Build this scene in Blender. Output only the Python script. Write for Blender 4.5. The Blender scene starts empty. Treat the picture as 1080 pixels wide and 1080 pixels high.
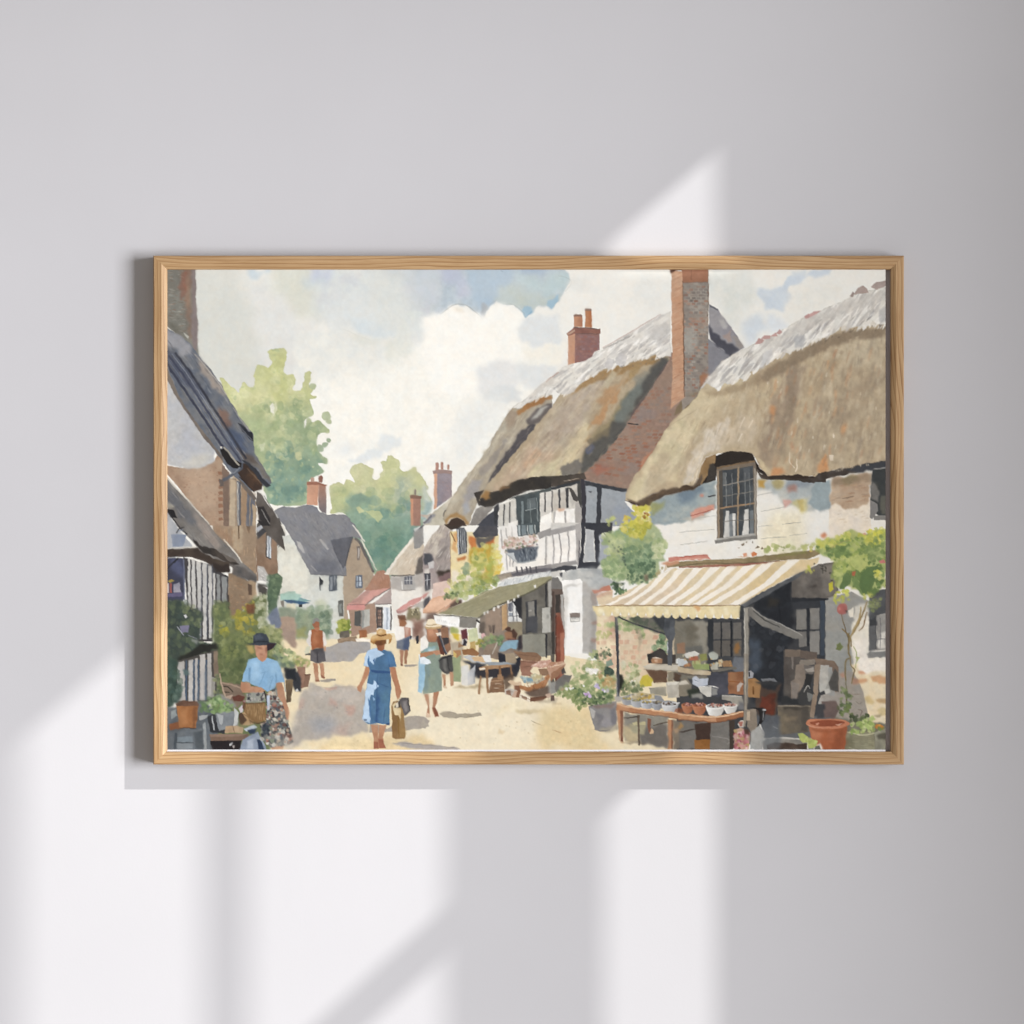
"""Framed village-street print hanging on a pale wall, sunlight falling through a window beside it.
One millimetre of the picture plane is 0.001 Blender units; the print is painted stroke by stroke below
and the strokes are stored as the colours of the sheet's own mesh."""
import bpy, math
import numpy as np
from mathutils import Vector
X0, Y0, PW, PH = 176.0, 284.0, 758.0, 507.0      # the sheet, in millimetres of the picture plane
SS = 2.0
W, H = int(PW * SS), int(PH * SS)
rng = np.random.default_rng(7)

def vnoise(w, h, cell, seed):
    r = np.random.default_rng(seed)
    gw, gh = int(w / cell) + 3, int(h / cell) + 3
    g = r.random((gh, gw)).astype(np.float32)
    xs = np.arange(w, dtype=np.float32) / cell; ys = np.arange(h, dtype=np.float32) / cell
    xi = xs.astype(int); yi = ys.astype(int)
    fx = xs - xi; fy = ys - yi
    fx = fx * fx * (3 - 2 * fx); fy = (fy * fy * (3 - 2 * fy))[:, None]
    top = g[yi][:, xi] * (1 - fx) + g[yi][:, xi + 1] * fx
    bot = g[yi + 1][:, xi] * (1 - fx) + g[yi + 1][:, xi + 1] * fx
    return top * (1 - fy) + bot * fy

def fbm(cell, seed, octs=3):
    out = 0; amp = 1; tot = 0
    for k in range(octs):
        out = out + amp * vnoise(W, H, max(1.5, cell / 2 ** k), seed + 31 * k); tot += amp; amp *= .6
    n = out / tot
    return ((n - n.mean()) / (n.std() * 2.2)).clip(-1, 1).astype(np.float32)

N_BIG, N_MID, N_FINE = fbm(60, 1), fbm(22, 2), fbm(6, 3, 2)
DX, DY = fbm(9, 11, 2), fbm(9, 12, 2)
CV = np.zeros((H, W, 3), np.float32)
CLIP = None
OX = OY = 0.0; SC = 1.0
XO = dict(A=176, B=311, C=446, D=581, E=716, F=810); YO = {'1': 284, '2': 419, '3': 554, '4': 660}

def t(n='Z'):
    global OX, OY, SC
    if n == 'Z': OX = OY = 0.0; SC = 1.0
    else: OX, OY, SC = XO[n[0]], YO[n[1]], 0.125

def rgb(c):
    return np.array([int(c[i:i + 2], 16) / 255 for i in (0, 2, 4)], np.float32)

def pt(s):
    if not isinstance(s, str): return np.array(s, np.float64)
    p = np.array([[float(v) for v in q.split(',')] for q in s.split()])
    p = p * SC + (OX, OY)
    if len(p) == 2:
        (a, b), (c, d) = p
        p = np.array([[a, b], [c, b], [c, d], [a, d]])
    return p

def spline(p, closed=True, n=5):
    m = len(p); out = []
    for i in range(m if closed else m - 1):
        p0, p1, p2, p3 = (p[(i + k - 1) % m] if closed else p[min(max(i + k - 1, 0), m - 1)] for k in range(4))
        for j in range(n):
            u = j / n
            out.append(.5 * (2 * p1 + (p2 - p0) * u + (2 * p0 - 5 * p1 + 4 * p2 - p3) * u * u + (3 * p1 - p0 - 3 * p2 + p3) * u ** 3))
    if not closed: out.append(p[-1])
    return np.array(out)

def wobble(p, w, closed=True):
    q = []
    m = len(p)
    for i in range(m if closed else m - 1):
        a, b = p[i], p[(i + 1) % m]
        k = max(1, int(np.hypot(*(b - a)) / 2.5))
        u = np.arange(k)[:, None] / k
        q.append(a + (b - a) * u)
    if not closed: q.append(p[-1:])
    q = np.concatenate(q)
    ix = ((q[:, 0] - X0) * SS).clip(0, W - 1).astype(int); iy = ((q[:, 1] - Y0) * SS).clip(0, H - 1).astype(int)
    return q + w * np.stack([DX[iy, ix], DY[iy, ix]], 1)

def raster(p, pad=0):
    """coverage of an even-odd polygon (millimetre points) -> bbox slices, alpha"""
    q = (p - (X0, Y0)) * SS
    x0 = max(0, int(q[:, 0].min()) - 1 - pad); x1 = min(W, int(q[:, 0].max()) + 3 + pad)
    y0 = max(0, int(q[:, 1].min()) - 1 - pad); y1 = min(H, int(q[:, 1].max()) + 2 + pad)
    if x1 <= x0 or y1 <= y0: return None
    w, h = x1 - x0, y1 - y0; K = 3
    a = q; b = np.roll(q, -1, 0)
    rows = []; xs = []
    for (ax, ay), (bx, by) in zip(a, b):
        if ay == by: continue
        lo, hi = (ay, by) if ay < by else (by, ay)
        r0 = max(0, math.ceil((lo - y0) * K - .5)); r1 = min(h * K, math.ceil((hi - y0) * K - .5))
        if r1 <= r0: continue
        r = np.arange(r0, r1); yy = (r + .5) / K + y0
        rows.append(r); xs.append(ax + (yy - ay) * (bx - ax) / (by - ay))
    if not rows: return None
    rows = np.concatenate(rows); xs = np.concatenate(xs)
    o = np.lexsort((xs, rows)); rows = rows[o]; xs = (xs[o] - x0).clip(0, w - .001)
    sg = np.where(np.arange(len(rows)) % 2 == 0, 1.0, -1.0)
    acc = np.zeros((h * K, w + 2)); ix = xs.astype(int); fx = xs - ix
    np.add.at(acc, (rows, ix), sg * (1 - fx)); np.add.at(acc, (rows, ix + 1), sg * fx)
    m = np.cumsum(acc, 1)[:, :w].reshape(h, K, w).mean(1)
    return slice(y0, y1), slice(x0, x1), m.clip(0, 1).astype(np.float32)

def box(m, r):
    for ax in (0, 1):
        pw = [(0, 0), (0, 0)]; pw[ax] = (r + 1, r)
        c = np.cumsum(np.pad(m, pw, mode='edge'), ax, dtype=np.float64)
        n = m.shape[ax]
        m = (np.take(c, np.arange(2 * r + 1, 2 * r + 1 + n), ax) - np.take(c, np.arange(n), ax)) / (2 * r + 1)
    return m.astype(np.float32)

def blur(m, f):
    r = max(1, int(f * SS * .55))
    return box(box(box(m, r), r), r)

TVD = .05
def put(reg, col, a=1, tv=None, e=0, c2=None, g=None, gx=None, f=0, gr=.02):
    if reg is None: return
    ys, xs, m = reg
    if tv is None: tv = TVD
    h, w = m.shape
    if f: m = blur(m, f)
    c = np.broadcast_to(rgb(col), (h, w, 3))
    if g is not None:
        u = np.linspace(0, 1, h, dtype=np.float32)[:, None, None]; c = c * (1 - u) + rgb(g) * u
    if gx is not None:
        u = np.linspace(0, 1, w, dtype=np.float32)[None, :, None]; c = c * (1 - u) + rgb(gx) * u
    if c2 is not None:
        u = (N_MID[ys, xs] * .8 + N_BIG[ys, xs] * .4 + .5).clip(0, 1)[..., None]; c = c * (1 - u) + rgb(c2) * u
    if tv: c = c * (1 + tv * (.6 * N_MID[ys, xs] + .5 * N_FINE[ys, xs]))[..., None]
    if e:
        b = blur(np.pad(m, 6), 1.6)[6:-6, 6:-6]
        c = c * (1 - e * (m * (1 - b)).clip(0, 1) * 2)[..., None]
    al = m * a
    if CLIP is not None: al = al * CLIP[ys, xs]
    al = al[..., None]
    CV[ys, xs] = CV[ys, xs] * (1 - al) + c * al

def P(col, s, a=1, w=.7, f=0, sm=0, **k):
    p = pt(s)
    if sm: p = spline(p)
    f = f * 1.35
    if w: p = wobble(p, w + f * .9)
    put(raster(p, int(f * SS * 2) if f else 0), col, a, f=f, **k)

def ribbon(p, wd, tap=.5):
    d = np.gradient(p, axis=0); n = np.stack([-d[:, 1], d[:, 0]], 1)
    n /= np.hypot(n[:, 0], n[:, 1])[:, None] + 1e-9
    u = np.linspace(0, 1, len(p))
    k = wd / 2 * (1 - tap * np.abs(2 * u - 1) ** 2)
    return np.concatenate([p + n * k[:, None], (p - n * k[:, None])[::-1]])

def L(col, wd, s, a=1, tap=.3, w=.4, sm=1, tv=None, **k):
    """a brush line; widths are in millimetres"""
    p = np.array([[float(v) for v in q.split(',')] for q in s.split()]) * SC + (OX, OY) if isinstance(s, str) else np.array(s, float)
    if sm and len(p) > 2: p = spline(p, False)
    p = wobble(p, w, False)
    put(raster(ribbon(p, wd, tap), int(k.get('f', 0) * SS * 2)), col, a, tv=tv, **k)

def inside(s, n, sm=0):
    p = pt(s)
    if sm: p = spline(p)
    r = raster(p)
    ys, xs, m = r
    iy, ix = np.nonzero(m > .5)
    k = rng.integers(0, len(iy), n)
    return np.stack([(ix[k] + xs.start) / SS + X0, (iy[k] + ys.start) / SS + Y0], 1), p

def clip(s=None, sm=0, w=.7):
    global CLIP
    if s is None: CLIP = None; return
    p = pt(s)
    if sm: p = spline(p)
    CLIP = np.zeros((H, W), np.float32)
    ys, xs, m = raster(wobble(p, w)); CLIP[ys, xs] = m

def pick(cols):
    cols = cols.split() if isinstance(cols, str) else cols
    return cols[rng.integers(len(cols))]

def B(cols, s, n, r=(2, 5), asp=1.3, a=.8, lob=.25, sort=False, **k):
    """dabs of a loaded brush"""
    c, _ = inside(s, n)
    if sort: c = c[np.argsort(c[:, 1])]
    for x, y in c:
        rr = rng.uniform(*r); m = 9
        th = np.arange(m) / m * 2 * math.pi
        ra = rr * (1 + lob * rng.uniform(-1, 1, m)); an = rng.uniform(0, math.pi)
        px, py = ra * np.cos(th) * asp ** .5, ra * np.sin(th) / asp ** .5
        q = np.stack([x + px * math.cos(an) - py * math.sin(an), y + px * math.sin(an) + py * math.cos(an)], 1)
        put(raster(spline(q, True, 3)), pick(cols), a * rng.uniform(.7, 1), **k)

def G(cols, s, n, ln=(4, 8), wd=(.8, 1.6), ang=90, jit=15, a=.6, cl=True, bend=.15, tap=.8, f=0):
    """dry-brush strokes at an angle (degrees, 0 = right, 90 = down), kept inside the shape; ang may be a function of x, y"""
    global CLIP
    c, p = inside(s, n); old = CLIP
    if cl:
        m = np.zeros((H, W), np.float32); ys, xs, mm = raster(wobble(p, .7)); m[ys, xs] = mm
        CLIP = m if old is None else m * old
    for x, y in c:
        an = math.radians((ang(x, y) if callable(ang) else ang) + rng.uniform(-jit, jit)); l = rng.uniform(*ln) / 2
        d = np.array([math.cos(an), math.sin(an)]); nn = np.array([-d[1], d[0]]) * l * rng.uniform(-bend, bend)
        q = np.array([[x, y] - d * l, [x, y] - d * l * .4 + nn * .8, [x, y] + d * l * .4 + nn * .8, [x, y] + d * l])
        put(raster(ribbon(q, rng.uniform(*wd), tap), 3 if f else 0), pick(cols), a * rng.uniform(.5, 1), tv=.05, f=f)
    CLIP = old

def BR(cols, s, rows, n, a=.6, keep=.8, gap=.18):
    """courses of brick inside a four-cornered face: top-left, top-right, bottom-right, bottom-left"""
    q = pt(s)
    at = lambda u, v: (q[0] * (1 - u) + q[1] * u) * (1 - v) + (q[3] * (1 - u) + q[2] * u) * v
    for r in range(rows):
        off = .5 * (r % 2)
        for i in range(-1, n + 1):
            if rng.random() > keep: continue
            u0, u1 = (i + off + gap / 2) / n, (i + off + 1 - gap / 2) / n
            u0, u1 = max(0, u0), min(1, u1)
            if u1 - u0 < .2 / n: continue
            v0, v1 = (r + gap) / rows, (r + 1) / rows
            put(raster(np.array([at(u0, v0), at(u1, v0), at(u1, v1), at(u0, v1)])), pick(cols), a * rng.uniform(.5, 1))

def FR(cols, s, n, ln=(3, 6), wd=(2, 4), ang=120, jit=12, a=.9):
    """ragged tongues hanging off a line"""
    p = np.array([[float(v) for v in q.split(',')] for q in s.split()]) * SC + (OX, OY)
    d = np.r_[0, np.cumsum(np.hypot(*np.diff(p, axis=0).T))]
    for u in np.sort(rng.uniform(0, d[-1], n)):
        c = np.array([np.interp(u, d, p[:, 0]), np.interp(u, d, p[:, 1])])
        an = math.radians(ang + rng.uniform(-jit, jit)); l = rng.uniform(*ln); w = rng.uniform(*wd) / 2
        v = np.array([math.cos(an), math.sin(an)]); m = np.array([-v[1], v[0]])
        q = np.array([c - v * l * .9 + m * w * .7, c + m * w, c + v * l * .6 + m * w * .6, c + v * l, c + v * l * .5 - m * w * .7, c - m * w, c - v * l * .9 - m * w * .7])
        put(raster(wobble(q, .4)), pick(cols), a * rng.uniform(.7, 1))

def settle(amp=.55, cell=3.2):
    """the wet edge: every stroke creeps a little into its neighbours"""
    global CV
    dx = fbm(cell * SS, 71, 2); dy = fbm(cell * SS, 72, 2)
    yy, xx = np.mgrid[0:H, 0:W].astype(np.float32)
    x = (xx + dx * amp * SS).clip(0, W - 1.001); y = (yy + dy * amp * SS).clip(0, H - 1.001)
    xi = x.astype(int); yi = y.astype(int); fx = (x - xi)[..., None]; fy = (y - yi)[..., None]
    xj = xi + 1; yj = yi + 1
    CV = ((CV[yi, xi] * (1 - fx) + CV[yi, xj] * fx) * (1 - fy) + (CV[yj, xi] * (1 - fx) + CV[yj, xj] * fx) * fy)

def bowl(x, y, w, h, c, dark, fill, n=14):
    """a dish seen from a little above: x, y = middle of the rim, in millimetres"""
    th = np.arange(0, 6.28, .4); cs, sn = np.cos(th), np.sin(th)
    body = [[x - w / 2, y], [x - w * .44, y + h * .45], [x - w * .3, y + h * .85], [x - w * .12, y + h], [x + w * .12, y + h], [x + w * .3, y + h * .85], [x + w * .44, y + h * .45], [x + w / 2, y]]
    put(raster(np.array(body)), c, 1, gx=dark)
    put(raster(np.stack([x + cs * w / 2, y + sn * h * .24], 1)), c, 1, tv=.02)
    put(raster(np.stack([x + cs * w * .44, y - h * .02 + sn * h * .19], 1)), dark, 1)
    for k in range(n):
        a, r = rng.uniform(0, 6.28), rng.uniform(0, 1) ** .5
        q = np.stack([x + math.cos(a) * r * w * .4 + cs * .9, y - h * .1 + math.sin(a) * r * h * .16 + sn * .8], 1)
        put(raster(q), pick(fill), .9)
TVD = .014
# ---------------------------------------------------------------- sky
t()
P('efede5', '170,280 940,800', w=0, tv=.012)
P('d7d8d0', '170,280 262,280 275,330 300,380 310,440 170,440', f=16, w=2, tv=.012)
P('dadbce', '285,280 345,280 350,330 325,342 300,335 285,310', f=7, w=2)
P('e0e0db', '262,300 280,298 300,320 330,345 345,400 290,400 268,345', f=6, w=2)
P('d4d8da', '330,280 450,280 446,356 420,358 395,360 375,352 350,345 330,320', f=7, w=2, c2='d9dedb')
P('dde1df', '345,305 430,310 430,350 395,358 372,350 345,345', f=6, w=2)
t('A1'); P('ccd8de', '680,0 890,0 840,50 780,85 720,70', f=2.5, w=2)
t('B1'); P('c9d0df', '110,0 330,0 300,70 190,130 140,60', f=4, w=2)
P('cbd7da', '50,60 130,70 250,120 200,150 60,140', f=4, w=2, a=.7)
P('cdd1d8', '800,0 1090,0 1090,200 980,180 880,130 820,90', f=3, w=2, c2='c4cdd6')
P('d6d6d2', '980,160 1090,190 1090,310 1030,270 985,230', f=1.5, w=2)
P('d5dfe3', '470,440 620,430 760,470 900,540 740,590 640,610 560,570', f=3, a=.8)
P('eae7da', '860,150 960,180 990,240 1060,300 960,300 880,240', f=3, a=.8)
# rounded white cloud, left of centre
P('e4e5df', '0,540 200,520 350,505 420,512 520,560 640,605 760,590 900,570 1000,700 1080,760 1080,1080 0,1080', f=2.5, c2='e9e8df')
L('cfd2cd', .5, '350,508 420,512 520,558 640,606', a=.6)
L('cccfc8', .4, '640,606 760,590 900,568', a=.5)
P('dadbd1', '480,545 620,606 740,600 700,640 560,640 480,600', f=3, a=.7)
P('d9dbcf', '760,640 940,570 960,640 985,700 900,745 870,800 840,840 790,780', f=2.5, a=.75)
t(); P('f4f2e9', '330,405 400,390 446,360 560,350 560,520 320,540 300,500 340,450', f=14, w=2, tv=.02)
# the blue above the big cloud
BL = '400,282 592,282 600,291 602,297 596,306 589,318 582,326 578.5,323 568,322 560,331 553.5,336 551,330 542,322.5 531,321.5 524,317 519,322 512.5,329 510.5,339 502,331 492,323 484,321 475,324 464,333 456,339 446,334 438,333 430,335'
P('bccad4', BL, w=1.5, f=.5, c2='c3cdd2', tv=.04)
clip(BL)
P('afc4d6', '492,280 540,282 545,300 528,318 512,332 500,312 494,300', f=3, w=2)
P('bcc3d6', '458,280 492,284 486,298 464,300', f=4)
P('a9bdd3', '536,280 580,282 570,292 552,290', f=3)
P('c6cfc6', '530,302 548,300 566,312 600,305 596,325 520,330 524,315', f=3, w=2, c2='c1ccc9')
P('bdd0d2', '540,286 575,296 600,284 604,300 570,312 548,300', f=4)
P('c9d1d4', '400,282 458,282 470,330 440,345 400,340', f=6, c2='cdd0d8')
P('c4c6da', '482,296 494,298 496,312 484,315', f=3, a=.7)
P('a3c2d4', '552,322 562,325 560,338 548,338', f=1.2); P('a3c2d4', '576,318 590,312 586,330 578,328', f=1.2)
P('b0b7bd', '508,318 515,324 512,342 506,334', f=1.2)
clip()
P('dcdfda', '385,278 425,278 436,300 446,345 400,352 388,330', f=9, w=2); P('ced5da', '425,282 470,280 468,310 440,330', f=7, a=.6); P('d5dcdc', '470,282 590,282 600,296 560,318 500,316', f=8, a=.28)
L('9aa0a0', .7, '465,332 475,324 484,321 492,322.5 502,330 510,338', a=.75)
L('9aa3a6', .5, '512,338 512,329 518,321 524,317', a=.6); L('98a0a2', .5, '530,321 542,322 552,330 554,335', a=.7)
L('7fa9c2', 1.2, '553,335 557,333 561,328', a=.7); L('a4aaa6', .45, '589,291 601,295 602,300 596,308', a=.6)
L('5f6f86', 1, '528,285.5 530,287', a=.9, tap=.8)
P('e2e3da', '418,345 429,338 431,352 436,372 424,380 415,366', f=2, a=.7)
P('dfe5df', '428,333 436,329 446,330 444,334 434,336', f=1, a=.6)
# modelling inside the cloud
P('f8f6ee', '446,337 470,330 486,323 508,336 514,328 524,319 545,325 553,338 548,380 500,420 455,415 446,380', f=3, tv=.015)
P('e0c9a8', '478,326 488,325 490,332 481,331', f=1.5, a=.28)
P('e1e4e3', '550,338 566,330 590,334 592,362 560,365 546,356', f=2.5)
P('e5e6e4', '506,386 530,378 552,388 545,410 520,420 503,412', f=3); P('e2e4e2', '545,386 575,380 590,388 578,404 560,412 544,402', f=3)
P('dfe1df', '508,412 530,408 552,412 548,424 512,424', f=2); P('f2efe4', '552,370 575,364 600,362 592,384 560,386', f=2)
P('e1e4e2', '581,335 586,350 590,362 581,366', f=2)
t('B2'); P('dfe4e4', '440,545 560,480 700,420 740,330 900,325 900,400 780,470 640,550 560,570', f=2, c2='dbe2e6', a=.8)
P('e0e3e2', '330,470 370,370 480,390 470,440 380,490', f=4, a=.7)
t('C2'); P('e6e8e5', '380,0 850,0 700,150 560,300 440,480 300,560 250,420 300,200', f=7, a=.7)
P('e3e5e3', '120,430 260,520 300,600 260,760 120,560', f=6, a=.6)
# right-hand sky
t('E1'); P('dfe2db', '250,0 560,0 640,150 540,560 400,420 250,260', f=6, c2='e3e4dd')
P('d0dae3', '660,150 860,150 930,120 940,260 880,350 740,360 690,250', f=2, c2='d6dee4')
P('cfdae4', '880,150 930,60 970,50 980,110 900,180', f=1.2); P('d6dee4', '540,420 680,360 760,500 640,640 560,620 520,520', f=4)
P('d8e0e4', '960,30 1080,0 1080,60 980,110', f=2)
t('F1'); P('d0dbe5', '200,80 330,50 380,0 550,0 520,50 330,75 220,130', f=1.6); P('eceae1', '180,200 560,100 700,160 420,340 150,440', f=5)
P('e0e5e8', '0,380 120,400 160,480 0,540', f=3)
t('D1'); P('e5e5df', '160,60 330,50 320,150 180,190 140,130', f=3, a=.6); P('e6e7e2', '720,60 1000,30 1000,340 760,360', f=8, a=.5)
P('e2e5e6', '0,400 60,480 30,620 0,640', f=3, a=.6)
t()
TVD = .05
# ---------------------------------------------------------------- trees in the distance
TR = '232,401 239,402 246,409 252,414 257,404 262,408 268,409 270,400 268,396 271,386 279,385 284,388 287,382 284,376 283,371 290,368 300,368 302,374 301,384 299,391 303,396 310,395 312,402 309,410 316,412 320,405 321,394 325,391 329,393 328,399 327,407 333,407 331,412 328,416 334,420 327,422 330,431 330,438 322,443 321,452 326,443 330,446 336,443 343,450 348,453 347,457 341,456 336,460 334,469 338,479 345,484 345,489 336,489 341,496 340,500 335,502 327,506 326,512 323,532 287,532 280,520 262,470 246,440'
P('ccce98', TR, w=1.2, sm=1, c2='c6c98f', e=.05)
clip(TR, 1)
P('d6d6a2', '240,400 285,404 283,440 245,440', f=5); P('c5c888', '286,372 302,372 300,440 290,440', f=5, a=.8)
P('aebb8e', '240,440 345,425 350,500 330,535 250,535', f=9, a=.9); P('9fb18c', '300,430 345,440 345,480 300,485', f=6, a=.8)
P('92aa90', '285,470 345,480 340,512 280,512', f=6, a=.9); P('88a898', '280,505 330,500 326,535 284,535', f=6, a=.9)
B('d8d8a8 cfd19a c9cc90 dedcb0', '240,385 318,385 325,440 245,440', 60, (3, 6), a=.4)
B('a8b886 98ab82 b9c296 c2ca9c', '262,425 345,425 340,480 275,480', 90, (2.5, 6), a=.5)
B('8ba68c 7f9f88 a2b594 6f9488', '280,468 345,475 330,530 285,530', 80, (2.5, 6), a=.5)
B('d5d8ac cdd2a0', '285,440 300,440 305,505 290,500', 14, (2, 4.5), a=.5)
P('d6d9b4', '285,429 291,425 293,432 288,440', a=.9); P('c9cc9c', '312,478 318,477 319,484 315,487 312,484')
B('d6d8a8 b8c28e a5b68a c9cf9c', TR, 160, (.8, 2.2), a=.45)
P('6c9088', '296,514 312,512 320,520 300,528', f=3, a=.6)
clip()
for x, y, r in ((344, 439, 5), (347, 445, 3), (326, 444, 3), (338, 473, 4), (343, 469, 3), (347, 465, 2.6), (330, 408, 3.5)):
    put(raster(wobble(spline(np.array([[x + r * math.cos(k), y + r * math.sin(k) * .9] for k in np.arange(0, 6.2, .7)])), .8)), 'b4be98' if y < 450 else '9eb092', .9)
t('A2'); P('e3e4d2', '865,70 890,50 915,90 900,140 875,130', w=1); P('d2d6b4', '780,400 830,380 820,450 790,460', a=.7)
t()
TC = '349,542 351,535 348,525 348.5,514 352,510 358,509 363,511 365,506.5 369.5,506 374,509 370,500 371,493 381,489 391,493 394,497 393,505 400,505 401,500 404,495 401,487 408,486 409,481 413,481 421,486 422,495 428,498 433,495 439,493 441,499 445,503 451,513 451,519 455,530 446,552 440,600 400,610 372,570 366,543'
P('cfd0a2', TC, w=1, sm=1, c2='c6c996', e=.05)
clip(TC, 1)
P('b9c08a', '349,515 372,512 372,545 349,545', f=4, a=.8)
P('8fab95', '372,522 392,524 402,540 430,536 452,556 448,612 372,600 362,548', f=6); P('a2b4a8', '416,508 440,510 446,540 424,545', f=6, a=.8)
P('7c9c86', '376,560 420,556 425,600 390,604', f=6); P('83a394', '420,545 440,540 445,600 425,600', f=6)
B('d9d8ae c8cb94 d2d29e', '350,490 440,485 440,525 350,520', 40, (3, 7), a=.45)
B('b6c08c c7cc9a a5b68c 9bb08e', '352,515 430,520 430,548 360,545', 40, (2.5, 6), a=.45)
B('7f9f8c 6f9583 8dab92 9bb29a 74978f', '368,524 440,530 445,605 380,600', 90, (2.5, 7), a=.42)
B('5f8a78 6c9486', '380,565 430,560 425,600 392,600', 22, (3, 6), a=.35)
t('B2'); P('c9cc9a', '515,930 545,925 590,970 540,985', a=.9); P('c3c994', '590,960 720,960 750,1010 700,1060 640,1000', a=.8)
P('8aa591', '560,810 640,860 640,900 560,900 490,930 440,870', f=.8, a=.85)
B('d2d4a4 c3ca94 b4c08c', TC, 90, (.8, 2), a=.4)
clip(); t()
t('C2'); P('c8d1ca', '0,735 30,745 40,800 70,830 60,930 0,1000', f=1.5, a=.8); P('a8bdb9', '0,850 60,900 80,960 0,1060', f=2)
# ---------------------------------------------------------------- street
t()
P('ecddba', '300,668 480,668 640,700 720,720 720,800 170,800 250,720', w=.5, c2='e8d6b0', tv=.03)
P('eee2c6', '440,700 560,720 640,760 560,795 430,795', f=12, tv=.03); P('e4cd9f', '345,782 450,775 470,800 330,800', f=3)
# ---------------------------------------------------------------- far grey cottage and the gable beside it
t('B3')
P('d3d4ca', '-150,120 0,60 430,340 430,960 -170,960', c2='cfd2cb')
P('dddbcd', '-130,150 0,170 60,300 110,420 100,580 -150,600', f=3)
P('b9a68e', '480,110 530,115 600,270 660,400 668,440 600,540 470,660 440,690 470,935 415,940 412,420 430,340', c2='ad9a83')
P('8f8f92', '-180,-120 -90,-160 0,-145 110,-175 190,-150 210,-110 275,-90 440,-85 500,-5 560,90 585,130 490,100 430,330 440,425 400,430 330,415 210,420 130,415 60,280 0,150 -70,30', w=.8, c2='85868c', e=.08)
G('a4a3a2 7c7e86 9a9898 74767f', '-100,-120 400,-80 560,90 480,110 420,420 130,415 0,150', 160, (4, 12), (.8, 2.2), 55, 14, a=.4)
P('70737d', '190,300 330,280 410,400 330,415 210,420 140,400', f=3, a=.8)
P('5d6069', '300,125 485,98 455,230 425,340 410,370 350,260', w=.6, c2='6a6b72'); L('484a50', 1.2, '490,100 455,220 425,345', a=.8)
P('c4c1bc', '15,130 45,140 95,240 70,235 30,190', a=.8); L('c0bdb8', 2.6, '210,120 285,205', a=.7); L('b0aeac', 1.6, '140,340 190,395', a=.5)
L('e6e2d4', 1.6, '487,0 560,90 590,140', a=.9); L('6f6966', 3, '505,112 550,150 605,265 665,400', a=.95); L('e4dccb', 1.6, '560,120 620,240 690,380', a=.9)
L('4d4e55', .9, '130,418 330,420 440,430', a=.6)
P('596069', '290,422 355,418 360,545 290,560'); P('9aa0a6', '300,440 318,435 318,540 302,545'); P('b5b8ba', '330,430 340,430 340,500 332,520', a=.7)
P('3c3f42', '207,435 240,470 236,500 222,510 222,550 214,550', w=.5)
P('6c7480', '512,425 570,420 572,532 512,532', w=.4); P('a4b0bd', '522,432 536,432 536,520 522,520', w=.3); P('c6d0da', '545,435 560,435 560,510 545,515', w=.3); L('585c66', .8, '512,475 570,470')
P('84786f', '522,180 553,178 550,295 528,298', w=.4); P('b8b0a8', '532,195 545,195 543,280 533,280', w=.3)
P('6b6b66', '364,640 408,632 410,770 372,770'); P('9aa09a', '376,670 396,665 398,740 378,745', a=.8)
P('b98e77', '690,388 750,380 800,420 822,520 720,580 590,550 660,440', c2='b08268'); G('a47a64 c99c84', '690,390 750,380 810,430 810,540 640,540', 40, (3, 7), (.6, 1.2), 75, 12, a=.4)
P('b3957f', '455,700 680,650 690,900 480,935', c2='a88a76')
P('b9a69f', '668,662 815,530 818,668', w=.4); L('857a76', 1.2, '670,668 818,664')
P('d59f93', '440,675 600,555 810,528 820,520 600,668', w=.5); P('b48f84', '440,675 590,560 640,545 560,668', f=1.2, a=.8)
P('d6958d', '440,680 602,670 588,716 440,718', w=.4); L('8f6a62', .7, '440,676 602,668')
L('6a5f5b', 1.3, '590,680 680,610 815,528', a=.8)
P('5f5f5c', '505,728 560,722 560,850 505,850', w=.4); P('babab2', '568,720 632,708 634,845 568,870', w=.4); P('8c8f8c', '560,722 584,720 580,860 556,860', a=.7)
P('56504e', '684,690 745,690 745,868 690,868', w=.4); BR('c09c88 a88270', '700,710 732,710 732,850 700,850', 5, 2, a=.9, keep=1)
P('d8dde3', '750,692 800,692 805,880 750,880', w=.4); P('a3adb8', '772,700 786,700 786,880 775,880', w=.4, a=.8); L('5f5a58', 1.4, '812,680 812,900')
P('f0eadd', '760,890 840,885 840,900 760,905', w=.4)
# bushes and pots on the corner
P('8d9f88', '0,690 130,710 200,660 290,680 300,960 260,960 0,960', f=1.5, c2='9aa890'); P('c5cab2', '170,660 230,600 270,650 290,700 230,720', f=2, a=.9)
B('94a686 7c9078 a8b498 87997c', '20,700 300,680 300,950 20,800', 46, (1.5, 4), a=.5); B('72856c 5f7664', '200,760 300,720 305,950 220,950', 14, (2, 4), a=.6)
P('b59b83', '-160,730 0,760 20,880 -20,960 -150,960', f=2); P('a3a568', '10,880 90,860 110,950 20,960', f=1.5)
P('7fa5a5', '-90,600 0,592 145,640 0,660 -80,625', w=.5); P('a8c9bd', '-110,590 -40,560 60,590 30,630 -100,625', w=.5); P('3f6280', '-110,628 60,640 130,655 60,668 -60,650', w=.5); P('35383c', '36,668 64,668 64,690 36,690', w=.3)
P('aab052', '362,800 400,790 460,800 470,880 430,920 360,915', c2='8f9a45'); B('c9c96a 8a983f 75853c b7bb58', '365,790 470,800 465,910 360,910', 36, (1, 2.6), a=.7)
P('6b655a', '380,900 460,890 465,945 385,950', c2='857a6c'); P('a28a70', '360,960 520,930 530,990 370,1010', c2='937b62'); G('7d6852 b89f84', '360,960 520,930 530,990 370,1010', 18, (3, 6), (.6, 1), 0, 8, a=.6)
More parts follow.
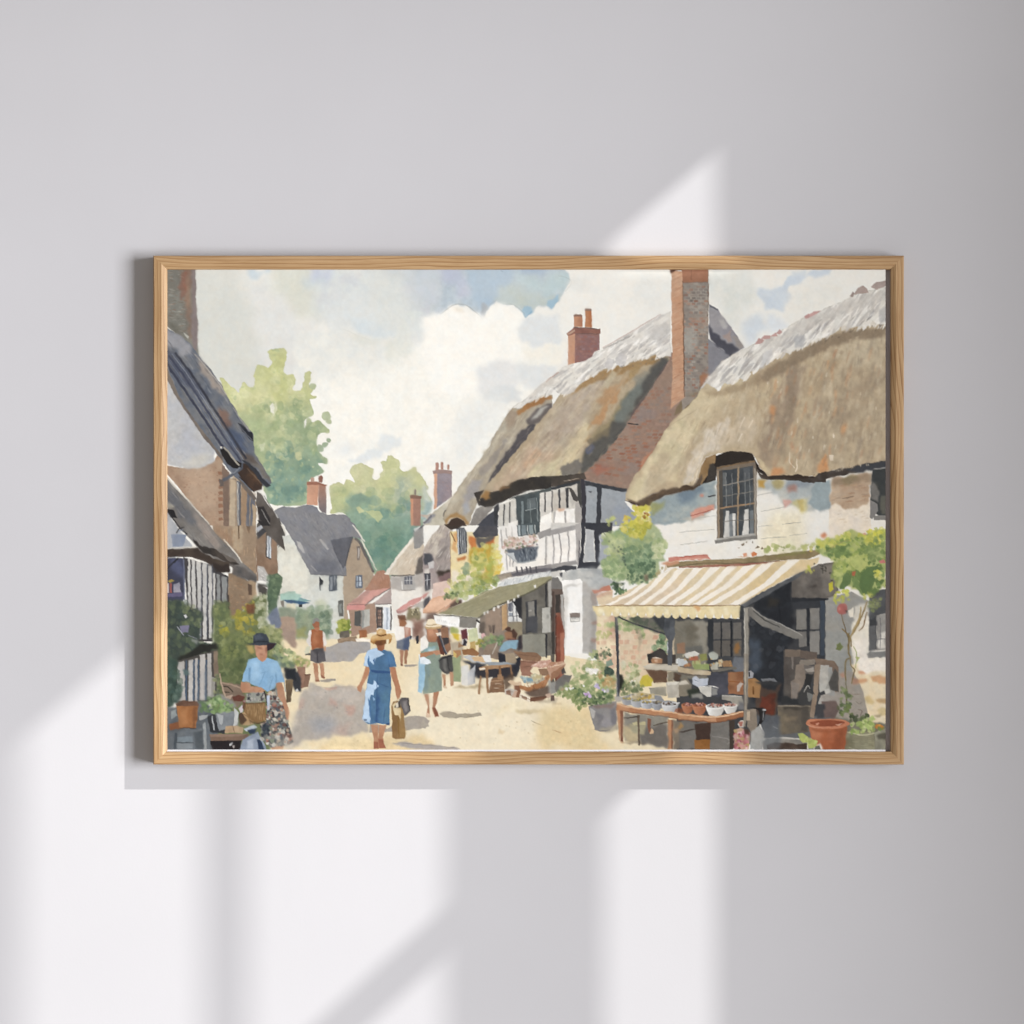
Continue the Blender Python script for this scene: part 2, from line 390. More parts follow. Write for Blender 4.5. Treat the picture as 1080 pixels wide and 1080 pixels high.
P('bb7d52', '540,890 600,880 618,945 545,955', c2='a56b44'); P('efe6d6', '515,955 645,962 640,985 520,980', w=.5); P('8d8f6a', '140,700 150,900 70,1000 0,1000 0,900', f=3, a=.3)
# ---------------------------------------------------------------- white row on the right of the lane
P('e9e4da', '815,430 1090,400 1500,500 1500,900 1040,960 850,960 818,700', w=.4, tv=.03)
P('b3aca5', '812,430 1010,420 1090,400 1090,520 1010,545 820,548', f=1, a=.85)
P('d8ccb8', '755,410 850,280 920,190 1000,95 1090,160 1090,330 1040,400 1000,420 900,422 810,420', c2='cfc0aa')
G('e6dccb b9aa97 c9b9a3 efe7d8', '770,405 1000,100 1090,170 1080,400', 60, (4, 10), (.6, 1.4), 125, 10, a=.55)
P('efe9dc', '755,412 850,280 1000,95 1010,120 870,290 790,415', a=.8); L('6d645c', 1.4, '812,428 900,425 1010,420', a=.9)
P('9a9793', '1000,60 1080,0 1090,150 1050,190 1010,200', w=.5); L('65646a', 1.6, '1000,50 1060,20 1090,0'); P('e8e6e0', '1000,30 1060,5 1050,25 1010,55', a=.8)
P('6f6862', '1040,290 1090,230 1090,400 1010,420 1030,360', f=.6); P('b4b0ab', '895,430 1012,428 1015,548 900,550', w=.4); P('70727a', '925,435 990,432 992,500 928,502', w=.4)
for q in ('948', '970'): L('c9c9c8', .6, q + ',432 ' + q + ',502')
L('c9c9c8', .6, '925,465 992,462'); L('e2ded6', 1.2, '905,470 908,545'); L('928c86', .8, '900,548 1015,546')
P('d69c94', '858,716 960,640 1085,595 1060,640 900,722', w=.5); P('b98e86', '858,718 900,722 1075,640 1000,690 890,750 866,745', w=.4)
P('bfb9b0', '985,690 1060,650 1090,640 1090,700', w=.4)
P('8f8465', '950,700 1060,700 1060,800 950,800', f=1); BR('d9cfae 5d594c', '985,705 1045,705 1045,760 985,760', 3, 4, a=.8)
P('a58877', '975,790 1090,780 1090,960 1000,960', f=2, c2='b79a86'); P('8c6256', '990,830 1060,810 1070,900 990,930', f=1.5, a=.7)
t('C3')
P('b3a5a0', '0,240 240,200 240,500 0,560', c2='a89a96'); P('d9d2c8', '0,380 60,360 70,600 0,640', f=1)
P('d4c9b8', '0,230 40,140 150,0 -40,-90 240,-90 250,40 238,180 235,400 120,440 140,380 70,240', c2='b7aba0')
P('a39893', '235,30 240,390 120,420 100,330 150,120', f=1.4, a=.85); P('8b827c', '110,250 190,180 230,130 180,260 130,300', f=1.2, a=.7)
G('e8e0d2 c4b8a8 8f8780 a79d95', '0,220 150,-20 240,0 235,400 110,420 60,240', 60, (4, 10), (.7, 1.6), 118, 14, a=.55)
P('54565c', '8,240 70,240 80,300 50,330 8,330', f=.6); P('d6d4d0', '40,320 90,300 90,360 50,370', a=.8); P('55565c', '10,410 65,400 65,540 20,560', w=.4); L('c9c9cc', .8, '38,420 40,540'); L('c9c9cc', .7, '12,470 64,460'); P('4a4038', '120,400 235,380 235,425 140,440', f=.8)
P('8a6f6d', '140,430 235,395 235,490 150,480', f=1)
P('dfc5b7', '85,495 200,470 235,500 220,590 80,615', w=.5); P('d19a92', '0,590 60,560 30,600 0,625', w=.4); P('5c5a5e', '0,630 60,590 80,690 10,720', f=.8)
P('dfae8c', '5,705 85,612 200,590 300,600 180,700 130,745 0,745', w=.5, c2='e6bd9e'); L('b98a6a', .8, '0,742 110,738 190,690'); P('c98f6c', '130,745 300,600 250,690 190,740', a=.8, w=.4)
P('6a564c', '190,740 260,640 330,620 340,680 240,710', f=.8); P('80695e', '40,750 120,745 230,860 230,1000 40,1000', f=2)
# chimneys
t('B2')
P('d4a386', '105,735 202,735 196,915 103,905', w=.4, gx='cf9a7c'); P('b5866f', '200,735 266,742 266,985 225,970 203,930', w=.4, g='7e787c')
P('a5705b', '103,716 180,712 275,738 270,750 200,740 105,742', w=.4); P('9d6d5d', '200,672 225,660 238,680 234,720 203,718', w=.4); P('bf9a86', '135,685 150,672 166,685 164,714 136,712', w=.4)
P('d49b7c', '976,850 1002,850 1000,1085 980,1085', w=.3); P('b38976', '1000,850 1062,850 1062,1085 1000,1085', w=.3, g='a57d6c'); P('93705f', '970,832 1000,824 1072,836 1066,856 975,856', w=.3); P('8d8178', '1008,790 1018,770 1026,790 1024,824 1010,824', w=.3)
t('C2')
P('c7c0ac', '0,1060 60,1010 100,960 250,845 225,960 180,1085 0,1085', c2='d3cbb8'); P('9c9ca0', '0,1065 60,1000 105,985 60,1050 0,1090', f=.8); P('6f7078', '0,1060 70,995 75,1010 10,1070', w=.5, a=.7)
P('dbab8d', '95,648 122,642 122,930 95,950', w=.3); P('a89ca1', '120,640 245,640 246,840 120,930', w=.4, c2='9d8f93', g='8f8d99')
G('8d7f86 b8a6a2 b59088', '120,650 245,650 245,830 120,920', 30, (1.5, 3), (.5, .9), 0, 6, a=.5)
P('a78d85', '84,622 120,612 250,620 248,648 120,645 88,652', w=.4)
for a_, b_, c_ in ((108, 136, 555), (150, 176, 552), (205, 224, 572)): P('c39380', f'{a_},{c_ + 6} {a_ + 6},{c_ - 4} {b_ - 4},{c_ - 4} {b_},{c_ + 6} {b_ - 2},614 {a_ + 2},614', w=.3, gx='a98070')
# ---------------------------------------------------------------- ochre cottage and timbered house
t('C3')
P('ecdcae', '232,50 420,60 640,60 640,420 560,520 300,560 235,520', w=.4, c2='e6d49a'); P('e8ddc6', '240,380 400,420 420,560 240,520', f=2)
P('dba468', '255,60 290,60 290,240 250,200', w=.4, f=.8, a=.8); P('d88a4c', '395,100 470,120 465,190 400,195', f=1, c2='c9713c'); P('d27a45', '530,110 615,105 610,200 570,240 525,190', f=.8, c2='c26a3a')
P('d5aa3e', '520,330 620,300 612,440 540,480', f=2); P('cfae46', '395,190 620,170 615,340 400,330', f=1.5, c2='c3b14c'); P('e4c65a', '610,330 680,320 680,390 610,420', f=1)
L('8a6a48', 1.2, '238,55 272,140'); L('a87f50', .8, '232,60 236,480', a=.5)
P('5d6166', '285,30 350,20 372,60 370,240 300,250', w=.4); P('d5d7d8', '292,40 302,38 306,240 298,246', w=.3)
for q in (316, 332, 348): L('b9bdbf', .7, f'{q},35 {q + 8},240')
L('d8d0b8', 1.2, '375,90 382,245'); L('d8cba8', 1.5, '296,255 385,235'); P('c9814a', '290,280 370,262 345,300 300,310', f=.8)
P('4d4e55', '420,70 480,0 640,-30 635,90 600,100 520,100 440,110', w=.5, c2='5f5d60'); P('6b6660', '450,110 560,90 610,110 560,140 520,165 480,190', f=.8)
P('4a4038', '180,0 240,-20 380,-20 300,30 235,40', w=.5)
t('C2')   # left slope of the thatch
P('b8ab93', '168,1030 190,960 260,830 340,700 450,570 560,420 620,290 720,140 760,90 960,-20 1090,-20 1090,110 960,260 800,450 660,610 540,750 470,870 420,990 385,1085 350,1040 290,1005 230,1010 190,1060', c2='b3a894', e=.08)
P('cbc2ac', '180,1010 270,830 460,560 560,420 700,180 740,190 640,380 520,560 400,700 300,880', f=1.5, a=.8)
G('cdc4ae b0a592 a39a8d c4b8a2 968d83', '180,1000 450,570 620,290 760,110 1060,-10 960,240 660,590 480,850 400,1000', 90, (8, 22), (1.6, 4), 121, 7, a=.4, f=.4); G('d3cab4 a3998a 948a7f', '180,1000 450,570 620,290 760,110 1060,-10 960,240 660,590 480,850 400,1000', 60, (5, 14), (.6, 1.4), 121, 8, a=.45)
P('b98a57', '790,110 860,70 960,20 1080,-20 1085,20 960,70 870,110 800,160', f=1, c2='a97a4c'); P('a38f7a', '740,110 800,115 780,220 700,300 690,240', f=1.5, a=.7)
P('9d958c', '480,620 600,480 700,360 720,380 620,540 520,660 470,670', f=1, a=.8); P('a5a2a4', '330,830 420,700 510,690 480,800 380,930 330,940', f=1.5, a=.8); P('a8b0bc', '340,900 380,870 390,960 340,990', f=1.5, a=.6)
P('5e5a5c', '540,740 580,640 660,540 700,470 780,380 800,320 920,220 960,240 870,360 800,450 720,540 640,640 560,720', w=.6, f=.4); P('736b68', '870,200 960,100 1085,50 1085,110 1000,200 940,240 890,240', w=.6, f=.5); P('b9b7ae', '910,200 1000,90 1060,80 960,180', f=.6)
G('4d4b52 6d6768 857c78', '560,700 800,350 930,220 900,330 700,560', 30, (4, 9), (.7, 1.4), 130, 8, a=.5)
P('b08d5c', '180,1050 230,990 290,975 350,1000 390,1060 370,1090 340,1040 290,1015 230,1025 200,1085', w=.5, f=.5); P('4d3f36', '210,1085 240,1030 290,1015 345,1045 370,1090', w=.5); P('8f8a84', '390,1080 450,940 560,900 600,930 540,1000 460,1085', w=.5, c2='a8a298'); L('4f4c4a', .8, '168,1010 185,965 200,955')
P('50525a', '460,1085 540,1000 610,950 640,1000 630,1090', w=.5)
t()   # front slope, brick gable behind
P('4a4440', '500,520 560,500 620,494 622,512 560,516 520,534 505,534', w=.5); P('97867e', '640,470 668,425 706,372 722,372 722,440 690,500 661,520 616,512 610,500', w=.3)
P('a68c7a', '676,419 690,396 706,372 722,372 722,436 708,446 698,464 684,490 668,510 661,520 634,514 612,510 612,498 636,478', w=.3, c2='9c8070')
t('D2')
BR('a86a50 b07456 94847a b08a74 a06048 a88068', '620,300 1060,300 820,790 180,650', 17, 9, a=.7, keep=.75, gap=.24); BR('a87058 b07a60 958880 b0917e a06a54', '800,-90 1060,-90 1000,300 580,290', 14, 7, a=.6, keep=.72, gap=.24)
P('93898a', '780,90 900,100 900,170 700,230 690,180', f=2, a=.4); P('c98a66', '760,560 800,500 860,440 830,540 740,640', f=1, a=.7); P('988e8a', '680,520 730,560 700,650 610,650', f=2, a=.4); P('b06550', '340,600 470,560 520,600 400,660', f=1.5, a=.5)
L('33363a', 1.2, '650,222 740,232')
t()
TH = '505,528 509,520 514,511 529,494 546,474 566,449 581,431 592,414 606,400 625,392 645,387 655,384 668,379 690,374 702,374 707,378 681,419 666,440 656,455 647,468 636,480 624,492 618,498 614,501 600,500.5 581,503 568,504 560,504.5 546,506.5 531,514 521,521.5 516,527.5 508,530'
P('bfb197', TH, w=.8, c2='afa087', e=.05)
clip(TH)
P('c6af9a', '515,520 540,490 560,470 590,470 570,500 530,512', f=3); P('d4cca9', '556,506 565,490 590,484 612,470 610,485 600,500', f=2); P('bdb3a2', '581,432 625,395 640,400 600,470 560,480', f=4)
P('d6caa8', '585,497 600,470 618,445 624,450 612,480 600,497', f=2); P('d0a888', '552,490 566,472 578,468 570,484 556,498', f=1.5, a=.7)
P('b7aba0', '598,418 640,398 612,446 580,476 566,478', f=2, a=.7); P('a99a8c', '566,470 590,446 600,430 596,452 578,474', f=1.6, a=.6)
G('cfc6b0 b3a592 c5b69d a89a86 d6ccb2 bba890', '510,525 600,410 660,385 625,480 590,500', 150, (8, 24), (2, 5), lambda x, y: 128 + (x - 560) * .03, 7, a=.38, f=.5); G('d8d0b8 a6977f ddd3b6 9a8c7a', '510,525 600,410 660,385 625,480 590,500', 120, (5, 14), (.6, 1.5), 128, 8, a=.4)
P('a98555', '608,406 626,394 660,384 690,376 700,374 690,384 655,394 625,404 600,418', f=1.2, a=.75, c2='96713f')
G('c39a68 b58a58 cfae80 a98a60', '612,470 624,440 640,412 660,392 676,384 664,404 644,436 628,462', 40, (6, 14), (1.2, 3), 122, 9, a=.5, f=.5); P('bf966c', '624,446 632,436 640,424 655,410 648,424 640,434 634,448', f=1.2); P('b98f66', '628,424 640,412 660,400 650,416 636,428', f=1.5, a=.7); P('94896a', '620,462 632,450 645,440 655,424 662,412 668,416 652,444 640,458 630,466', f=1.5, a=.9); P('c6bda4', '636,404 644,392 650,392 642,412', f=1, a=.8)
P('6c7a7c', '648,440 655,430 660,418 672,402 690,388 700,378 705,385 680,420 660,446 650,452', f=1.5, a=.95); P('8a8d86', '668,402 684,388 690,390 676,408', f=1.5, a=.7)
P('6a6456', '618,466 640,452 648,444 652,452 632,470 622,472', f=1, a=.7)
P('75736c', '640,474 662,440 684,404 700,384 706,382 690,410 664,446 640,482 622,498 604,502', f=2.5, a=.7); P('4b5054', '612,496 617,474 628,466 640,460 645,446 656,445 666,440 656,456 640,478 622,494 614,503', f=1.6, a=.92); P('56607a', '617,474 624,468 628,470 624,477 618,479', f=1); P('6f6f70', '590,494 602,487 612,484 614,494 606,503 592,502', f=1.2, a=.9); P('3f4147', '686,386 704,374 707,380 684,414 668,436 662,440 672,420', f=1.8, a=.7)
P('63555a', '660,452 668,432 684,414 700,386 708,378 704,390 684,418 668,442', w=.4, a=.8); P('a88f63', '662,396 668,384 676,384 672,394 664,404', f=1, a=.8)
G('33363c 5a5e66', '614,500 640,470 664,442 656,456 640,478', 30, (3, 8), (.6, 1.2), 135, 8, a=.5)
G('9a8c7a d3c9b2 a89a86 8f8272 c9bda4', '510,525 600,410 660,385 625,480 590,500', 90, (4, 12), (1.2, 3), 126, 10, a=.5, f=.3)
P('dcb47c', TH, a=.13)
clip()
# whitened ridge
RG = '556,419 566,410 571,405 581,398 593.5,388 600,385 617,381 627,371.5 636,369 651,359 664,352 681,341.5 697,333 707,328 707.5,376 701,375.5 695,379 691,374 677,379 672,377 667,381.5 661,383 656,386.5 651,385 643.5,390 638.5,387.5 635,389 626,399 623.5,395 615,400 605,414 600,416 588,415 583,410 575,416 566,421 558,425 546,431 540,431 549,424'
P('e6e2d8', RG, w=.7, c2='dedad2', e=.1)
FR('efece4 e4e0d7 d3cfc8 f3f0e8', '548,428 560,424 575,416 585,412 600,414 612,403 624,396 636,388 644,389 652,385 664,382 676,377 690,376 704,374', 46, (3, 7), (2, 4.4), 128, 10)
G('c9c5c0 d6d3cc f7f4ee f5f2ea b9b6b3', RG, 110, (8, 20), (1.8, 4), 142, 9, a=.75); G('b3afab a9a6a4 f6f3ec', RG, 40, (4, 10), (.7, 1.5), 140, 9, a=.6)
G('8f8c8a a5a19d', '640,384 705,345 706,374 660,384', 12, (2, 5), (.5, 1), 135, 8, a=.7); G('9a9590', '560,420 640,380 638,388 575,418', 14, (1.5, 4), (.5, 1), 125, 10, a=.6)
L('b89a92', 1, '636,367 650,359 664,351 682,340 697,332', a=.7); L('a5a09a', 1.6, '636,368 650,362 664,355', a=.6); L('b0796a', .8, '576,403 582,398 589,393', a=.8); P('d8d2c8', '556,419 575,403 585,398 583,404 562,420', f=.8); P('c3bfba', '684,350 706,336 706,360 694,366', f=2, a=.6)
for q in ('655,372 648,382 655,388 660,383 662,376', '641,378 637,386 641,390 645,388 648,380'): P('c9c6c4', q, w=.5, a=.7)
t('D1'); G('7d766e 9a8a70', '380,900 470,860 640,800 740,760 900,740 980,750 900,790 600,850 400,930 ', 24, (2, 5), (.6, 1.2), 120, 18, a=.6)
# small chimney on the ridge
P('d3a284', '145,560 205,540 202,795 145,810', w=.3, c2='c99676'); P('a3776c', '203,545 410,545 410,680 370,700 345,740 290,775 202,795', w=.4, c2='96706c')
clip('203,545 410,545 410,680 370,700 345,740 290,775 202,795'); BR('b08070 8d6a68 9f8688 a86a5a', '206,560 408,560 408,780 206,790', 11, 6, a=.5, keep=.7); clip()
P('a06f60', '130,545 195,490 420,505 416,545 205,545 140,562', w=.4, c2='8c5f55'); P('c9a890', '132,545 200,508 205,525 142,560', w=.3, a=.8); L('6d5650', .8, '205,547 412,548', a=.8); L('6b5650', .8, '190,492 420,506')
P('c99878', '192,390 264,390 268,488 196,490', w=.3, gx='b97c5c'); P('c8926c', '290,345 345,345 345,495 288,492', w=.3, gx='ba7246'); P('9a7868', '190,392 200,382 255,382 266,392 260,402 196,402', w=.3); P('9a7a6a', '286,348 292,336 342,336 348,350 340,355 292,355', w=.3)
t('D2')   # dark eave and timbering
P('4e4842', '0,668 120,662 280,640 300,690 200,705 0,765', w=.5, c2='5a5149'); L('b9a895', .7, '110,712 240,685')
P('a5abb0', '280,700 640,790 720,890 860,930 860,1090 280,1090', w=.3, c2='9fa4a8'); P('9aa2ad', '560,900 720,900 740,1000 540,1000', f=3)
P('d9d4c9', '-340,880 0,760 240,720 280,1085 -360,1085', w=.3)
P('f5f1ea', '20,970 80,950 200,940 200,1070 30,1085', w=.6); P('c0b8ac', '20,800 140,780 150,940 20,960', f=1, a=.7); P('e6bfa4', '60,945 120,945 110,965 65,965', f=.5); P('b5b0aa', '205,890 258,890 262,1080 205,1080', w=.4)
P('a9a59f', '165,830 230,760 230,880 170,930', f=.8, a=.5)
P('45434a', '250,690 278,690 298,800 292,1090 258,1090 262,900', w=.5); P('50504e', '222,715 252,700 262,890 258,940 225,870', w=.5); P('43464c', '280,705 420,735 640,775 640,800 590,800 480,775 290,745', w=.5); P('45474d', '386,750 425,755 420,1090 380,1090 390,900', w=.6)
P('43464a', '-5,765 240,705 245,725 150,755 -5,785', w=.4); P('4a4c50', '60,780 78,775 80,940 66,940', w=.5); P('4a4a4c', '120,770 150,765 150,930 134,940', w=.5); P('55524f', '150,765 170,765 230,850 222,890 190,870', w=.5)
P('3f4046', '315,790 345,795 335,810', w=.3, a=.7); P('414449', '290,1070 385,1072 385,1090 290,1090', w=.3); P('7f7c7a', '0,790 18,785 16,960 0,1000', w=.4); P('8c8986', '112,965 130,960 130,1085 116,1085', w=.4, a=.7); P('8c8986', '38,965 30,1085 20,1085 20,970', w=.3, a=.5)
t('C2')
P('4b463f', '480,860 560,800 640,790 800,700 960,670 1085,665 1085,770 800,800 660,870 600,920 520,930 490,910', w=.6, c2='3f3b38'); P('a87f4c', '490,850 530,790 560,800 580,850 540,870', f=.8); P('86684a', '640,780 720,740 760,730 700,770 640,810', f=.8); P('5d6362', '700,880 800,830 980,790 1085,760 1085,790 960,820 790,860', w=.5)
P('d4d0c6', '650,910 800,860 800,1090 630,1090', w=.4); L('e3ddd0', .8, '700,880 780,855')
for q in ('690,905 680,1085', '735,890 730,1085'): L('4a4a4c', 1.4, q, tap=.1)
P('4a5154', '785,850 985,800 990,1090 790,1090', w=.4, c2='566062'); P('7f8a8c', '830,880 850,875 850,1080 830,1085', w=.3); P('6d7678', '880,860 950,845 955,930 880,945', w=.3); L('a5adab', .9, '865,960 955,938'); L('99a2a0', .8, '960,850 972,1085'); L('8d9896', .7, '905,870 915,1080')
P('d8d3ca', '992,810 1085,790 1085,1000 992,1030', w=.4); L('4c4b4d', 1.5, '1030,805 1030,970', tap=.1); P('f2eee6', '992,1010 1085,970 1085,1090 992,1090', w=.5); P('eee9df', '720,1060 800,1040 800,1090 720,1090', w=.4)
P('3f4145', '598,930 640,900 645,930 620,1085 600,1085', w=.5, c2='55565a')
t('C3')
P('f0ece4', '630,20 990,-20 1085,-20 1085,400 640,430 680,330', w=.4, tv=.03); P('e4e0da', '640,0 800,0 790,200 640,240', f=2, a=.6)
L('b3afab', 1.3, '660,40 668,200'); L('b9b5b0', 1.3, '700,20 712,110'); L('c9c5be', 1.2, '750,10 755,110'); L('a9a6a6', 1.2, '705,240 712,380'); L('a3a0a0', 1.5, '760,230 760,350'); L('b3afae', 1.2, '735,230 735,350')
P('566063', '792,0 985,-30 985,80 800,95', w=.4); P('a9b2b2', '800,0 820,0 822,85 806,90', w=.3); P('7e8a8e', '830,0 870,0 872,80 834,84', w=.3); P('93a0a2', '895,0 930,0 932,70 898,80', w=.3); L('c4cac8', .9, '883,0 886,80'); L('c4cac8', .9, '945,0 948,70')
P('a39f9b', '960,70 1085,20 1085,85 980,115', w=.5); P('9c9894', '1035,100 1050,100 1045,330 1030,330', w=.4, a=.8)
P('d6cfc8', '700,150 760,100 960,80 970,190 860,220 700,230', f=1.5, a=.6); B('d3b1a6 c9a196 b98f86 dcc5b8 d8b8a0 a99c84 9aa07c cbb8a8', '650,170 730,110 820,110 960,70 970,150 900,200 700,235', 90, (.8, 2.2), a=.75)
B('f1e2da e6cfc6', '680,150 940,90 940,150 700,200', 20, (.5, 1.2), a=.8); B('8a8c66 6f7558 74707a', '680,190 970,130 970,190 690,230', 22, (.6, 1.3), a=.7)
P('5c6672', '700,205 780,200 980,175 945,300 800,320 760,260', f=.6, w=.5, a=.9); P('c4c9cb', '700,240 770,230 780,310 800,320 760,300', w=.4); G('3a4250 8d97a0 aab3b8 4d5560', '790,210 950,190 945,300 810,310', 34, (4, 8), (.8, 1.8), 80, 14, a=.8); L('9ba3a6', 1, '790,315 955,300'); L('a6a8a8', 1, '690,225 800,320', a=.6)
P('a39e9d', '620,420 760,390 1090,325 1090,400 740,440 640,460', w=.4, c2='8f8a8a'); P('6d6a70', '735,410 960,370 1085,360 1085,385 900,410 745,435', w=.5)
for q in (790, 830, 875, 905, 955): L('5d5b62', 1.6, f'{q},350 {q + 8},405', tap=.1)
P('c3bcb6', '640,430 690,430 740,470 650,480', a=.6); P('d8dad8', '640,500 700,460 1085,385 1085,440 900,480 760,500 640,520', w=.5); G('f1f0ec b0b4b8 989ea4 e6e5e0', '640,505 700,462 1085,388 1085,438 760,498', 50, (3, 6), (.7, 1.5), 120, 10, a=.7)
# climbing shrub on the ochre wall
B('c9cb6e b5bd62 d3d07a a8b55e dcd489', '320,370 400,280 410,190 500,170 600,160 640,260 620,440 440,600 180,590 230,480', 90, (1.5, 4), a=.6)
B('aab868 98a85c b9c285 8fa06a c6cc94', '240,480 420,380 560,420 640,440 620,500 440,590 300,640 170,610', 80, (1.4, 3.6), a=.65); B('b0bb92 a3b08c 8fa080', '330,350 380,310 400,400 350,420', 14, (1.5, 3), a=.7)
B('8f9e5c 7f9156 a5a94c 94a06e', '450,260 530,250 550,330 480,380 430,420 560,440 640,470 560,560 430,580', 40, (1.2, 3), a=.65); B('6f8050 5e7250', '170,590 300,560 290,620 180,630', 16, (.9, 2), a=.8); B('e8e19a e2d56a', '560,180 680,250 670,380 610,400', 16, (1.5, 3.4), a=.6); B('c9ce8c dcdca0', '590,160 640,160 640,200 600,210', 10, (1, 2), a=.7)
P('c49c3c', '430,420 600,350 600,420 540,480', f=2, a=.5); B('b2ba58 c5c25a 9fae58', '420,300 600,330 560,500 430,460', 26, (1.6, 3.6), a=.5); P('e6e2da', '385,590 430,590 430,630 395,635', w=.5)
t('D3')   # end wall of the timbered house and its doorway
P('d7d3cb', '0,-20 250,-20 250,330 0,360', w=.3); P('f2eee7', '0,80 215,30 210,310 0,330', w=.4); P('a9a5a2', '0,40 210,0 250,-20 215,35 0,85', w=.4)
for q in ('10,80 28,200 18,330', '62,60 85,200 75,330', '140,40 155,160 145,310'): L('aaa6a4', 1.5, q, tap=.1)
P('a19d9a', '0,330 210,295 225,330 0,365', w=.4); P('b3aeaa', '205,-10 250,-20 250,340 220,340', w=.4); L('5a585e', 1.2, '240,130 236,330')
P('42444b', '255,-20 290,-20 290,60 275,310 375,310 362,40 285,28 290,-20 520,-20 510,70 440,60 410,100 415,330 385,370 220,365 235,330 255,200', w=.5)
P('c2c4c3', '290,30 365,40 358,180 372,305 275,308 292,150', w=.5, c2='b8babb'); P('a8adb4', '415,80 480,100 500,300 400,320', w=.3, f=1); L('44464c', 1.4, '440,60 490,115', a=.9); L('44464c', 2, '420,20 510,20')
P('4a4c52', '0,372 110,340 215,345 220,400 130,400 120,380 60,385 0,400', w=.4); P('c9c9c6', '125,385 180,370 195,385 140,400', w=.3)
P('cfccc5', '0,395 80,380 105,400 90,450 60,430 0,450', w=.4); P('55565a', '75,400 105,400 100,445 80,435', w=.3)
P('b9bbb9', '100,400 215,370 440,370 520,480 520,560 400,560 385,760 370,1085 265,1085 260,480 90,480', w=.4, c2='c6c6c1'); P('a5a8a8', '280,440 350,435 350,455 285,458', f=.5, a=.8); P('9fa3a4', '220,365 420,365 500,440 440,430 300,390', f=1.5, a=.7)
P('c2beb6', '265,480 350,520 385,1085 265,1085', f=1.2, c2='b5b1ab'); P('b0aca5', '340,760 385,760 380,1085 345,1085', f=1.5)
P('f3f1ec', '105,500 265,470 268,1085 108,1085', w=.4, tv=.02); P('f6f4ef', '80,490 95,470 255,452 262,490 100,520', w=.5); P('c9c5bd', '100,518 262,490 262,505 130,530', f=.5, a=.8); P('dedbd4', '100,520 140,520 150,560 112,1085 100,1085', f=1)
P('b8b5ae', '160,745 245,738 246,815 165,820', w=.3); P('8d8077', '160,742 246,738 246,775 162,780', w=.3); P('e9e6de', '168,790 240,786 240,806 170,810', w=.2); L('8a8580', .5, '170,782 242,778'); L('a8a39c', .4, '175,797 235,793')
P('8e8a85', '0,440 60,440 90,490 100,545 0,545', w=.4, c2='7d7a76'); P('716158', '0,540 100,540 112,620 112,1085 0,1085', w=.4); P('b3b0aa', '80,590 108,580 116,1085 104,1085', w=.3); P('4a4440', '38,590 78,580 75,740 60,740 40,760', w=.4); P('55463f', '0,560 30,560 28,1085 0,1085', w=.3, a=.7); P('9a6450', '40,740 75,740 112,905 108,1400 40,1400', w=.4, c2='8a4a38'); P('6a3f33', '38,760 48,760 48,1400 38,1400', w=.3); P('b07058', '78,910 110,905 108,1400 80,1400', w=.3); P('45433f', '0,900 30,900 30,1400 0,1400', w=.4, a=.8); L('c9b090', .5, '36,935 50,935')
# the tall chimney and the hipped roof behind it
t('E1')
P('94939a', '245,590 430,730 330,860 270,900 240,905', w=.4, c2='8a8a90'); P('a4a2a5', '250,295 330,340 345,370 400,440 480,550 552,665 430,740 380,690 260,580', w=.5, c2='96949a'); P('585862', '255,470 290,540 340,560 400,630 450,622 510,690 430,740 380,690 260,600', w=.6, f=.6); P('bab8b6', '330,430 380,440 420,480 380,500 340,470', f=1); P('b39a8c', '380,560 440,510 450,600 410,620', f=1, a=.7); P('a59c94', '450,560 500,580 548,660 510,690 470,620', f=.8, a=.8); P('6d6e74', '255,300 330,345 325,355 260,320', w=.4)
P('aaa195', '28,10 250,10 250,280 245,900 200,960 180,1010 150,1085 40,1085 40,500', w=.4, c2='938a80')
BR('8a7f78 9c8c80 b0a69a 7d7470 a08878 8f867e', '36,110 248,110 246,1085 42,1085', 40, 5, a=.75, keep=.85, gap=.26); BR('b38a70 a87a60 b59580', '40,420 248,400 246,560 42,560', 8, 6, a=.5, keep=.6); BR('b0735a a86850 b98468', '36,110 248,110 246,1085 42,1085', 40, 5, a=.6, keep=.3, gap=.26); BR('6b6460 857870', '38,150 248,150 248,400 40,400', 12, 6, a=.5, keep=.35)
P('b0b0a8', '50,510 130,500 150,600 120,700 50,720', f=2, a=.5); P('b08064', '170,900 260,875 230,930 190,990 170,990', f=.8, c2='ab7a58'); P('8d7a5e', '-30,1180 40,1085 150,1085 40,1200 -40,1240', w=.4); P('a1968a', '20,1080 150,1080 60,1160 30,1200', w=.4); P('8d7a5e', '150,1000 190,960 180,1085 60,1085', f=2, a=.5)
P('b07c60', '25,0 250,0 248,105 150,110 28,118', w=.4, c2='a06c50'); L('8a5a42', .7, '100,10 105,100', a=.6); L('7a5540', .6, '28,118 248,108', a=.7); L('6d5240', .8, '248,10 247,300', a=.6)
P('d3a888', '-64,20 26,20 30,110 44,500 45,1085 -70,1180 -55,900 -62,300', w=.3, c2='c99a78'); G('b98868 ab7858 dfc0a4 c29070', '-64,20 26,20 44,500 45,1080 -60,1160', 130, (6, 11), (.5, 1), 156, 5, a=.55, cl=True)
L('5f4638', 1, '30,100 40,500 44,1080', a=.8); P('7a5342', '-76,-5 26,-5 26,10 -30,18 -72,38', w=.4); L('4d3830', 1, '-74,22 -10,-2'); L('c9b0a0', .6, '-66,60 -58,400', a=.5)
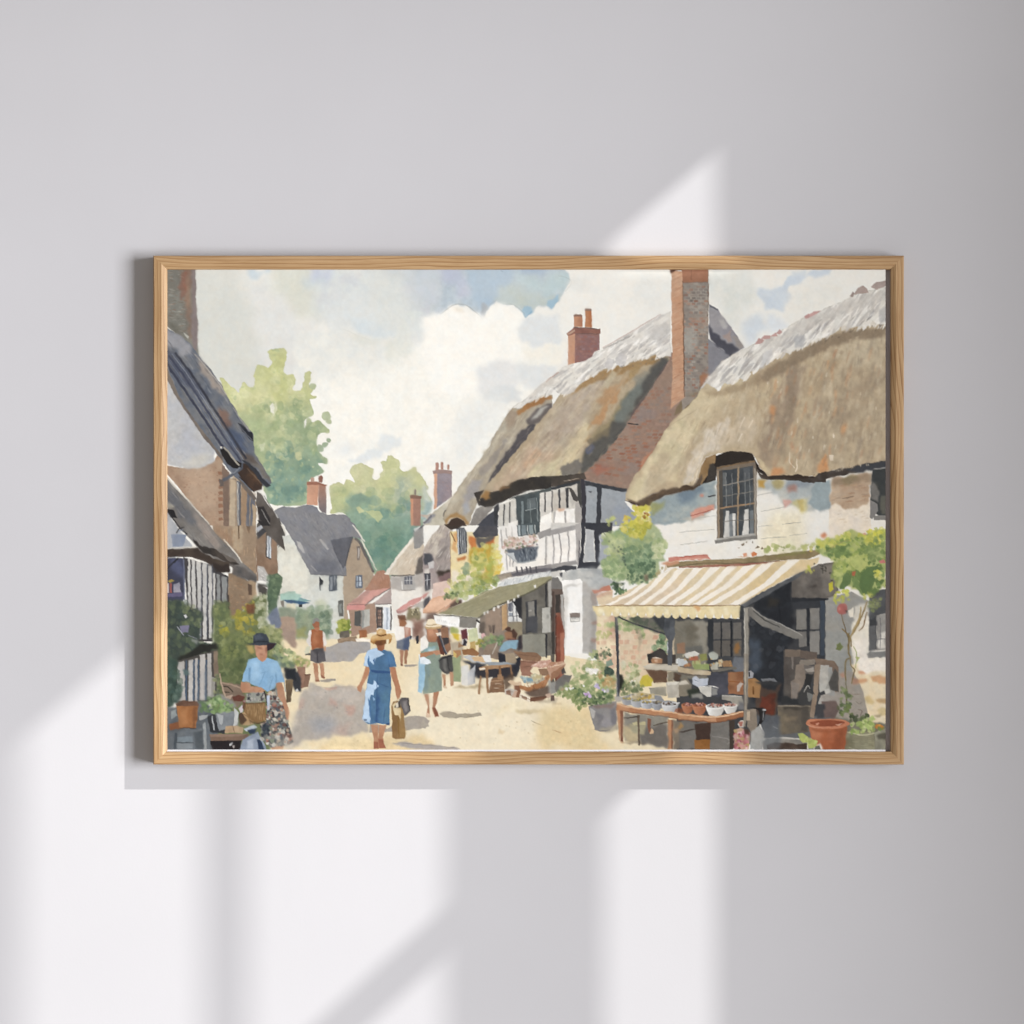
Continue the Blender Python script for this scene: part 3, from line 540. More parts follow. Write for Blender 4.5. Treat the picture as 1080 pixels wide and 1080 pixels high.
# ---------------------------------------------------------------- cream cottage on the right
t('E2')
P('efece4', '-460,880 0,760 1080,620 1800,540 1800,1800 -100,1800 -100,1300', w=.3, tv=.02, c2='ebe7dc')
P('f0e6ca', '760,960 1080,960 1080,1300 700,1330', f=6); P('efeacb', '820,1180 1000,1180 1000,1300 800,1330', f=3, a=.7)
P('9fadb0', '-250,880 0,790 170,730 310,700 312,930 200,1000 90,1040 0,1065 -240,1080', w=.6, f=.7, c2='b0b6b0'); P('7d8f9c', '-20,810 170,745 240,760 150,830 0,900', f=2.5); P('c7c2b4', '20,1020 200,980 250,1000 100,1060', f=1.5)
P('e0a591', '95,960 190,930 300,905 300,945 210,975 205,1000 100,1030', f=.8, c2='d8967f'); L('a5503e', .9, '95,1000 190,978 290,945', a=.8); P('d5907c', '170,820 200,820 205,850 175,850', f=.7); P('4a4a4c', '240,835 310,825 310,835 245,848', w=.3)
P('a7b1b2', '660,690 760,670 1085,690 1240,700 1240,950 1085,955 1000,930 880,915 840,850 760,770 670,785', w=.9, f=1.8, c2='bdbdb4', a=.8); P('98a2aa', '880,690 1080,700 1180,720 1080,780 900,750', f=2.5)
P('b8aa78', '760,690 870,700 860,760 780,750', f=1.5); P('b28c80', '930,740 1010,745 1000,800 920,800', f=1.5); P('b58f3e', '1000,880 1050,870 1060,950 1020,960', f=1); P('d6c988', '940,890 1085,860 1085,960 1030,975', f=1.5, a=.8); P('d9b0a4', '870,850 960,880 900,930', f=1.2); P('c9a04e', '670,700 740,690 720,760 670,770', f=1)
P('3a332e', '180,740 250,600 300,500 440,440 600,450 680,600 760,660 750,690 700,650 640,600 320,600 310,700', w=.6); P('a88960', '160,720 175,600 230,510 310,480 300,560 270,620 240,660 190,740', w=.5, c2='96774e'); P('4a4540', '255,570 290,560 310,600 310,700 270,700 230,720', w=.5)
L('b9b7ae', .6, '0,1035 200,1015 310,1000', a=.7); L('a6a59f', .7, '660,830 790,800'); L('b3b2aa', .6, '690,965 900,925'); L('aaa89e', .6, '870,1072 1030,1055')
# sash window
P('8b7c6a', '318,590 480,560 640,530 655,620 657,1200 642,1190 320,1230', w=.4, c2='7a6e62'); P('4b5054', '335,625 625,580 632,1185 345,1185', w=.3, c2='5a5f62'); P('5d574f', '335,622 365,618 372,1185 345,1185', w=.3)
P('787a78', '368,640 395,636 395,745 372,750', w=.3, a=.8); P('6a6e72', '540,600 600,590 600,690 545,700', w=.3, a=.7); P('63686a', '400,740 440,735 440,900 410,905', w=.3, a=.7)
P('d0cfc9', '395,960 420,960 430,1180 375,1185 385,1050', w=.4); P('d6d5cf', '450,980 475,980 475,1180 455,1180', w=.3); P('d6d4cd', '555,950 585,945 590,1170 530,1180', w=.4); P('9aa0a2', '420,990 450,980 450,1180 425,1180', w=.3, a=.7); P('8d9496', '595,960 628,955 630,1170 600,1170', w=.3, a=.7)
L('a99478', 1.8, '500,590 497,900 495,1190', tap=0); L('b08f6c', 1.6, '345,940 500,915 640,895', tap=0); L('9a948a', 1, '372,745 500,718 640,690', tap=0); L('8a857c', .8, '372,835 500,815 630,795', tap=0); L('7d7a74', .8, '372,1050 630,1030', tap=0)
for q in (395, 445, 555, 595): L('8f9290', .7, f'{q},640 {q + 4},925', tap=0)
L('b5aea0', 1.2, '640,600 645,1190', tap=0); L('8a6f50', 1.4, '320,600 480,566 640,540', tap=0); L('9f8c74', 1.8, '328,620 335,1200', tap=0)
t('E3'); P('b3b0a8', '318,112 640,70 640,92 318,130', w=.3); P('8a8780', '302,128 650,88 655,110 640,118 450,135 305,156', w=.4)
L('8f8c84', .5, '305,150 650,112'); L('b5b4ac', .6, '0,62 130,48 300,38'); L('b3b1a8', .6, '10,168 130,150 240,136'); L('adaba0', .6, '690,118 800,105 910,98'); L('b5b3a8', .5, '930,90 1080,72'); L('bcbab2', .5, '660,12 800,0')
t('F2')   # right end: brick patch, upper window
P('f0e4d3', '510,900 860,860 870,1300 510,1300', w=.3, c2='ecdfca'); P('9fadb0', '390,720 520,700 530,930 400,960 340,900', w=.5, f=.8)
P('b99878', '520,740 540,690 870,630 860,880 780,915 660,935 560,910 530,915', w=1, f=1.3, c2='c0a588', a=.85); P('8a8556', '600,690 740,660 760,700 640,740', f=1.5); P('a08a70', '530,700 880,640 880,700 700,740 540,760', f=1.5, a=.8)
G('c9a57e a87f5e d3b592 96806a', '530,750 860,700 850,870 540,900', 30, (4, 9), (1, 2), -8, 5, a=.5); L('6f5c48', .6, '620,855 720,840'); G('d8c3a8 e6d3b8 c9b08c', '540,950 850,930 850,1080 540,1080', 14, (3, 7), (.6, 1.4), -12, 10, a=.5)
P('50524f', '875,615 990,600 1000,1000 930,1000 860,950', w=.5, c2='45494a'); P('908d89', '860,870 920,900 925,960 880,1030 858,1020', w=.5); P('6b6a60', '950,830 1000,820 1000,990 950,990', f=.6); P('827f7a', '870,700 940,800 930,890 868,860', f=.8); P('8d8a84', '890,1000 1000,998 1000,1040 890,1038', w=.4)
# the thatch itself
t()
TR2 = '659,528 661,519 668,503 682,486.5 698,460 710,443 716,438 735,419 740,408 750,395 763,380 786,368 803,360 823,349 847,336 867,327 896,315 905,309 934,303 940,302 940,486 934,486.5 915,490 897.5,495 890,495 878.5,495.5 868,500.5 860,504 857,502 847,503 838,502 828,502 820,504.5 809,502 801,493 797,484 793,479 786,476.5 772,476 757,478 745,482 740,489 737,503 731,514 723.5,511.5 716,516 700,518 693,519.5 685,523 680,528 671,530 666,529'
P('c6b89c', TR2, w=.9, c2='b4a58b', e=.05)
clip(TR2)
P('d3cba8', '660,528 700,458 740,412 756,419 740,446 722,478 712,505 690,515 672,530', f=2, c2='d8ceae'); P('cfc4a6', '716,440 752,400 790,385 770,419 740,450', f=4); P('c3b79c', '678,519 685,495 700,478 706,474 708,490 698,510 684,524', f=1.5)
P('d5d0c6', '720,510 730,480 745,455 765,440 772,455 758,474 742,480 734,510', f=2); P('c8bca8', '756,470 780,435 800,440 795,470', f=3)
P('9f907e', '800,475 805,450 812,430 820,400 838,380 838,430 826,470 815,498', f=3.5); P('9a8b7c', '818,440 835,395 850,385 840,430 828,452', f=2.5); P('8f8274', '826,408 838,400 832,418 824,422', f=1.5, a=.7)
P('b3a58e', '840,500 850,430 880,370 934,330 936,480 880,494', f=5, c2='bdb097'); P('a39480', '880,420 906,400 934,380 934,400 905,440 890,470', f=3, a=.7); P('a99c86', '845,470 860,440 880,470 865,500', f=3, a=.7)
AN = lambda x, y: 128 - max(0, min(36, (x - 700) * .25))
G('d6ceb8 c6b89d b7a88d dcd4be ada08a', '665,525 720,440 800,370 800,470 740,490 690,520', 130, (9, 26), (2, 5.5), AN, 8, a=.32, f=.6); G('e0d9c4 a59680 c3b496', '665,525 720,440 800,370 800,470 740,490 690,520', 70, (5, 14), (.7, 1.6), AN, 9, a=.38)
P('8f8072', '798,496 800,470 812,440 822,425 812,466 806,498', f=1.6, a=.6); P('857869', '818,470 826,440 836,412 840,420 830,452 822,476', f=1.6, a=.55); P('cdbf9f', '800,420 820,386 838,372 826,400 806,436', f=2, a=.6); P('a8987f', '856,400 890,368 906,366 880,390 862,420', f=2, a=.6); P('cbc2ac', '880,362 920,352 934,350 930,392 900,386 884,380', f=3, a=.7); P('b8aa92', '900,420 934,400 934,480 880,492', f=4, a=.6)
G('a4957e b8a98d 948775 cabea6 91857a c0b298 d3c9b3', '790,380 934,318 936,490 850,500 800,480', 260, (8, 24), (2, 5.5), lambda x, y: 106 - (x - 800) * .05, 10, a=.48, f=.5); G('8d7f6e d8cfb9 a08f78 7f7468', '790,380 934,318 936,490 850,500 800,480', 130, (5, 14), (.6, 1.6), lambda x, y: 108 - (x - 800) * .05, 11, a=.4)
G('cf9668 c98c60 d3a880', '806,380 900,380 880,490 812,500', 26, (7, 16), (2, 4), 104, 10, a=.5, f=.7); G('efe8da f2ecdf e6ddca', '800,400 934,355 930,470 830,480', 18, (3, 7), (1.2, 2.2), 100, 12, a=.65, tap=.5, cl=True)
P('76685a', '800,396 822,380 850,368 880,352 905,348 934,345 934,354 905,358 880,364 850,380 826,392 806,404', f=1.6, a=.7); P('8a7860', '742,414 770,408 800,396 806,402 776,414 750,420', f=1.4, a=.5); P('d8884e', '812,502 816,494 826,492 828,500 820,503', f=1.6, a=.75, w=1.5); P('db9258', '862,490 872,484 874,494 866,500', f=1.6, a=.75, w=1.5); P('e2965a', '866,486 870,478 874,486 872,496', f=1, a=.7); P('d99058', '813,430 818,428 817,440 813,438', f=1.6, a=.75, w=1.5); P('d89a66', '888,448 893,446 890,460 886,462', f=1.6, a=.75, w=1.5); P('cb7f58', '832,468 836,466 838,476 833,476', f=1.6, a=.75, w=1.5)
P('e6dccb', '874,480 879,480 878,486 875,486', w=.4); L('e6dcc8', 1.4, '832,477 833,488 838,494', a=.9); L('e6dcc8', 1.4, '840,484 840,494 838,498', a=.9); L('efe6d4', 1.3, '780,452 785,440', a=.9); L('efe6d4', 1.3, '789,452 794,443', a=.9); L('efe8d8', 1.6, '778,466 783,457', a=.8)
P('6f6253', '745,486 757,479 772,477 790,479 798,486 800,492 790,484 772,481 758,484', f=1.2, a=.5); L('8f8472', 1.2, '705,450 735,432', a=.3)
P('c4b69a', '728,512 733,500 738,488 733,514', f=1, a=.8); G('e6dfcf d6ccb4', '722,512 736,480 750,455 742,480 733,513', 18, (5, 12), (1, 2), 112, 8, a=.7)
P('c9bc9c', '797,482 806,488 812,500 806,501', f=.8)
G('85786a 9a8a74 d6ccb6 a5957e cbbfa6 8d7d6a', '800,400 860,370 934,345 936,490 850,500 800,480', 170, (4, 12), (1.4, 3.6), lambda x, y: 106 - (x - 800) * .05, 13, a=.5, tap=.4, f=.3); G('9a8c76 d9cfb8 ada088', '690,500 740,420 800,390 800,470 740,480 700,520', 60, (4, 12), (1.2, 3), AN, 10, a=.35, tap=.6)
G('6f6252 85745f', '672,528 690,520 720,512 736,505 745,484 790,478 802,494 812,502 850,502 880,494 934,484 934,490 880,500 850,506 810,506 796,490 770,480 745,488 736,512 700,522 672,532', 60, (2, 5), (.7, 1.4), 105, 20, a=.6)
P('e2bf8c', TR2, a=.22)
G('cd9064 c88a5c d6a274 b98460', '800,400 930,350 934,480 815,500', 40, (6, 16), (1.4, 3.4), 106, 12, a=.4, f=.8)
clip()
# broken dark fringe under the eaves
t(); P('6d5c4c', '660,526 671,529 680,526 700,516 716,514 731,512 740,500 740,510 731,517 716,520 700,523 684,530 668,533', w=.6, f=.5); t('E2'); P('50463e', '640,600 700,655 760,668 1085,672 1240,680 1240,716 1085,712 760,694 690,690', w=.7)
t('E2'); P('5c4a3a', '-5,770 60,740 120,760 175,735 165,690 180,745 120,775 0,805', w=.7, c2='6d5843'); P('473d35', '740,665 880,660 1085,665 1085,720 960,690 880,685 760,690', w=.7); P('463a32', '880,668 1000,655 1085,670 1240,680 1240,690 1200,715 1085,720 1000,700', w=.9)
t('D2'); P('5a4c40', '790,885 850,830 950,790 1085,770 1085,800 960,830 860,880 830,930 730,915 715,895', w=.9, c2='75604a'); P('52463e', '615,870 720,895 700,905', w=.5)
t('F2'); P('4d443d', '380,690 420,640 520,620 640,600 840,560 1000,540 1000,580 860,600 740,640 600,665 470,700 380,735 200,690', w=1, c2='5c5450'); P('4b4d52', '640,610 850,560 1000,545 1000,590 760,640', w=.8, f=.5); G('c4b8a0 b5a68e d3c8b2', '540,600 700,580 840,560 850,580 650,620 540,640', 24, (2, 5), (.7, 1.4), 110, 25, a=.8)
# its white ridge
t()
RG2 = '738,410 750,395 763,380 786,368 803,360 823,349 847,336 867,327 896,315 905,309 934,303 940,302 940,342 927,343 920,339 917,344 909,345 903,344 897,346.5 892,344 885,345.5 880,350 870,356 862,357 854,363 842,368 832,373.5 826,371.5 817,378 812,376 806,385 797,391 792,392 785,401 779,399 772,404 767,406 764,404 758,412 753,410 745,404 741,409'
P('e9e5dc', RG2, w=.7, c2='e1ddd3', e=.1)
FR('efebe2 e6e1d7 d3cec7 f3f0e8', '739,412 748,405 758,410 772,403 785,400 797,390 806,384 818,376 832,372 848,364 860,358 872,354 884,346 900,346 912,345 922,341 934,343', 48, (3, 7), (2.2, 5), 122, 9)
clip(RG2); clip()
G('c4beb7 cfc9c1 f8f5ee f6f2ea b5b0ab b9b6b4', RG2, 110, (9, 24), (2, 4.6), lambda x, y: 133 - (x - 750) * .05, 7, a=.8); G('a39f9b f8f5ee 98958f', RG2, 46, (5, 12), (.7, 1.6), 130, 8, a=.6)
P('cfcac2', '806,362 850,337 900,316 934,304 934,316 880,334 830,358 808,372', f=1.5, a=.7); P('c3c2c2', '805,372 816,368 812,384 800,390', f=1, a=.6); P('b9b9ba', '838,356 850,354 846,366 838,366', f=.8, a=.7); P('b3b2b2', '926,326 934,322 934,340 927,342', f=1, a=.6)
G('76685a 867866', '830,374 868,358 900,346 934,342 934,348 900,352 860,366', 30, (2, 6), (.8, 1.6), 122, 16, a=.7)
for q in ('796,364 800,357 806,359 804,362', '802,358 806,354 812,354 812,358', '810,356 818,351 820,355', '818,352 822,347 825,350 822,353'): P('c9a39c', q, w=.4)
P('cfa6a0', '848,335 858,329 866,328 860,332 851,337', w=.4); P('a99890', '896,313 899,308 901,310 899,314', w=.4); P('b7a49a', '900,311 904,304 910,301 914,305 916,309', w=.5); P('b3a29a', '918,303 924,298 934,296 934,302 924,306', w=.5); P('c79a94', '848,334 853,331 853,336 849,337', w=.3)
# ---------------------------------------------------------------- left-hand row
t('A3')   # farthest brown house
P('98806a', '755,100 860,40 930,60 940,430 870,430 760,470', w=.4, c2='8a6e58'); P('ab8a70', '840,40 925,70 930,300 860,420', f=2, a=.5)
P('5e5650', '838,70 865,30 890,50 880,295 838,270', w=.4); P('d6dbdf', '850,90 880,85 882,280 848,265', w=.3); L('6d7680', 1, '866,60 864,280', tap=0)
P('5a5651', '760,0 800,-60 950,-60 1005,60 1000,92 960,90 900,60 850,35 770,120', w=.6, c2='67625d'); P('b7bac0', '758,20 800,-5 840,0 770,60', w=.4); P('4d4d50', '758,70 850,10 870,30 765,125', w=.4); L('6a6c72', 1.2, '968,90 970,135 930,170', tap=0); L('4f5056', .8, '955,170 945,190')
P('e2ddd0', '965,-5 985,0 1010,70 1000,80', w=.3)
t('A2')
P('5f5852', '760,800 800,815 850,900 920,990 960,1085 1000,1300 870,1180 780,1060 755,900', w=.5, c2='6d6660'); P('3d3a3a', '760,930 820,920 880,1040 860,1085 790,1040', w=.5); L('8d8a86', 1, '800,950 870,1070'); L('7c7874', .9, '820,830 940,1030'); P('3a3838', '765,1040 850,1060 880,1085 800,1085', w=.4)
t('A3')   # tall ochre house front
P('ac947a', '330,-200 560,-260 755,-200 758,460 690,470 640,380 560,270 480,190 400,60', w=.3, c2='9a846c')
P('b8a488', '560,-480 630,-480 640,230 560,200', f=1, a=.9); P('9c866e', '660,-300 750,-260 752,300 660,330', f=2, a=.6); P('a58368', '400,0 480,20 560,140 500,180', f=1.5, a=.6)
P('75604c', '598,-20 612,-20 618,110 604,118', w=.4); P('6f5a48', '668,-10 705,-10 700,75 680,40', w=.4, a=.85)
G('a98562 d0b08a b0906c', '400,20 750,-100 755,440 650,380', 60, (3, 9), (.7, 1.5), 88, 8, a=.4)
P('a0886e', '520,410 560,400 690,470 755,470 745,680 660,700 560,800 520,790', w=.4, c2='8f7860'); P('b59c7c', '690,460 755,465 750,640 700,620', f=1, a=.8); G('8f6a50 a47c5a c7a37a', '530,430 680,480 660,690 540,780', 40, (1.5, 4), (.7, 1.4), 4, 20, a=.5); P('6a5648', '685,495 720,505 718,590 690,590', w=.5); L('4a3f38', 1.4, '522,590 530,780', tap=.1)
t('A2')
P('b59a80', '0,575 130,600 300,580 400,540 440,470 470,520 480,700 530,1085 360,1085 200,890 100,760 0,640', w=.4, c2='a78a72'); P('c2a88e', '130,610 400,600 440,900 300,960 180,860', f=3, a=.7)
G('96705a a67f66 8a6650', '0,590 460,500 470,1080 380,1080 180,850', 60, (1, 3), (.8, 1.6), 2, 20, a=.5)
for y in (630, 700, 745, 800, 850, 905, 960, 1020): P('95654c', f'435,{y} 470,{y - 6} 478,{y + 20} 440,{y + 28}', w=.5, a=.65)
P('8a7363', '470,560 530,640 530,1085 480,1085', w=.5, c2='7c685c'); P('9d8a76', '530,680 590,690 592,1085 525,1085', w=.4, c2='b09a7e'); P('c5b296', '540,690 580,700 580,1085 528,1085', w=.4, a=.8)
P('6f737c', '592,700 625,720 625,1085 598,1085', w=.4); L('c9c3b6', 1, '600,720 605,1080', tap=0); P('a58a6e', '630,740 680,790 670,1085 625,1085', w=.4); P('6d6f78', '680,790 750,880 752,1085 670,1085', w=.4, c2='7d7c80'); P('bba688', '725,900 750,920 752,1085 725,1085', w=.3); L('a9967c', .9, '705,850 700,1080', tap=0); L('44464c', .8, '620,720 625,1080', tap=0)
t('A1')   # chimney, roof and plaster gable
P('8b8a80', '-10,-10 245,-10 248,300 262,420 258,600 280,750 200,700 110,560 -10,480', w=.5, c2='7c7970')
P('b08063', '150,-10 220,-10 210,300 200,600 180,560 165,300 150,180', f=2.2, a=.65, c2='9a6d58'); P('8d7f7c', '215,-10 245,-10 248,280 262,450 260,680 225,690 205,540 220,300', w=.5, f=.3); G('a5a298 6f6c62 94725e b0ada2 7d6a5c', '0,0 165,0 180,540 110,540 0,460', 90, (2, 6), (.7, 1.6), 2, 12, a=.55); P('9d5f4a', '110,40 160,20 165,200 110,260', f=1.2, a=.5); P('c9c9bd', '140,530 190,570 180,590 150,560', w=.4, a=.8); P('6d6a5e', '0,450 110,500 100,560 40,520', f=1.5, a=.6)
t()
LR = '170,344 177,347 190,354 200,362 208,372 214,380 222,389 228,398 235,408 240,419 246,428 254,441 262,451 268,458 268,467 269,478 275,488 281,498 287,509 283,513 277,513 269,519 262,517 250,505 240,494 225,473 205,448 195,430 187,419 176,402 170,396'
P('6c737f', LR, w=.6, c2='7b7d80', e=.08)
clip(LR)
P('9a9ba0', '172,346 196,358 206,376 190,374 174,360', f=2); P('a59a90', '205,372 216,384 228,400 240,420 226,410 212,392', f=1.5); P('5a6070', '176,366 200,392 222,420 214,424 190,400 176,384', f=2); P('8b6a5a', '230,428 240,434 244,450 238,454 230,440', f=1.5, a=.8); P('57637a', '240,450 256,460 262,478 250,476 242,466', f=1.5); P('6a5f58', '250,470 268,482 272,492 258,488', f=1.5)
G('8d929a 565c6a a0a2a6 75706c 4d5260', '176,350 210,376 265,460 284,512 240,490 180,400', 140, (5, 14), (.7, 1.8), 54, 6, a=.45)
for o in range(5): L(('3e4152', '6f7686', '464a5e', '8d929c', '3b3d48')[o], (2.6, 1.2, 2.2, 1, 2.6)[o], [[172 + o * 3.2, 378 - o * 1.5], [190 + o * 3.4, 404 - o * 1.8], [215 + o * 3, 441 - o * 2], [234 + o * 3, 470 - o * 2], [250 + o * 2.5, 490 - o * 1.4]], a=.85, tap=.1)
clip()
L('c9c0b4', 1, '206,374 214,383 222,393 231,404 239,417', a=.7); L('b9b2a8', .8, '246,430 256,445 264,455', a=.7)
t('A2'); P('33363f', '600,215 650,240 690,290 725,295 735,375 700,350 640,290', w=.4); L('777a82', .8, '610,235 670,310 725,360'); P('3d3f45', '640,530 700,560 760,620 830,700 880,745 840,760 760,690 680,600', w=.8); P('7a756f', '690,540 800,580 885,720 830,690 760,610', f=.8)
P('c4c4c3', '0,-260 40,-160 100,0 170,120 250,240 330,350 410,440 400,540 330,590 180,605 0,565 -20,560 -20,-260', w=.4, f=.5, c2='b7b9bd'); P('b3b5bc', '100,150 220,300 300,420 200,480 120,380', f=5, a=.7); P('cfc9b8', '120,560 180,500 380,480 340,585 180,600', f=3, a=.6)
P('857a70', '-20,-300 30,-190 100,-20 180,110 260,225 340,330 420,430 470,500 480,560 420,460 320,355 240,240 160,115 80,0 -20,-190', w=.4, c2='6d645e')
P('2f2d2c', '450,440 500,430 560,520 640,560 640,610 560,600 510,560 470,500', w=.5); L('a8a294', 2, '480,420 540,490 600,560 620,570'); P('d9d4c8', '452,415 470,418 470,434 452,432', w=.3)
P('4a3b33', '600,640 650,560 690,580 810,740 800,780 740,800 640,700', w=.5, c2='5d4636'); L('6f5a48', 1.5, '680,600 800,730'); L('3a3230', 1, '610,670 740,800'); P('746a62', '600,680 720,800 760,860 740,880 640,760', w=.4)
L('5d636e', 3.2, '445,720 530,670 630,600', tap=.1); L('7c828c', 1.6, '520,580 560,640 620,590', tap=.2); L('565a64', 2, '640,560 635,610', tap=.1); P('6d625c', '440,690 480,700 480,750 450,755', w=.4)
# lean-to roof of the nearest house
P('8b8782', '-10,650 60,740 200,890 330,1040 440,1180 560,1290 640,1390 755,1500 755,1550 640,1480 520,1420 400,1390 300,1320 200,1200 80,1080 -10,900', w=.5, c2='7a7570')
clip('-10,650 60,740 200,890 330,1040 440,1180 560,1290 640,1390 755,1500 755,1550 640,1480 520,1420 400,1390 300,1320 200,1200 80,1080 -10,900')
P('6a6c72', '-10,700 100,860 260,1080 160,1060 -10,880', f=1.5, a=.8); P('9a8f86', '200,920 330,1060 480,1250 420,1300 260,1100', f=1.5); G('5f6066 a8a29a 8f8880 6f6a66', '-10,660 200,900 640,1400 520,1420 200,1200 -10,880', 60, (5, 14), (.7, 1.6), 50, 5, a=.5)
clip()
L('d3cdc0', 1.6, '-5,665 60,745 200,890 360,1075', a=.95); L('e0d9ca', 1.5, '480,1200 560,1290 640,1400', a=.9)
P('2f2e30', '0,940 60,960 90,1020 40,1020 10,990', w=.6); P('a9a494', '-5,870 60,910 40,950 0,920', f=.8, a=.7); L('3a3a3c', 1.2, '0,960 100,1085 170,1160')
t('A3'); P('b9babc', '-10,-180 0,-120 120,60 200,150 220,180 60,190 -10,200', w=.3, c2='a6a9ad'); P('8f99ab', '38,80 170,82 140,180 52,182', w=.4, c2='7d889c'); L('3c3c3e', 1.4, '85,70 110,30 150,20'); L('3c3c3e', 1.2, '100,0 150,60 180,80'); L('8a94a6', 1.2, '100,50 140,40')
P('403b38', '220,120 300,180 420,200 520,290 620,330 560,340 420,270 300,225 230,150', w=.8, c2='514943'); P('6f675f', '460,230 560,280 600,320 520,300', w=.7); L('c9c4ba', 1, '610,368 645,370')
P('5d5b5a', '540,330 640,350 755,440 755,475 640,450 560,420', w=.6, f=.5, c2='6d6763')
P('4b4039', '-10,205 260,190 290,225 420,290 530,320 530,400 430,400 380,340 300,300 200,270 -10,270', w=.5, c2='554a40'); L('bdb8ae', 1.4, '0,200 260,188', a=.9)
# timbered ground floor: dark ground with pale panels
P('4c4a4c', '140,270 380,340 470,410 520,430 520,760 400,700 390,980 260,980 180,720', w=.4)
for q in ('180,280 200,285 205,690 185,690', '212,285 240,292 248,710 215,700', '252,300 292,315 290,700 262,690', '302,320 342,330 338,960 310,960', '352,340 382,345 384,950 358,950', '392,400 410,402 410,680 392,680', '424,412 450,418 455,650 424,660', '465,430 508,440 512,640 470,650'):
    P('c2c0bb' if q[0] < '4' else '8f9190', q, w=.5)
P('b3b4b4', '265,690 290,690 295,960 270,960', w=.5, a=.8)
for x in (340, 383, 292): L('5d6a80', 1, f'{x + 4},330 {x + 2},940', a=.5, tap=.1)
P('3c3330', '390,330 530,340 525,410 420,405', f=.8, a=.8)
P('4c4f66', '-10,270 140,280 150,600 140,640 -10,640', w=.4, c2='434657'); P('595f7d', '30,280 130,300 130,440 60,400', f=1.5); L('35363c', 1.8, '0,370 100,280', tap=.1); L('6d7288', 1.6, '145,290 150,630', tap=.1); L('9a9ca0', 1.2, '0,280 90,268'); P('6a6585', '0,575 130,570 135,600 0,605', w=.4); P('b59c48', '5,470 40,455 70,470 30,490', w=.5, a=.9); P('c0b6b4', '0,490 20,490 22,570 0,572', w=.4); P('9c5c58', '25,490 45,490 45,570 28,570', w=.4); P('a8a4b0', '60,500 110,480 120,570 60,570', w=.5, c2='8a8a98'); P('9d9a94', '0,640 40,630 30,660 0,660', w=.4)
# pale blooms in the gap between the houses
P('57534e', '765,480 850,520 840,600 770,590', f=.8); P('d3d0cb', '770,340 820,350 870,430 850,470 770,470', w=.6, c2='b8b5b0'); G('8d8984 eae7e2 a7a39e', '770,340 870,440 850,540 770,540', 20, (3, 6), (.8, 1.6), 40, 20, a=.7); P('bfb8a8', '765,600 840,590 840,760 770,800', w=.5, c2='a49d8c'); P('5a5048', '780,590 830,590 820,610 790,610', w=.4)
P('6a7f62', '870,420 940,405 975,440 970,520 940,600 930,700 860,760 850,560', w=.7, c2='5b7058'); B('7d9270 5a7058 8aa07a 4f6450', '860,420 970,420 960,600 860,740', 34, (1.2, 3), a=.6); P('7d879a', '850,760 930,690 965,740 965,870 880,850', f=.8, c2='6f7a8c')
P('a9cabc', '960,580 1040,560 1085,560 1085,630 960,630', w=.4); P('a9bfb0', '985,580 1030,555 1085,560 1085,575', a=.7); P('49617f', '1010,640 1070,640 1060,665 1020,665', f=.4); P('d6d0b6', '1010,665 1085,660 1085,710 1010,720', w=.4); P('8a8276', '960,640 990,630 990,700 970,690', w=.4); P('8f9a85', '950,700 1085,700 1085,790 950,780', f=1, c2='a2a792'); P('b59c87', '970,770 1085,780 1085,1050 980,960', f=1.2, c2='a58f7f')
# planting along the left wall
P('7d8659', '390,660 500,640 560,800 680,680 750,620 840,560 850,840 960,880 990,1100 860,1900 390,1900', f=1.5, c2='6c784f')
P('4f5a4e', '-10,630 110,620 190,700 300,720 290,980 400,1000 420,1100 440,1500 -10,1500', f=1.2, c2='434e48')
B('5e6b52 4a5850 6d7a58 3f4c46 566450', '-10,640 110,625 290,730 280,970 430,1000 420,1180 0,1180', 170, (1.5, 4), a=.55)
B('75805a 6a7452 848c66 58664e', '130,650 300,720 280,900 150,850', 34, (1.2, 3), a=.55); B('8f9862 7a8655 9aa06a 69774f 5d6b4c', '400,650 520,640 560,800 500,1000 450,1100 420,900', 70, (1.5, 3.6), a=.6)
B('a39c3c b5a838 8f8a40 c0b04a 9c983f', '560,760 650,680 740,640 750,900 680,960 600,900', 60, (1.4, 3.4), a=.7); B('b3ad3e 9f9c40', '450,850 510,860 530,960 480,950', 14, (1.5, 3.4), a=.75)
B('bdc0a0 a8ae8e c9c9b0 b3b892', '740,600 850,560 850,860 770,880', 40, (1.2, 3), a=.6); B('a0a46e b3b57c 8a9462 c3c49a', '800,830 970,880 990,1080 880,1090', 50, (1.4, 3.4), a=.6)
P('7c4c3a', '665,670 745,660 740,740 680,750', w=.8, f=.4, a=.85)
B('56643f 647048 4d5a3c 71794e', '440,960 700,930 740,1400 440,1500', 130, (2, 4.5), a=.5); B('8a9158 9aa05e 737f4c', '480,900 730,880 700,1100 480,1150', 50, (1.5, 3.5), a=.5)
P('c9c9ca', '145,755 165,750 180,775 160,785', w=.5); P('7d7a92', '110,850 190,840 180,900 130,910', w=.6); L('a3a3b0', 1, '90,855 150,930'); L('8a8c96', .8, '180,930 260,960'); P('9a9c98', '210,960 270,980 260,1000 210,985', f=.6, a=.7)
t('A4')   # window boxes, the lower timbered panel
P('33342f', '230,200 300,150 430,150 440,190 300,240 110,300 100,270', f=.8); P('55514c', '80,300 430,200 440,440 400,640 80,640', w=.4)
for q, c_ in (('95,310 150,298 160,630 80,640', 'b6b2ad'), ('185,290 225,285 225,640 185,640', 'bdb9b4'), ('240,280 265,275 265,640 242,640', 'b4b0ac'), ('280,250 325,240 328,630 280,630', 'bab6b1'), ('342,235 375,230 382,420 372,620 345,620', 'b3afaa')): P(c_, q, w=.5)
for x in (168, 232, 270, 334): L('4c6078', 2.2, f'{x},290 {x - 2},630', tap=.1, a=.85)
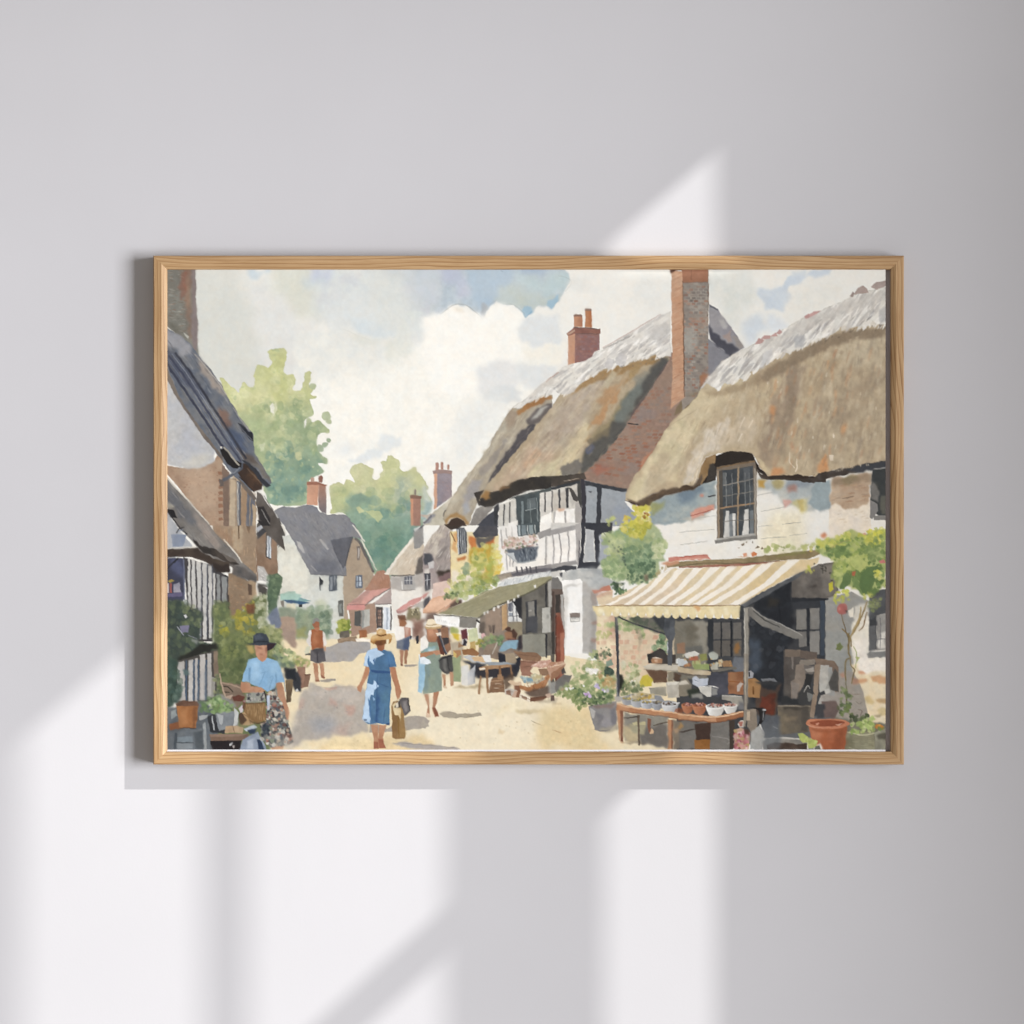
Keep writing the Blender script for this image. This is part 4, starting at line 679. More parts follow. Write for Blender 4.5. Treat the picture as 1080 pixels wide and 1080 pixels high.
P('81705f', '395,220 430,210 440,400 400,430', w=.5, c2='8f7c68'); P('b5b3ab', '380,430 415,440 400,600 370,610', w=.5, a=.7); B('8d9068 a2a274 7c8260', '390,440 450,400 460,560 390,600', 14, (1.2, 2.6), a=.7)
P('3f5348', '-10,250 90,300 80,480 130,520 120,600 60,680 -10,700', f=1, c2='4a5f56'); B('4a6050 3c5048 5a7060 46605a', '-10,200 110,300 130,600 0,720', 50, (1.8, 4), a=.55); B('6d8276 5d7268', '60,490 140,500 120,600 60,620', 10, (1.6, 3), a=.6); P('5d7272', '140,370 190,370 195,410 150,415', f=.5)
# path edge, chair and things on the ground
P('8f7a68', '450,470 640,500 660,600 600,700 500,620', f=.8, c2='7d6a5a'); L('a9907a', 1.6, '460,480 560,500 630,530'); L('4d4438', 1.4, '470,510 520,520 560,560'); L('4d4438', 1.2, '475,560 530,565'); L('b59d86', 1.6, '450,400 470,520 500,600'); P('6f4236', '555,600 610,580 660,600 640,640 570,640', w=.6); P('b8a08c', '480,600 560,580 540,620 500,630', w=.5)
P('5f666c', '-10,700 300,640 400,700 480,1100 -10,1100', f=1, c2='6d7276'); P('a8b0ae', '40,720 80,700 90,760 40,790', w=.5, a=.7)
P('8f5a3a', '20,830 110,810 120,870 30,880', w=.5, c2='a3623a'); P('6a4d3e', '78,660 140,630 260,640 275,670 265,690 90,690', w=.5, c2='7a5946'); P('b07646', '82,676 268,676 250,860 110,862', w=.4, c2='a0683c'); P('bd8656', '110,690 180,690 180,840 120,830', f=1.5, a=.6); P('7d5034', '225,685 268,680 250,855 215,860', f=1.2, a=.7); L('5a3f30', .8, '110,864 250,862')
P('747b80', '80,900 330,860 380,900 370,1085 60,1085', f=.6, c2='666d74'); P('7c8890', '90,940 220,930 220,980 90,985', w=.4); P('8d9498', '90,990 220,985 220,1040 90,1040', w=.4, a=.8); P('9a9fa0', '305,830 330,810 340,1040 315,1040', w=.4); P('a3a6a6', '270,760 350,750 340,780 280,800', w=.4); P('4d555c', '70,900 90,900 85,1040 60,1040', w=.4); P('565d62', '230,900 300,880 310,1040 240,1040', f=.6); L('3d4348', .9, '85,985 225,985')
P('3f4246', '345,770 400,740 450,780 520,900 480,910 370,900', w=.5, c2='35383c'); P('8d9296', '410,740 470,720 560,720 610,740 605,850 540,860 440,890', w=.5, c2='7b8186'); P('b9bcbc', '420,740 480,760 470,840 450,830', w=.5, a=.7); P('c0c2bf', '570,690 610,740 600,830 560,850 575,760', w=.5); L('b9bdbf', 1.3, '385,760 400,880', tap=.2); P('8f9088', '400,590 470,570 560,640 590,690 480,710', w=.6, f=.4)
B('78985a 8aa86a 6c8a54 9cb47c 5f7d50', '280,640 420,590 560,660 540,720 420,740 290,710', 54, (1.4, 3.2), a=.75); B('a8bd8a 93ae70', '370,620 470,620 480,680 380,690', 12, (1, 2.2), a=.8)
P('c2a57e', '625,740 660,728 730,780 740,830 690,845 630,840', w=.5, c2='b39266'); P('5b4636', '610,750 630,735 680,800 640,840 615,820', w=.5); L('8a6f50', 1, '640,745 690,775 710,830'); P('c8bfc2', '610,700 660,640 640,730 620,740', w=.6); P('9d7a7a', '640,640 670,620 660,690 640,700', w=.5)
P('c0a583', '500,850 600,840 650,860 640,905 490,905', w=.6, c2='ad8f6c'); L('8a6f58', .9, '560,850 575,900'); P('8a6f5c', '362,920 460,912 690,912 690,945 640,970 370,972', w=.4, c2='7a6252'); P('9c8270', '365,915 680,912 600,935 370,940', w=.3, a=.7); P('2f2a2c', '365,972 630,968 625,1050 390,1050', w=.3); P('c9c9c9', '530,1000 560,980 555,1010 535,1020', w=.5); P('bdb5b0', '555,1015 575,1010 570,1035 560,1035', w=.3)
P('9aa6b6', '640,960 700,930 770,890 850,1050 620,1050', w=.5, c2='8793a6'); P('34435c', '760,960 790,960 830,1050 780,1050', w=.4); P('c0cad6', '650,870 740,838 765,860 700,890 670,890', w=.4); P('32405a', '680,880 760,870 740,910 700,915', w=.4); P('b7c0cc', '690,970 740,950 730,1040 680,1040', f=1, a=.7)
# ---------------------------------------------------------------- cast shade painted on the road
t('B4')
P('cdc2b2', '-100,1000 0,760 60,560 180,500 300,520 300,700 120,960 -20,1040', f=3, w=1); P('b7afa4', '-30,960 60,560 180,510 240,520 560,505 620,560 620,830 640,890 470,925 240,945 60,970 0,1010 -40,1040', w=1.2, f=1.5, c2='b8aea2')
clip('-30,960 60,560 180,510 240,520 560,505 620,560 620,830 640,890 470,925 240,945 60,970 0,1010 -40,1040')
P('abaaaa', '120,800 260,760 400,840 330,920 150,910 60,860', f=5, c2='a3a3a5'); P('c3b9ae', '100,560 560,530 600,640 400,620 200,640', f=5); P('c4a294', '280,620 360,610 370,680 290,690', f=2, a=.7); P('c39d8d', '410,640 500,680 480,740 420,730', f=2, a=.7); P('c6a797', '0,640 80,620 60,690 0,700', f=2, a=.6); P('c4a596', '300,880 480,820 440,920 300,930', f=3, a=.6); P('c9a08e', '250,515 370,515 360,540 260,535', f=.8, a=.7)
G('a09c9c bdb3ab a8a4a4', '0,560 560,530 600,880 60,960', 60, (3, 9), (1, 2.4), 20, 70, a=.22)
B('8f8a88', '40,560 560,540 600,900 60,940', 14, (.4, .8), a=.5); clip()
P('b0aaa4', '250,190 360,150 480,130 640,140 640,215 545,235 485,300 240,308', w=.6, c2='a6a3a2'); P('b5aca0', '130,480 180,500 260,530 110,560', f=.8, a=.8); L('9f968c', .8, '180,512 330,522 520,508', a=.4)
P('a39b90', '200,470 260,452 345,448 345,462 260,476', w=.5); P('a69d92', '920,335 1000,325 1045,328 1000,345 930,350', w=.5)
P('b4aa9c', '640,800 780,870 930,775 1000,760 1085,765 1140,800 1100,865 1000,870 930,885 700,905 630,900', w=.6, c2='aea498'); P('b1a9a2', '820,990 940,985 1085,1000 1250,1015 1400,1035 1380,1050 1085,1045 900,1025', w=.7, f=.3); L('8b8480', .8, '830,988 950,995 1085,1004 1250,1018 1390,1034', a=.6)
P('ecd9ac', '290,960 470,935 620,910 640,1050 280,1050', f=2, a=.7); B('d3bd93', '300,960 600,1040', 10, (.4, .9), a=.6)
t('C4')
P('b5ab9b', '0,780 55,850 0,862 -20,860', w=.6); P('b3a893', '140,745 200,725 250,730 320,745 490,735 500,755 420,770 300,780 180,775', w=.7, e=.1, c2='ab9f8d'); P('d6c6a1', '775,710 1040,708 1045,738 780,742', f=.5, w=.6); L('8f8069', .7, '915,800 980,830 1085,862', tap=.7); L('a99a7d', .6, '195,595 230,612', tap=.8)
P('c4b391', '260,510 500,500 520,525 330,530', f=.8); B('c9b48b d3c19a', '300,600 1000,1000', 24, (.4, 1), a=.6); P('ebdcb6', '560,680 900,650 900,720 640,740', f=4, a=.6); P('d8bf93', '620,860 700,880 680,910 640,905', f=1, a=.5)
t('D4'); P('d3b387', '20,880 90,885 100,905 60,910', f=.6, w=.4); P('d9bb90', '220,990 330,1015 400,1050 260,1040', f=.8, a=.8); P('e7d3a4', '-100,700 300,640 340,800 500,1040 -100,1040', f=5, c2='e3cc9c'); B('c4a878', '0,700 500,1000', 14, (.3, .8), a=.6); L('c09a70', .7, '10,878 90,905'); P('d0bd98', '10,655 80,650 85,670 15,668', f=.6, a=.8)
# ---------------------------------------------------------------- shop under the olive awning
t('C3')
P('8d7f72', '480,760 700,660 850,560 1085,460 1085,1100 840,1110 470,1110', w=.3, c2='9a8a7a')
P('a89482', '520,740 660,690 665,900 530,930', f=1, c2='9c8876'); P('c9a87c', '665,680 705,660 712,870 670,890', w=.4, c2='b8946a'); P('d9d9d6', '718,655 760,640 840,640 845,815 720,815', w=.4); P('6d6f78', '722,660 750,650 752,730 722,730', w=.3); P('9aa0a8', '722,740 755,738 758,770 724,772', w=.3); L('55565c', .9, '755,640 762,812', tap=0); L('55565c', .8, '790,700 795,812', tap=0); L('6a6a6c', .7, '720,770 845,765', tap=0)
P('35363a', '755,640 800,600 850,590 855,800 815,780 785,690', w=.6); P('a1957a', '712,820 842,815 845,960 720,960', f=.6, c2='8f846c')
P('6a665f', '835,600 1010,480 1050,470 1085,460 1085,1100 840,1110', w=.3, c2='77736a'); P('45464a', '870,650 960,630 960,900 870,910', w=.4, c2='3d3f44'); P('8d8a83', '885,650 940,640 945,770 890,780', w=.4); P('b7b4ab', '890,715 915,712 918,725 892,728', w=.3, a=.8); P('55565a', '880,780 960,770 960,905 875,905', f=1)
P('9d9b8d', '838,915 1030,915 1040,1110 842,1110', w=.3, c2='8d8b7e'); L('7a786c', .8, '838,918 1030,916', tap=0); P('bdbbb2', '1005,700 1075,690 1078,905 1008,912', w=.3); P('9a9993', '1040,750 1065,745 1065,790 1042,795', f=.5, a=.8); P('3a3a3e', '1032,470 1050,470 1046,690 1034,690', w=.3); P('35363a', '1035,920 1050,920 1048,1120 1036,1120', w=.3); P('b7b3ab', '1055,470 1085,460 1085,690 1060,690', w=.3, c2='a9a59e')
P('a9997f', '625,415 740,400 760,430 650,470', w=.5, a=.6)
P('a6a07f', '130,745 380,640 500,570 640,520 860,480 1000,440 1085,430 1085,462 930,560 700,650 560,720 465,780', w=.4, c2='9b9674'); G('b8b290 8f8a6a aaa484', '140,745 640,520 1070,440 900,560 465,775', 60, (6, 16), (.8, 1.8), -24, 5, a=.4); L('c4bfa2', .9, '110,742 380,640 640,520', a=.6)
L('6a6654', 1.6, '465,785 560,720 700,650 930,555 1080,455', tap=.1); L('55534a', .9, '95,755 300,770 465,785')
P('f3f2ee', '90,762 308,775 305,858 110,838', w=.3); P('9a958c', '308,775 462,785 448,870 308,860', w=.4, c2='8a867d'); L('3d3a38', 2, '450,800 480,825', tap=.2); L('7c786e', .8, '455,790 490,830', tap=.2)
for i, (x, h) in enumerate(((125, 9), (138, 10), (160, 8), (176, 10), (190, 8), (206, 9), (222, 8), (238, 10), (252, 8), (266, 9))): L('b3b3b4', .5, f'{x},{792 + i * 4} {x + 4},{792 + i * 4 + h * 2}', a=.7)
for x, y in ((545, 738), (600, 710), (635, 692), (720, 650), (770, 628), (805, 600), (945, 522), (520, 745)): P('e6e4de', f'{x - 9},{y - 12} {x + 12},{y - 18} {x + 8},{y + 10} {x - 6},{y + 12}', w=.5, a=.9)
# hanging goods and people far down
P('4a423c', '480,830 520,820 520,900 485,920', f=.6); P('74655a', '550,850 570,840 585,900 565,910', w=.4); P('5f534c', '585,845 608,840 605,915 590,915', w=.4); P('8f8274', '470,790 520,770 530,930 480,930', f=1, a=.5)
t('C4')
P('c7b99f', '220,130 340,140 340,300 240,320', f=1, c2='b3a58f'); P('a8b06a', '230,10 300,15 300,60 240,70', f=.6, w=.6); P('d8be3c', '240,60 305,70 300,130 260,110', w=.6, f=.3); P('cdd1a8', '380,30 460,20 470,130 390,140', w=.5); P('6d3a40', '320,40 370,20 380,120 330,150', w=.6); P('c9c4c0', '325,120 375,110 370,170 330,170', w=.5); P('35343c', '345,110 375,140 360,170 335,165', w=.5); P('a3805e', '300,140 350,170 300,190', w=.5)
P('d2b878', '395,140 440,130 450,220 400,215', w=.5, c2='c0a060'); P('a87850', '330,200 420,190 480,230 460,260 340,245', w=.5, c2='96683f'); P('e3b6b4', '490,70 520,60 535,100 505,115', w=.4); P('d5d6c8', '470,60 490,60 500,130 475,130', w=.4)
B('7c9468 93a878 5f7a54 6d8a5e a3ac70', '460,130 560,80 680,90 690,170 560,180 480,190', 50, (1.2, 2.8), a=.75); B('a39c48 b5a84c', '460,110 510,130 500,180 450,170', 8, (1.2, 2.2), a=.8)
P('9d8a76', '540,160 630,140 640,290 500,250', w=.4, c2='8d7a68'); L('c9c2b4', 1, '585,240 628,135', tap=.1)
P('3a3c46', '635,230 700,240 760,300 830,250 820,360 790,430 700,440 640,330', w=.6, c2='2f323b'); P('b5a48c', '690,235 770,230 795,300 780,320 700,315', w=.5, c2='a39279')
P('a07a5c', '760,215 960,230 1000,270 990,300 840,290', w=.4, c2='8c6b52'); P('a87c66', '820,290 980,300 900,380 960,430 830,420', w=.5, c2='966c58')
P('a97c5c', '690,60 750,40 780,100 770,130 700,120', w=.4); P('5a4036', '690,30 715,5 745,15 740,45 770,25 795,70 785,110 755,95 750,55 715,50', w=.4); P('7c4a3a', '705,110 780,105 800,130 740,140', w=.4); P('8fb3c6', '680,140 730,122 800,120 820,140 790,200 740,190 690,215 645,225 660,170', w=.4, c2='7ea5ba'); P('3f3a40', '800,90 835,70 835,200 800,210', w=.4, f=.4)
P('c9cac8', '330,260 400,250 520,290 560,330 420,310', w=.4, c2='b5b6b6'); P('d8b78c', '410,270 500,260 530,310 440,300', w=.4); P('e0e0dd', '490,250 570,245 580,310 530,310', w=.4); P('9aa0a4', '520,310 700,305 790,325 560,340', w=.4); P('45484f', '330,290 540,330 480,360 440,440 400,420 400,330', w=.5, f=.4); P('e3e0d8', '320,340 380,330 400,400 380,500 330,500', w=.5, c2='d5d3cc'); P('c4c6c8', '380,400 440,330 440,490 380,500', w=.5, a=.9); L('9ca0a6', 1, '440,330 430,480', tap=.1)
P('3d3b40', '450,340 540,345 640,360 760,340 800,420 690,450 560,440 450,440', w=.5, f=.4)
P('b08a64', '470,355 540,338 745,325 750,345 640,362 480,375', w=.4); P('efe2cc', '475,358 535,355 530,368 480,372', w=.3)
for q in ('526,350 550,350 562,570 540,570', '480,420 496,425 482,578 464,575', '735,345 750,345 762,445 748,450', '640,340 660,340 660,470 642,470'): P('a9805a', q, w=.3, c2='8d6747')
P('9a7658', '565,450 680,420 690,560 560,570', w=.5, c2='7d5d45'); P('a98462', '630,410 665,405 680,450 625,450', w=.4); L('d9c4a6', 1.1, '610,490 665,490'); L('d9c4a6', .9, '600,525 650,528'); L('b99470', 1, '560,470 680,455'); P('e3d8c4', '552,440 590,430 575,460 560,560', w=.4); P('5d4a3c', '680,430 770,420 740,520 690,560', f=.8, a=.8)
P('e0c8a8', '715,470 740,458 780,475 830,470 830,495 790,510 740,495', w=.5, c2='c9a98a'); P('8d6048', '770,505 830,500 815,610 770,600', w=.4); P('c9c4ba', '690,540 740,530 795,545 770,595 695,580', w=.4); P('9a7560', '700,550 740,545 745,590 705,580', w=.5); P('c9a890', '745,600 775,545 800,550 785,605', w=.4)
P('d9b3a0', '905,340 1000,290 1085,290 1100,350 990,360', w=.6, c2='c99a84'); P('9a7a5f', '975,365 1085,360 1085,420 990,420', w=.4); G('f0dccc b58470 e6c9b5', '910,345 1000,295 1085,300 1085,355 960,362', 26, (2, 4), (.8, 1.4), 150, 30, a=.8)
P('c08a60', '815,500 900,520 1060,410 1085,420 1030,520 910,560 820,540', w=.5, c2='aa7449'); P('b8b09a', '830,440 900,430 940,400 1010,420 1030,450 960,490 850,485', w=.5); B('8fb0bc a9c2c6 7d9fae', '835,435 940,430 930,485 850,485', 14, (1, 2), a=.8); B('d9d0a8 e3dcbc c9b98c', '900,405 1020,420 960,480', 14, (1, 2.2), a=.85); L('d9c2a4', 1.2, '820,535 910,562 990,530'); G('8d5c3c d0a078', '820,505 1060,420 1020,520 910,555', 18, (2, 4), (.7, 1.2), 85, 14, a=.7)
P('e6dac6', '820,575 905,605 900,645 820,612', w=.4); P('a88a70', '832,588 880,605 878,630 832,612', w=.4); P('8a5f48', '905,605 1080,585 1050,600 1000,640 905,640', w=.4, c2='77503c'); P('5d4a40', '850,560 1060,500 1085,590 910,600', f=.6, a=.85); P('c4a994', '1030,580 1080,560 1085,600 1050,610', w=.5); P('b8ab93', '960,645 1085,610 1150,600 1120,650 980,660', f=.8, a=.7); P('9d9c98', '1050,470 1090,450 1090,560 1060,560', f=.6, a=.8)
for q in ('822,592 905,622', '915,618 1040,598', '915,632 1010,622', '700,560 765,556', '575,500 688,488', '575,540 688,520', '825,300 970,312', '830,350 930,340', '770,235 960,262'): L('6d4c3a', .6, q, a=.7, sm=0)
t('D4'); P('c9a58c', '-40,350 0,310 100,305 130,325 60,410 0,450', w=.5, c2='b88a6c'); P('a5785a', '0,400 125,322 60,430 0,470', w=.5); L('e0c2a4', 1.2, '0,350 125,318'); G('e6cdbb b07c68 d4a48e', '-30,330 100,305 40,345 -20,365', 16, (1.5, 3), (.8, 1.4), 150, 30, a=.8); P('77746f', '40,470 100,415 175,420 150,500 40,560', w=.5, c2='85827d'); P('9b9a94', '0,480 40,470 40,560 0,580', w=.5); P('5a5350', '90,370 110,350 125,400 90,410', w=.4); P('6d5a50', '0,590 25,588 30,630 0,635', w=.5)
# ---------------------------------------------------------------- people in the lane
t('B4')   # man in a rust waistcoat
P('c89876', '155,315 195,315 205,470 175,475', w=.4, c2='b58260'); P('c08e6c', '205,315 245,315 252,445 222,430', w=.4); P('9c6a50', '172,455 205,460 212,474 178,476', w=.3); P('9c6a50', '228,415 255,435 250,450 224,440', w=.3)
P('5a585c', '135,205 245,188 262,300 200,315 130,300', w=.5, c2='6a6668'); L('3f3d42', 1, '192,220 196,310'); P('484649', '140,200 240,188 245,225 180,230', f=.6, a=.7)
P('e9e5de', '125,45 150,38 150,180 120,180 95,135', w=.5, c2='d5d0cc'); P('e3ded6', '235,45 255,70 272,150 255,180 242,170', w=.5); P('c89876', '248,175 265,170 262,215 246,215', w=.4)
P('b5714a', '140,35 180,25 235,45 245,190 195,188 145,205 135,120', w=.4, c2='a5623e'); P('c98a62', '150,60 190,60 190,150 150,160', f=2, a=.6); P('b97a58', '165,-20 208,-15 210,30 190,48 165,35', w=.3); P('a56a4c', '155,-40 205,-40 212,-10 206,15 165,18 152,-10', w=.3); P('8d8d86', '150,-30 160,-60 190,-68 213,-45 208,-30 180,-36 160,-15', w=.4)
P('c9ccb4', '80,220 100,175 130,180 120,240 95,245', w=.5, a=.8); P('5f5d55', '90,238 130,232 135,246 92,248', w=.4)
# pots at the left verge
P('a3a56e', '-40,300 0,250 60,260 130,300 120,345 20,360', w=.8, f=.4); B('c4c07c b5b56a 8f9a5c d9c88c e0b8a0', '-40,250 130,290 110,350 -30,350', 30, (1, 2.4), a=.7); P('a5806a', '20,350 90,345 85,520 60,530 30,520', w=.5, c2='96705c'); P('8f6e5a', '85,405 135,412 115,515 70,525', w=.4); P('7b5a48', '80,408 138,408 135,420 85,422', w=.3); P('3d3f44', '-20,380 30,390 50,440 55,560 0,545 -20,500', w=.5, f=.3); P('d0d0cc', '5,540 25,525 35,550 15,558', w=.4)
# woman in a blue dress, seen from behind
P('c69472', '642,835 702,835 705,960 712,1038 666,1038 668,960', w=.3, c2='b37e5c'); P('c69472', '712,835 775,838 745,940 760,1035 712,1035 705,960', w=.3, c2='b37e5c'); P('ab6a50', '668,975 705,985 712,1038 666,1038', w=.3); P('ab6a50', '705,955 740,955 768,1034 716,1036', w=.3)
P('c6906c', '598,345 632,350 628,410 575,500 555,565 530,550 527,515 560,470', w=.4, c2='b98260'); P('c6906c', '800,345 852,352 868,440 897,560 892,600 870,625 852,580 845,520 815,430', w=.4, c2='b98260')
P('5580a8', '615,210 690,190 760,208 815,215 835,250 858,345 800,352 806,390 815,520 805,640 795,835 740,830 690,820 640,832 612,828 570,785 590,640 610,480 632,385 625,350 582,340 590,280', w=.4, c2='4a7298')
clip('615,210 690,190 760,208 815,215 835,250 858,345 800,352 806,390 815,520 805,640 795,835 740,830 690,820 640,832 612,828 570,785 590,640 610,480 632,385 625,350 582,340 590,280')
P('b5d0ea', '600,210 680,185 755,240 690,270 665,330 640,300 630,350 580,345', w=.5); P('4a78a8', '612,300 628,250 640,350 622,350', w=.3); P('4470a0', '660,290 680,270 672,320', w=.3)
P('b9d3ec', '600,480 660,495 672,455 712,510 668,545 662,590 640,580 630,640 640,825 560,800', w=.5); P('4a78a8', '618,600 640,650 645,800 632,760', w=.3, a=.9); P('8fb5da', '660,600 680,620 665,640', w=.3)
P('5f8aa0', '745,560 800,540 800,820 740,800', f=3, a=.6); P('35588a', '690,600 720,560 700,820 680,815', f=1, a=.7); P('34578a', '640,372 805,385 805,398 700,402 650,390', w=.4, a=.9); L('2f4f80', .8, '700,405 692,560 690,815', a=.6); L('2f5084', .8, '790,260 800,350', a=.7); P('5585b4', '760,230 830,260 850,340 790,330', f=1.5, a=.7); L('35588a', .8, '760,700 750,820', a=.6); L('2f5082', .9, '690,480 720,490 790,520', a=.4)
clip(); P('33455f', '582,788 608,790 605,802 585,800', w=.3); P('2f4a78', '775,825 800,822 795,838 772,838', w=.3)
P('b07450', '685,140 760,150 755,200 735,215 700,205', w=.3, c2='9a6042'); P('8a5a34', '668,110 770,110 772,150 740,165 700,168 672,150', w=.3, c2='74482c'); P('b98848', '640,135 648,105 665,88 800,70 822,92 812,140 790,155 800,110 760,118 690,128 668,160', w=.3, c2='a87638'); P('d9b074', '642,120 655,85 690,72 690,40 712,24 745,26 768,42 775,75 800,66 824,88 812,112 760,120 690,122 660,138', w=.3, c2='c99a5c'); P('e6c792', '698,42 735,30 742,58 704,66', f=.5, w=.3); L('7d5228', 1.3, '688,74 730,84 774,76', tap=.1); P('e3c48c', '655,92 690,84 700,100 660,114', f=.5, w=.3, a=.8)
P('9f7b4e', '815,680 830,640 870,630 915,700 935,930 925,950 850,957 825,945', w=.4, c2='8d6a40'); P('e3cfa4', '825,670 850,640 870,690 895,700 895,810 875,755 840,750', w=.4); P('3c3a3c', '838,690 870,640 890,630 895,690 850,692', w=.4, a=.9); P('b59258', '880,700 920,710 930,930 890,940', f=1.5, a=.5); L('8a6630', .8, '870,760 880,940'); P('efe4cc', '855,650 875,640 878,685 855,690', w=.4)
P('5f5a5c', '885,625 905,605 960,610 965,660 978,720 945,750 925,762 905,700', w=.4, c2='75706f'); P('8d8785', '915,640 945,630 955,700 935,735 920,700', f=.6, w=.4); L('3a3739', 1, '955,612 968,680 975,720')
# couple further on
P('ece8e1', '845,5 900,0 975,15 960,100 860,130 840,70', w=.4, tv=.04); P('c4907c', '925,10 975,20 980,100 925,125', w=.5, c2='b07e6a'); P('dcc4b4', '930,20 960,20 950,90 930,80', f=.8, a=.7); P('7c8390', '860,130 975,85 960,205 915,210 860,195', w=.4, c2='6d7688'); P('55627d', '915,120 972,95 958,205 915,200', w=.4, f=.3); P('b08064', '885,205 918,208 912,325 895,330', w=.4); P('a87a5c', '925,208 955,200 945,325 925,320', w=.4); P('8a5f48', '892,318 915,330 910,342 893,338', w=.3); P('a5704e', '875,-60 925,-65 945,-15 930,10 885,5', w=.4); P('7d5540', '865,-85 930,-90 945,-40 920,-50 890,-45 870,-60', w=.4)
P('2f3440', '975,85 990,90 978,120', w=.3); P('8d6a5c', '980,20 1040,20 1030,90 990,100', f=.8, a=.7); P('3c3d44', '1020,90 1045,80 1045,150 1025,155', w=.4)
t('C4')   # woman in a sage dress with a shoulder bag
P('c29272', '10,575 50,575 55,680 62,770 28,770 42,680', w=.3, c2='b07c5c'); P('c29272', '92,550 138,550 122,640 100,690 135,765 100,772 80,700 85,640', w=.3, c2='b07c5c'); P('8f5540', '85,690 105,690 138,765 105,772', w=.3); P('dcc0a4', '28,735 60,745 60,772 28,772', w=.3)
P('9aa894', '-10,100 40,140 120,140 140,200 155,300 162,550 70,565 0,575 -20,300', w=.4, c2='8a9a8c'); P('8fb3bb', '10,170 115,175 110,200 10,230', f=.6, w=.4, a=.8); P('7d9496', '20,310 60,320 50,560 10,570', f=2, a=.7); P('a6cbe0', '-30,250 0,270 60,300 20,330 15,500 -10,570 -40,560', w=.4, c2='93bad2'); P('dfe6ea', '-30,240 60,290 70,318 20,325 -20,320', w=.4); P('e9e6de', '-20,110 20,80 50,140 40,190 -20,220', w=.5); P('dfe9ee', '60,190 120,205 40,225', f=.5, a=.6)
P('c29070', '30,20 125,30 130,90 105,135 60,140 40,110', w=.4, c2='b07a58'); P('b88460', '-20,235 70,215 100,235 20,262 -20,268', w=.4); P('c29070', '70,215 160,205 170,240 110,248', w=.4)
P('c9a878', '15,15 30,-10 120,-15 165,0 150,22 90,30 40,30', w=.3); P('efdfc0', '22,8 30,-20 45,-52 70,-60 95,-52 115,-22 140,-8 168,-2 130,10 70,14', w=.3, c2='e3cda4'); L('b08f62', .8, '28,-8 70,-4 118,-14'); P('d9a07c', '45,32 85,30 88,70 60,95 46,70', f=.6, w=.3, a=.7); P('8a4f3a', '115,70 150,75 195,160 180,250 150,240 125,150', w=.4, c2='6d4234'); P('e3d6c6', '110,65 165,50 170,80 120,90', w=.4)
P('a37a5e', '150,20 210,10 225,120 235,200 190,250 160,100', w=.5, c2='8f6850'); P('4a4648', '165,100 220,100 218,150 180,165', w=.5); L('4a4a50', 2.6, '140,80 165,150 200,245', tap=.1); L('8d8f95', .8, '148,82 172,150 206,240', tap=.1)
P('5f5e5c', '132,290 160,260 235,245 258,275 272,370 240,395 205,412 160,385 140,350', w=.4, c2='4e4d4c'); P('83807a', '165,280 195,270 205,380 180,375', f=.8, a=.8); L('353436', 1.4, '135,295 180,270 255,250', a=.9); L('3a393a', 1, '205,265 225,390')
P('b98a68', '165,405 192,410 190,520 175,525', w=.4); P('c09270', '225,390 265,385 262,500 235,510', w=.4); P('dcc3a4', '178,505 200,515 205,530 178,530', w=.4); P('a5b08a', '250,260 320,250 322,470 262,470', w=.5, c2='98a37c'); P('b98a5e', '255,210 320,205 325,240 280,270', w=.5); P('d9bc70', '255,215 285,240 275,270 258,255', w=.4)
# woman with a basket, lower left
t('A4')
clip('-10,-100 1100,-100 1100,1042 -10,1042')
P('c89876', '885,1015 990,1010 980,1050 890,1050', w=.4); P('6d706c', '850,575 930,520 960,600 1000,720 1030,830 1070,980 1010,1010 880,1025 800,960 790,830 840,800', w=.5, c2='82807c')
SK = '850,575 930,520 960,600 1000,720 1030,830 1070,980 1010,1010 880,1025 800,960 790,830 840,800'
B('3a3f48 4d545a d0ccc0 c4c0b4 a5a89c b08a78 35383f 5a646c 8a927c d9d5c8 6d4a44 c9b8a0'.replace('  ', ' '), SK, 210, (.8, 2.4), a=.85); B('c9a28c b5816a a3685a', SK, 26, (.7, 1.6), a=.8)
P('2f3a48', '800,840 850,820 860,900 820,940', f=.6, a=.7); P('c4cad6', '845,600 875,590 870,700 850,720', w=.4, a=.8)
P('2f3338', '990,350 1080,360 1100,460 1010,450', w=.6, f=.4); P('6d5a45', '1000,455 1070,455 1050,640 1010,650', w=.5, c2='7d6a50'); L('a3a6a8', 1, '985,400 1000,560', tap=.2); P('6f7f6a', '880,240 960,230 1060,290 1080,350 980,360', f=.8, w=.8); B('8fa070 a8b480 6a7f5c c4c88c', '890,130 1085,230 1085,340 960,340', 40, (1.2, 3.2), a=.6); B('d9d9a8 e3e0b4', '1040,220 1090,230 1090,310 1040,310', 8, (1, 2), a=.8)
P('c29272', '630,470 700,480 710,510 780,515 830,545 815,570 740,570 640,560 622,530', w=.4, c2='b37e5e'); P('c29272', '920,480 975,478 1000,600 1035,720 1030,800 1005,770 980,650 940,600', w=.4, c2='b58262')
P('8fb8d8', '690,285 765,268 800,300 850,268 930,300 965,360 995,472 925,485 915,525 850,555 800,520 760,510 705,490 700,475 634,468 660,380', w=.4, c2='82add0')
P('a9cbe4', '720,310 800,310 780,440 720,460', f=3, a=.7); P('6f97b8', '690,360 712,350 705,480 694,470', w=.4, a=.8); P('6f97b8', '915,380 930,400 930,480 918,480', w=.4, a=.9); L('6a92b4', 1, '800,400 860,380 825,400 800,470 780,500', a=.6); L('6a92b4', .9, '870,440 900,425 860,540', a=.6); P('9dc3de', '860,290 930,310 960,450 900,380', f=2, a=.6)
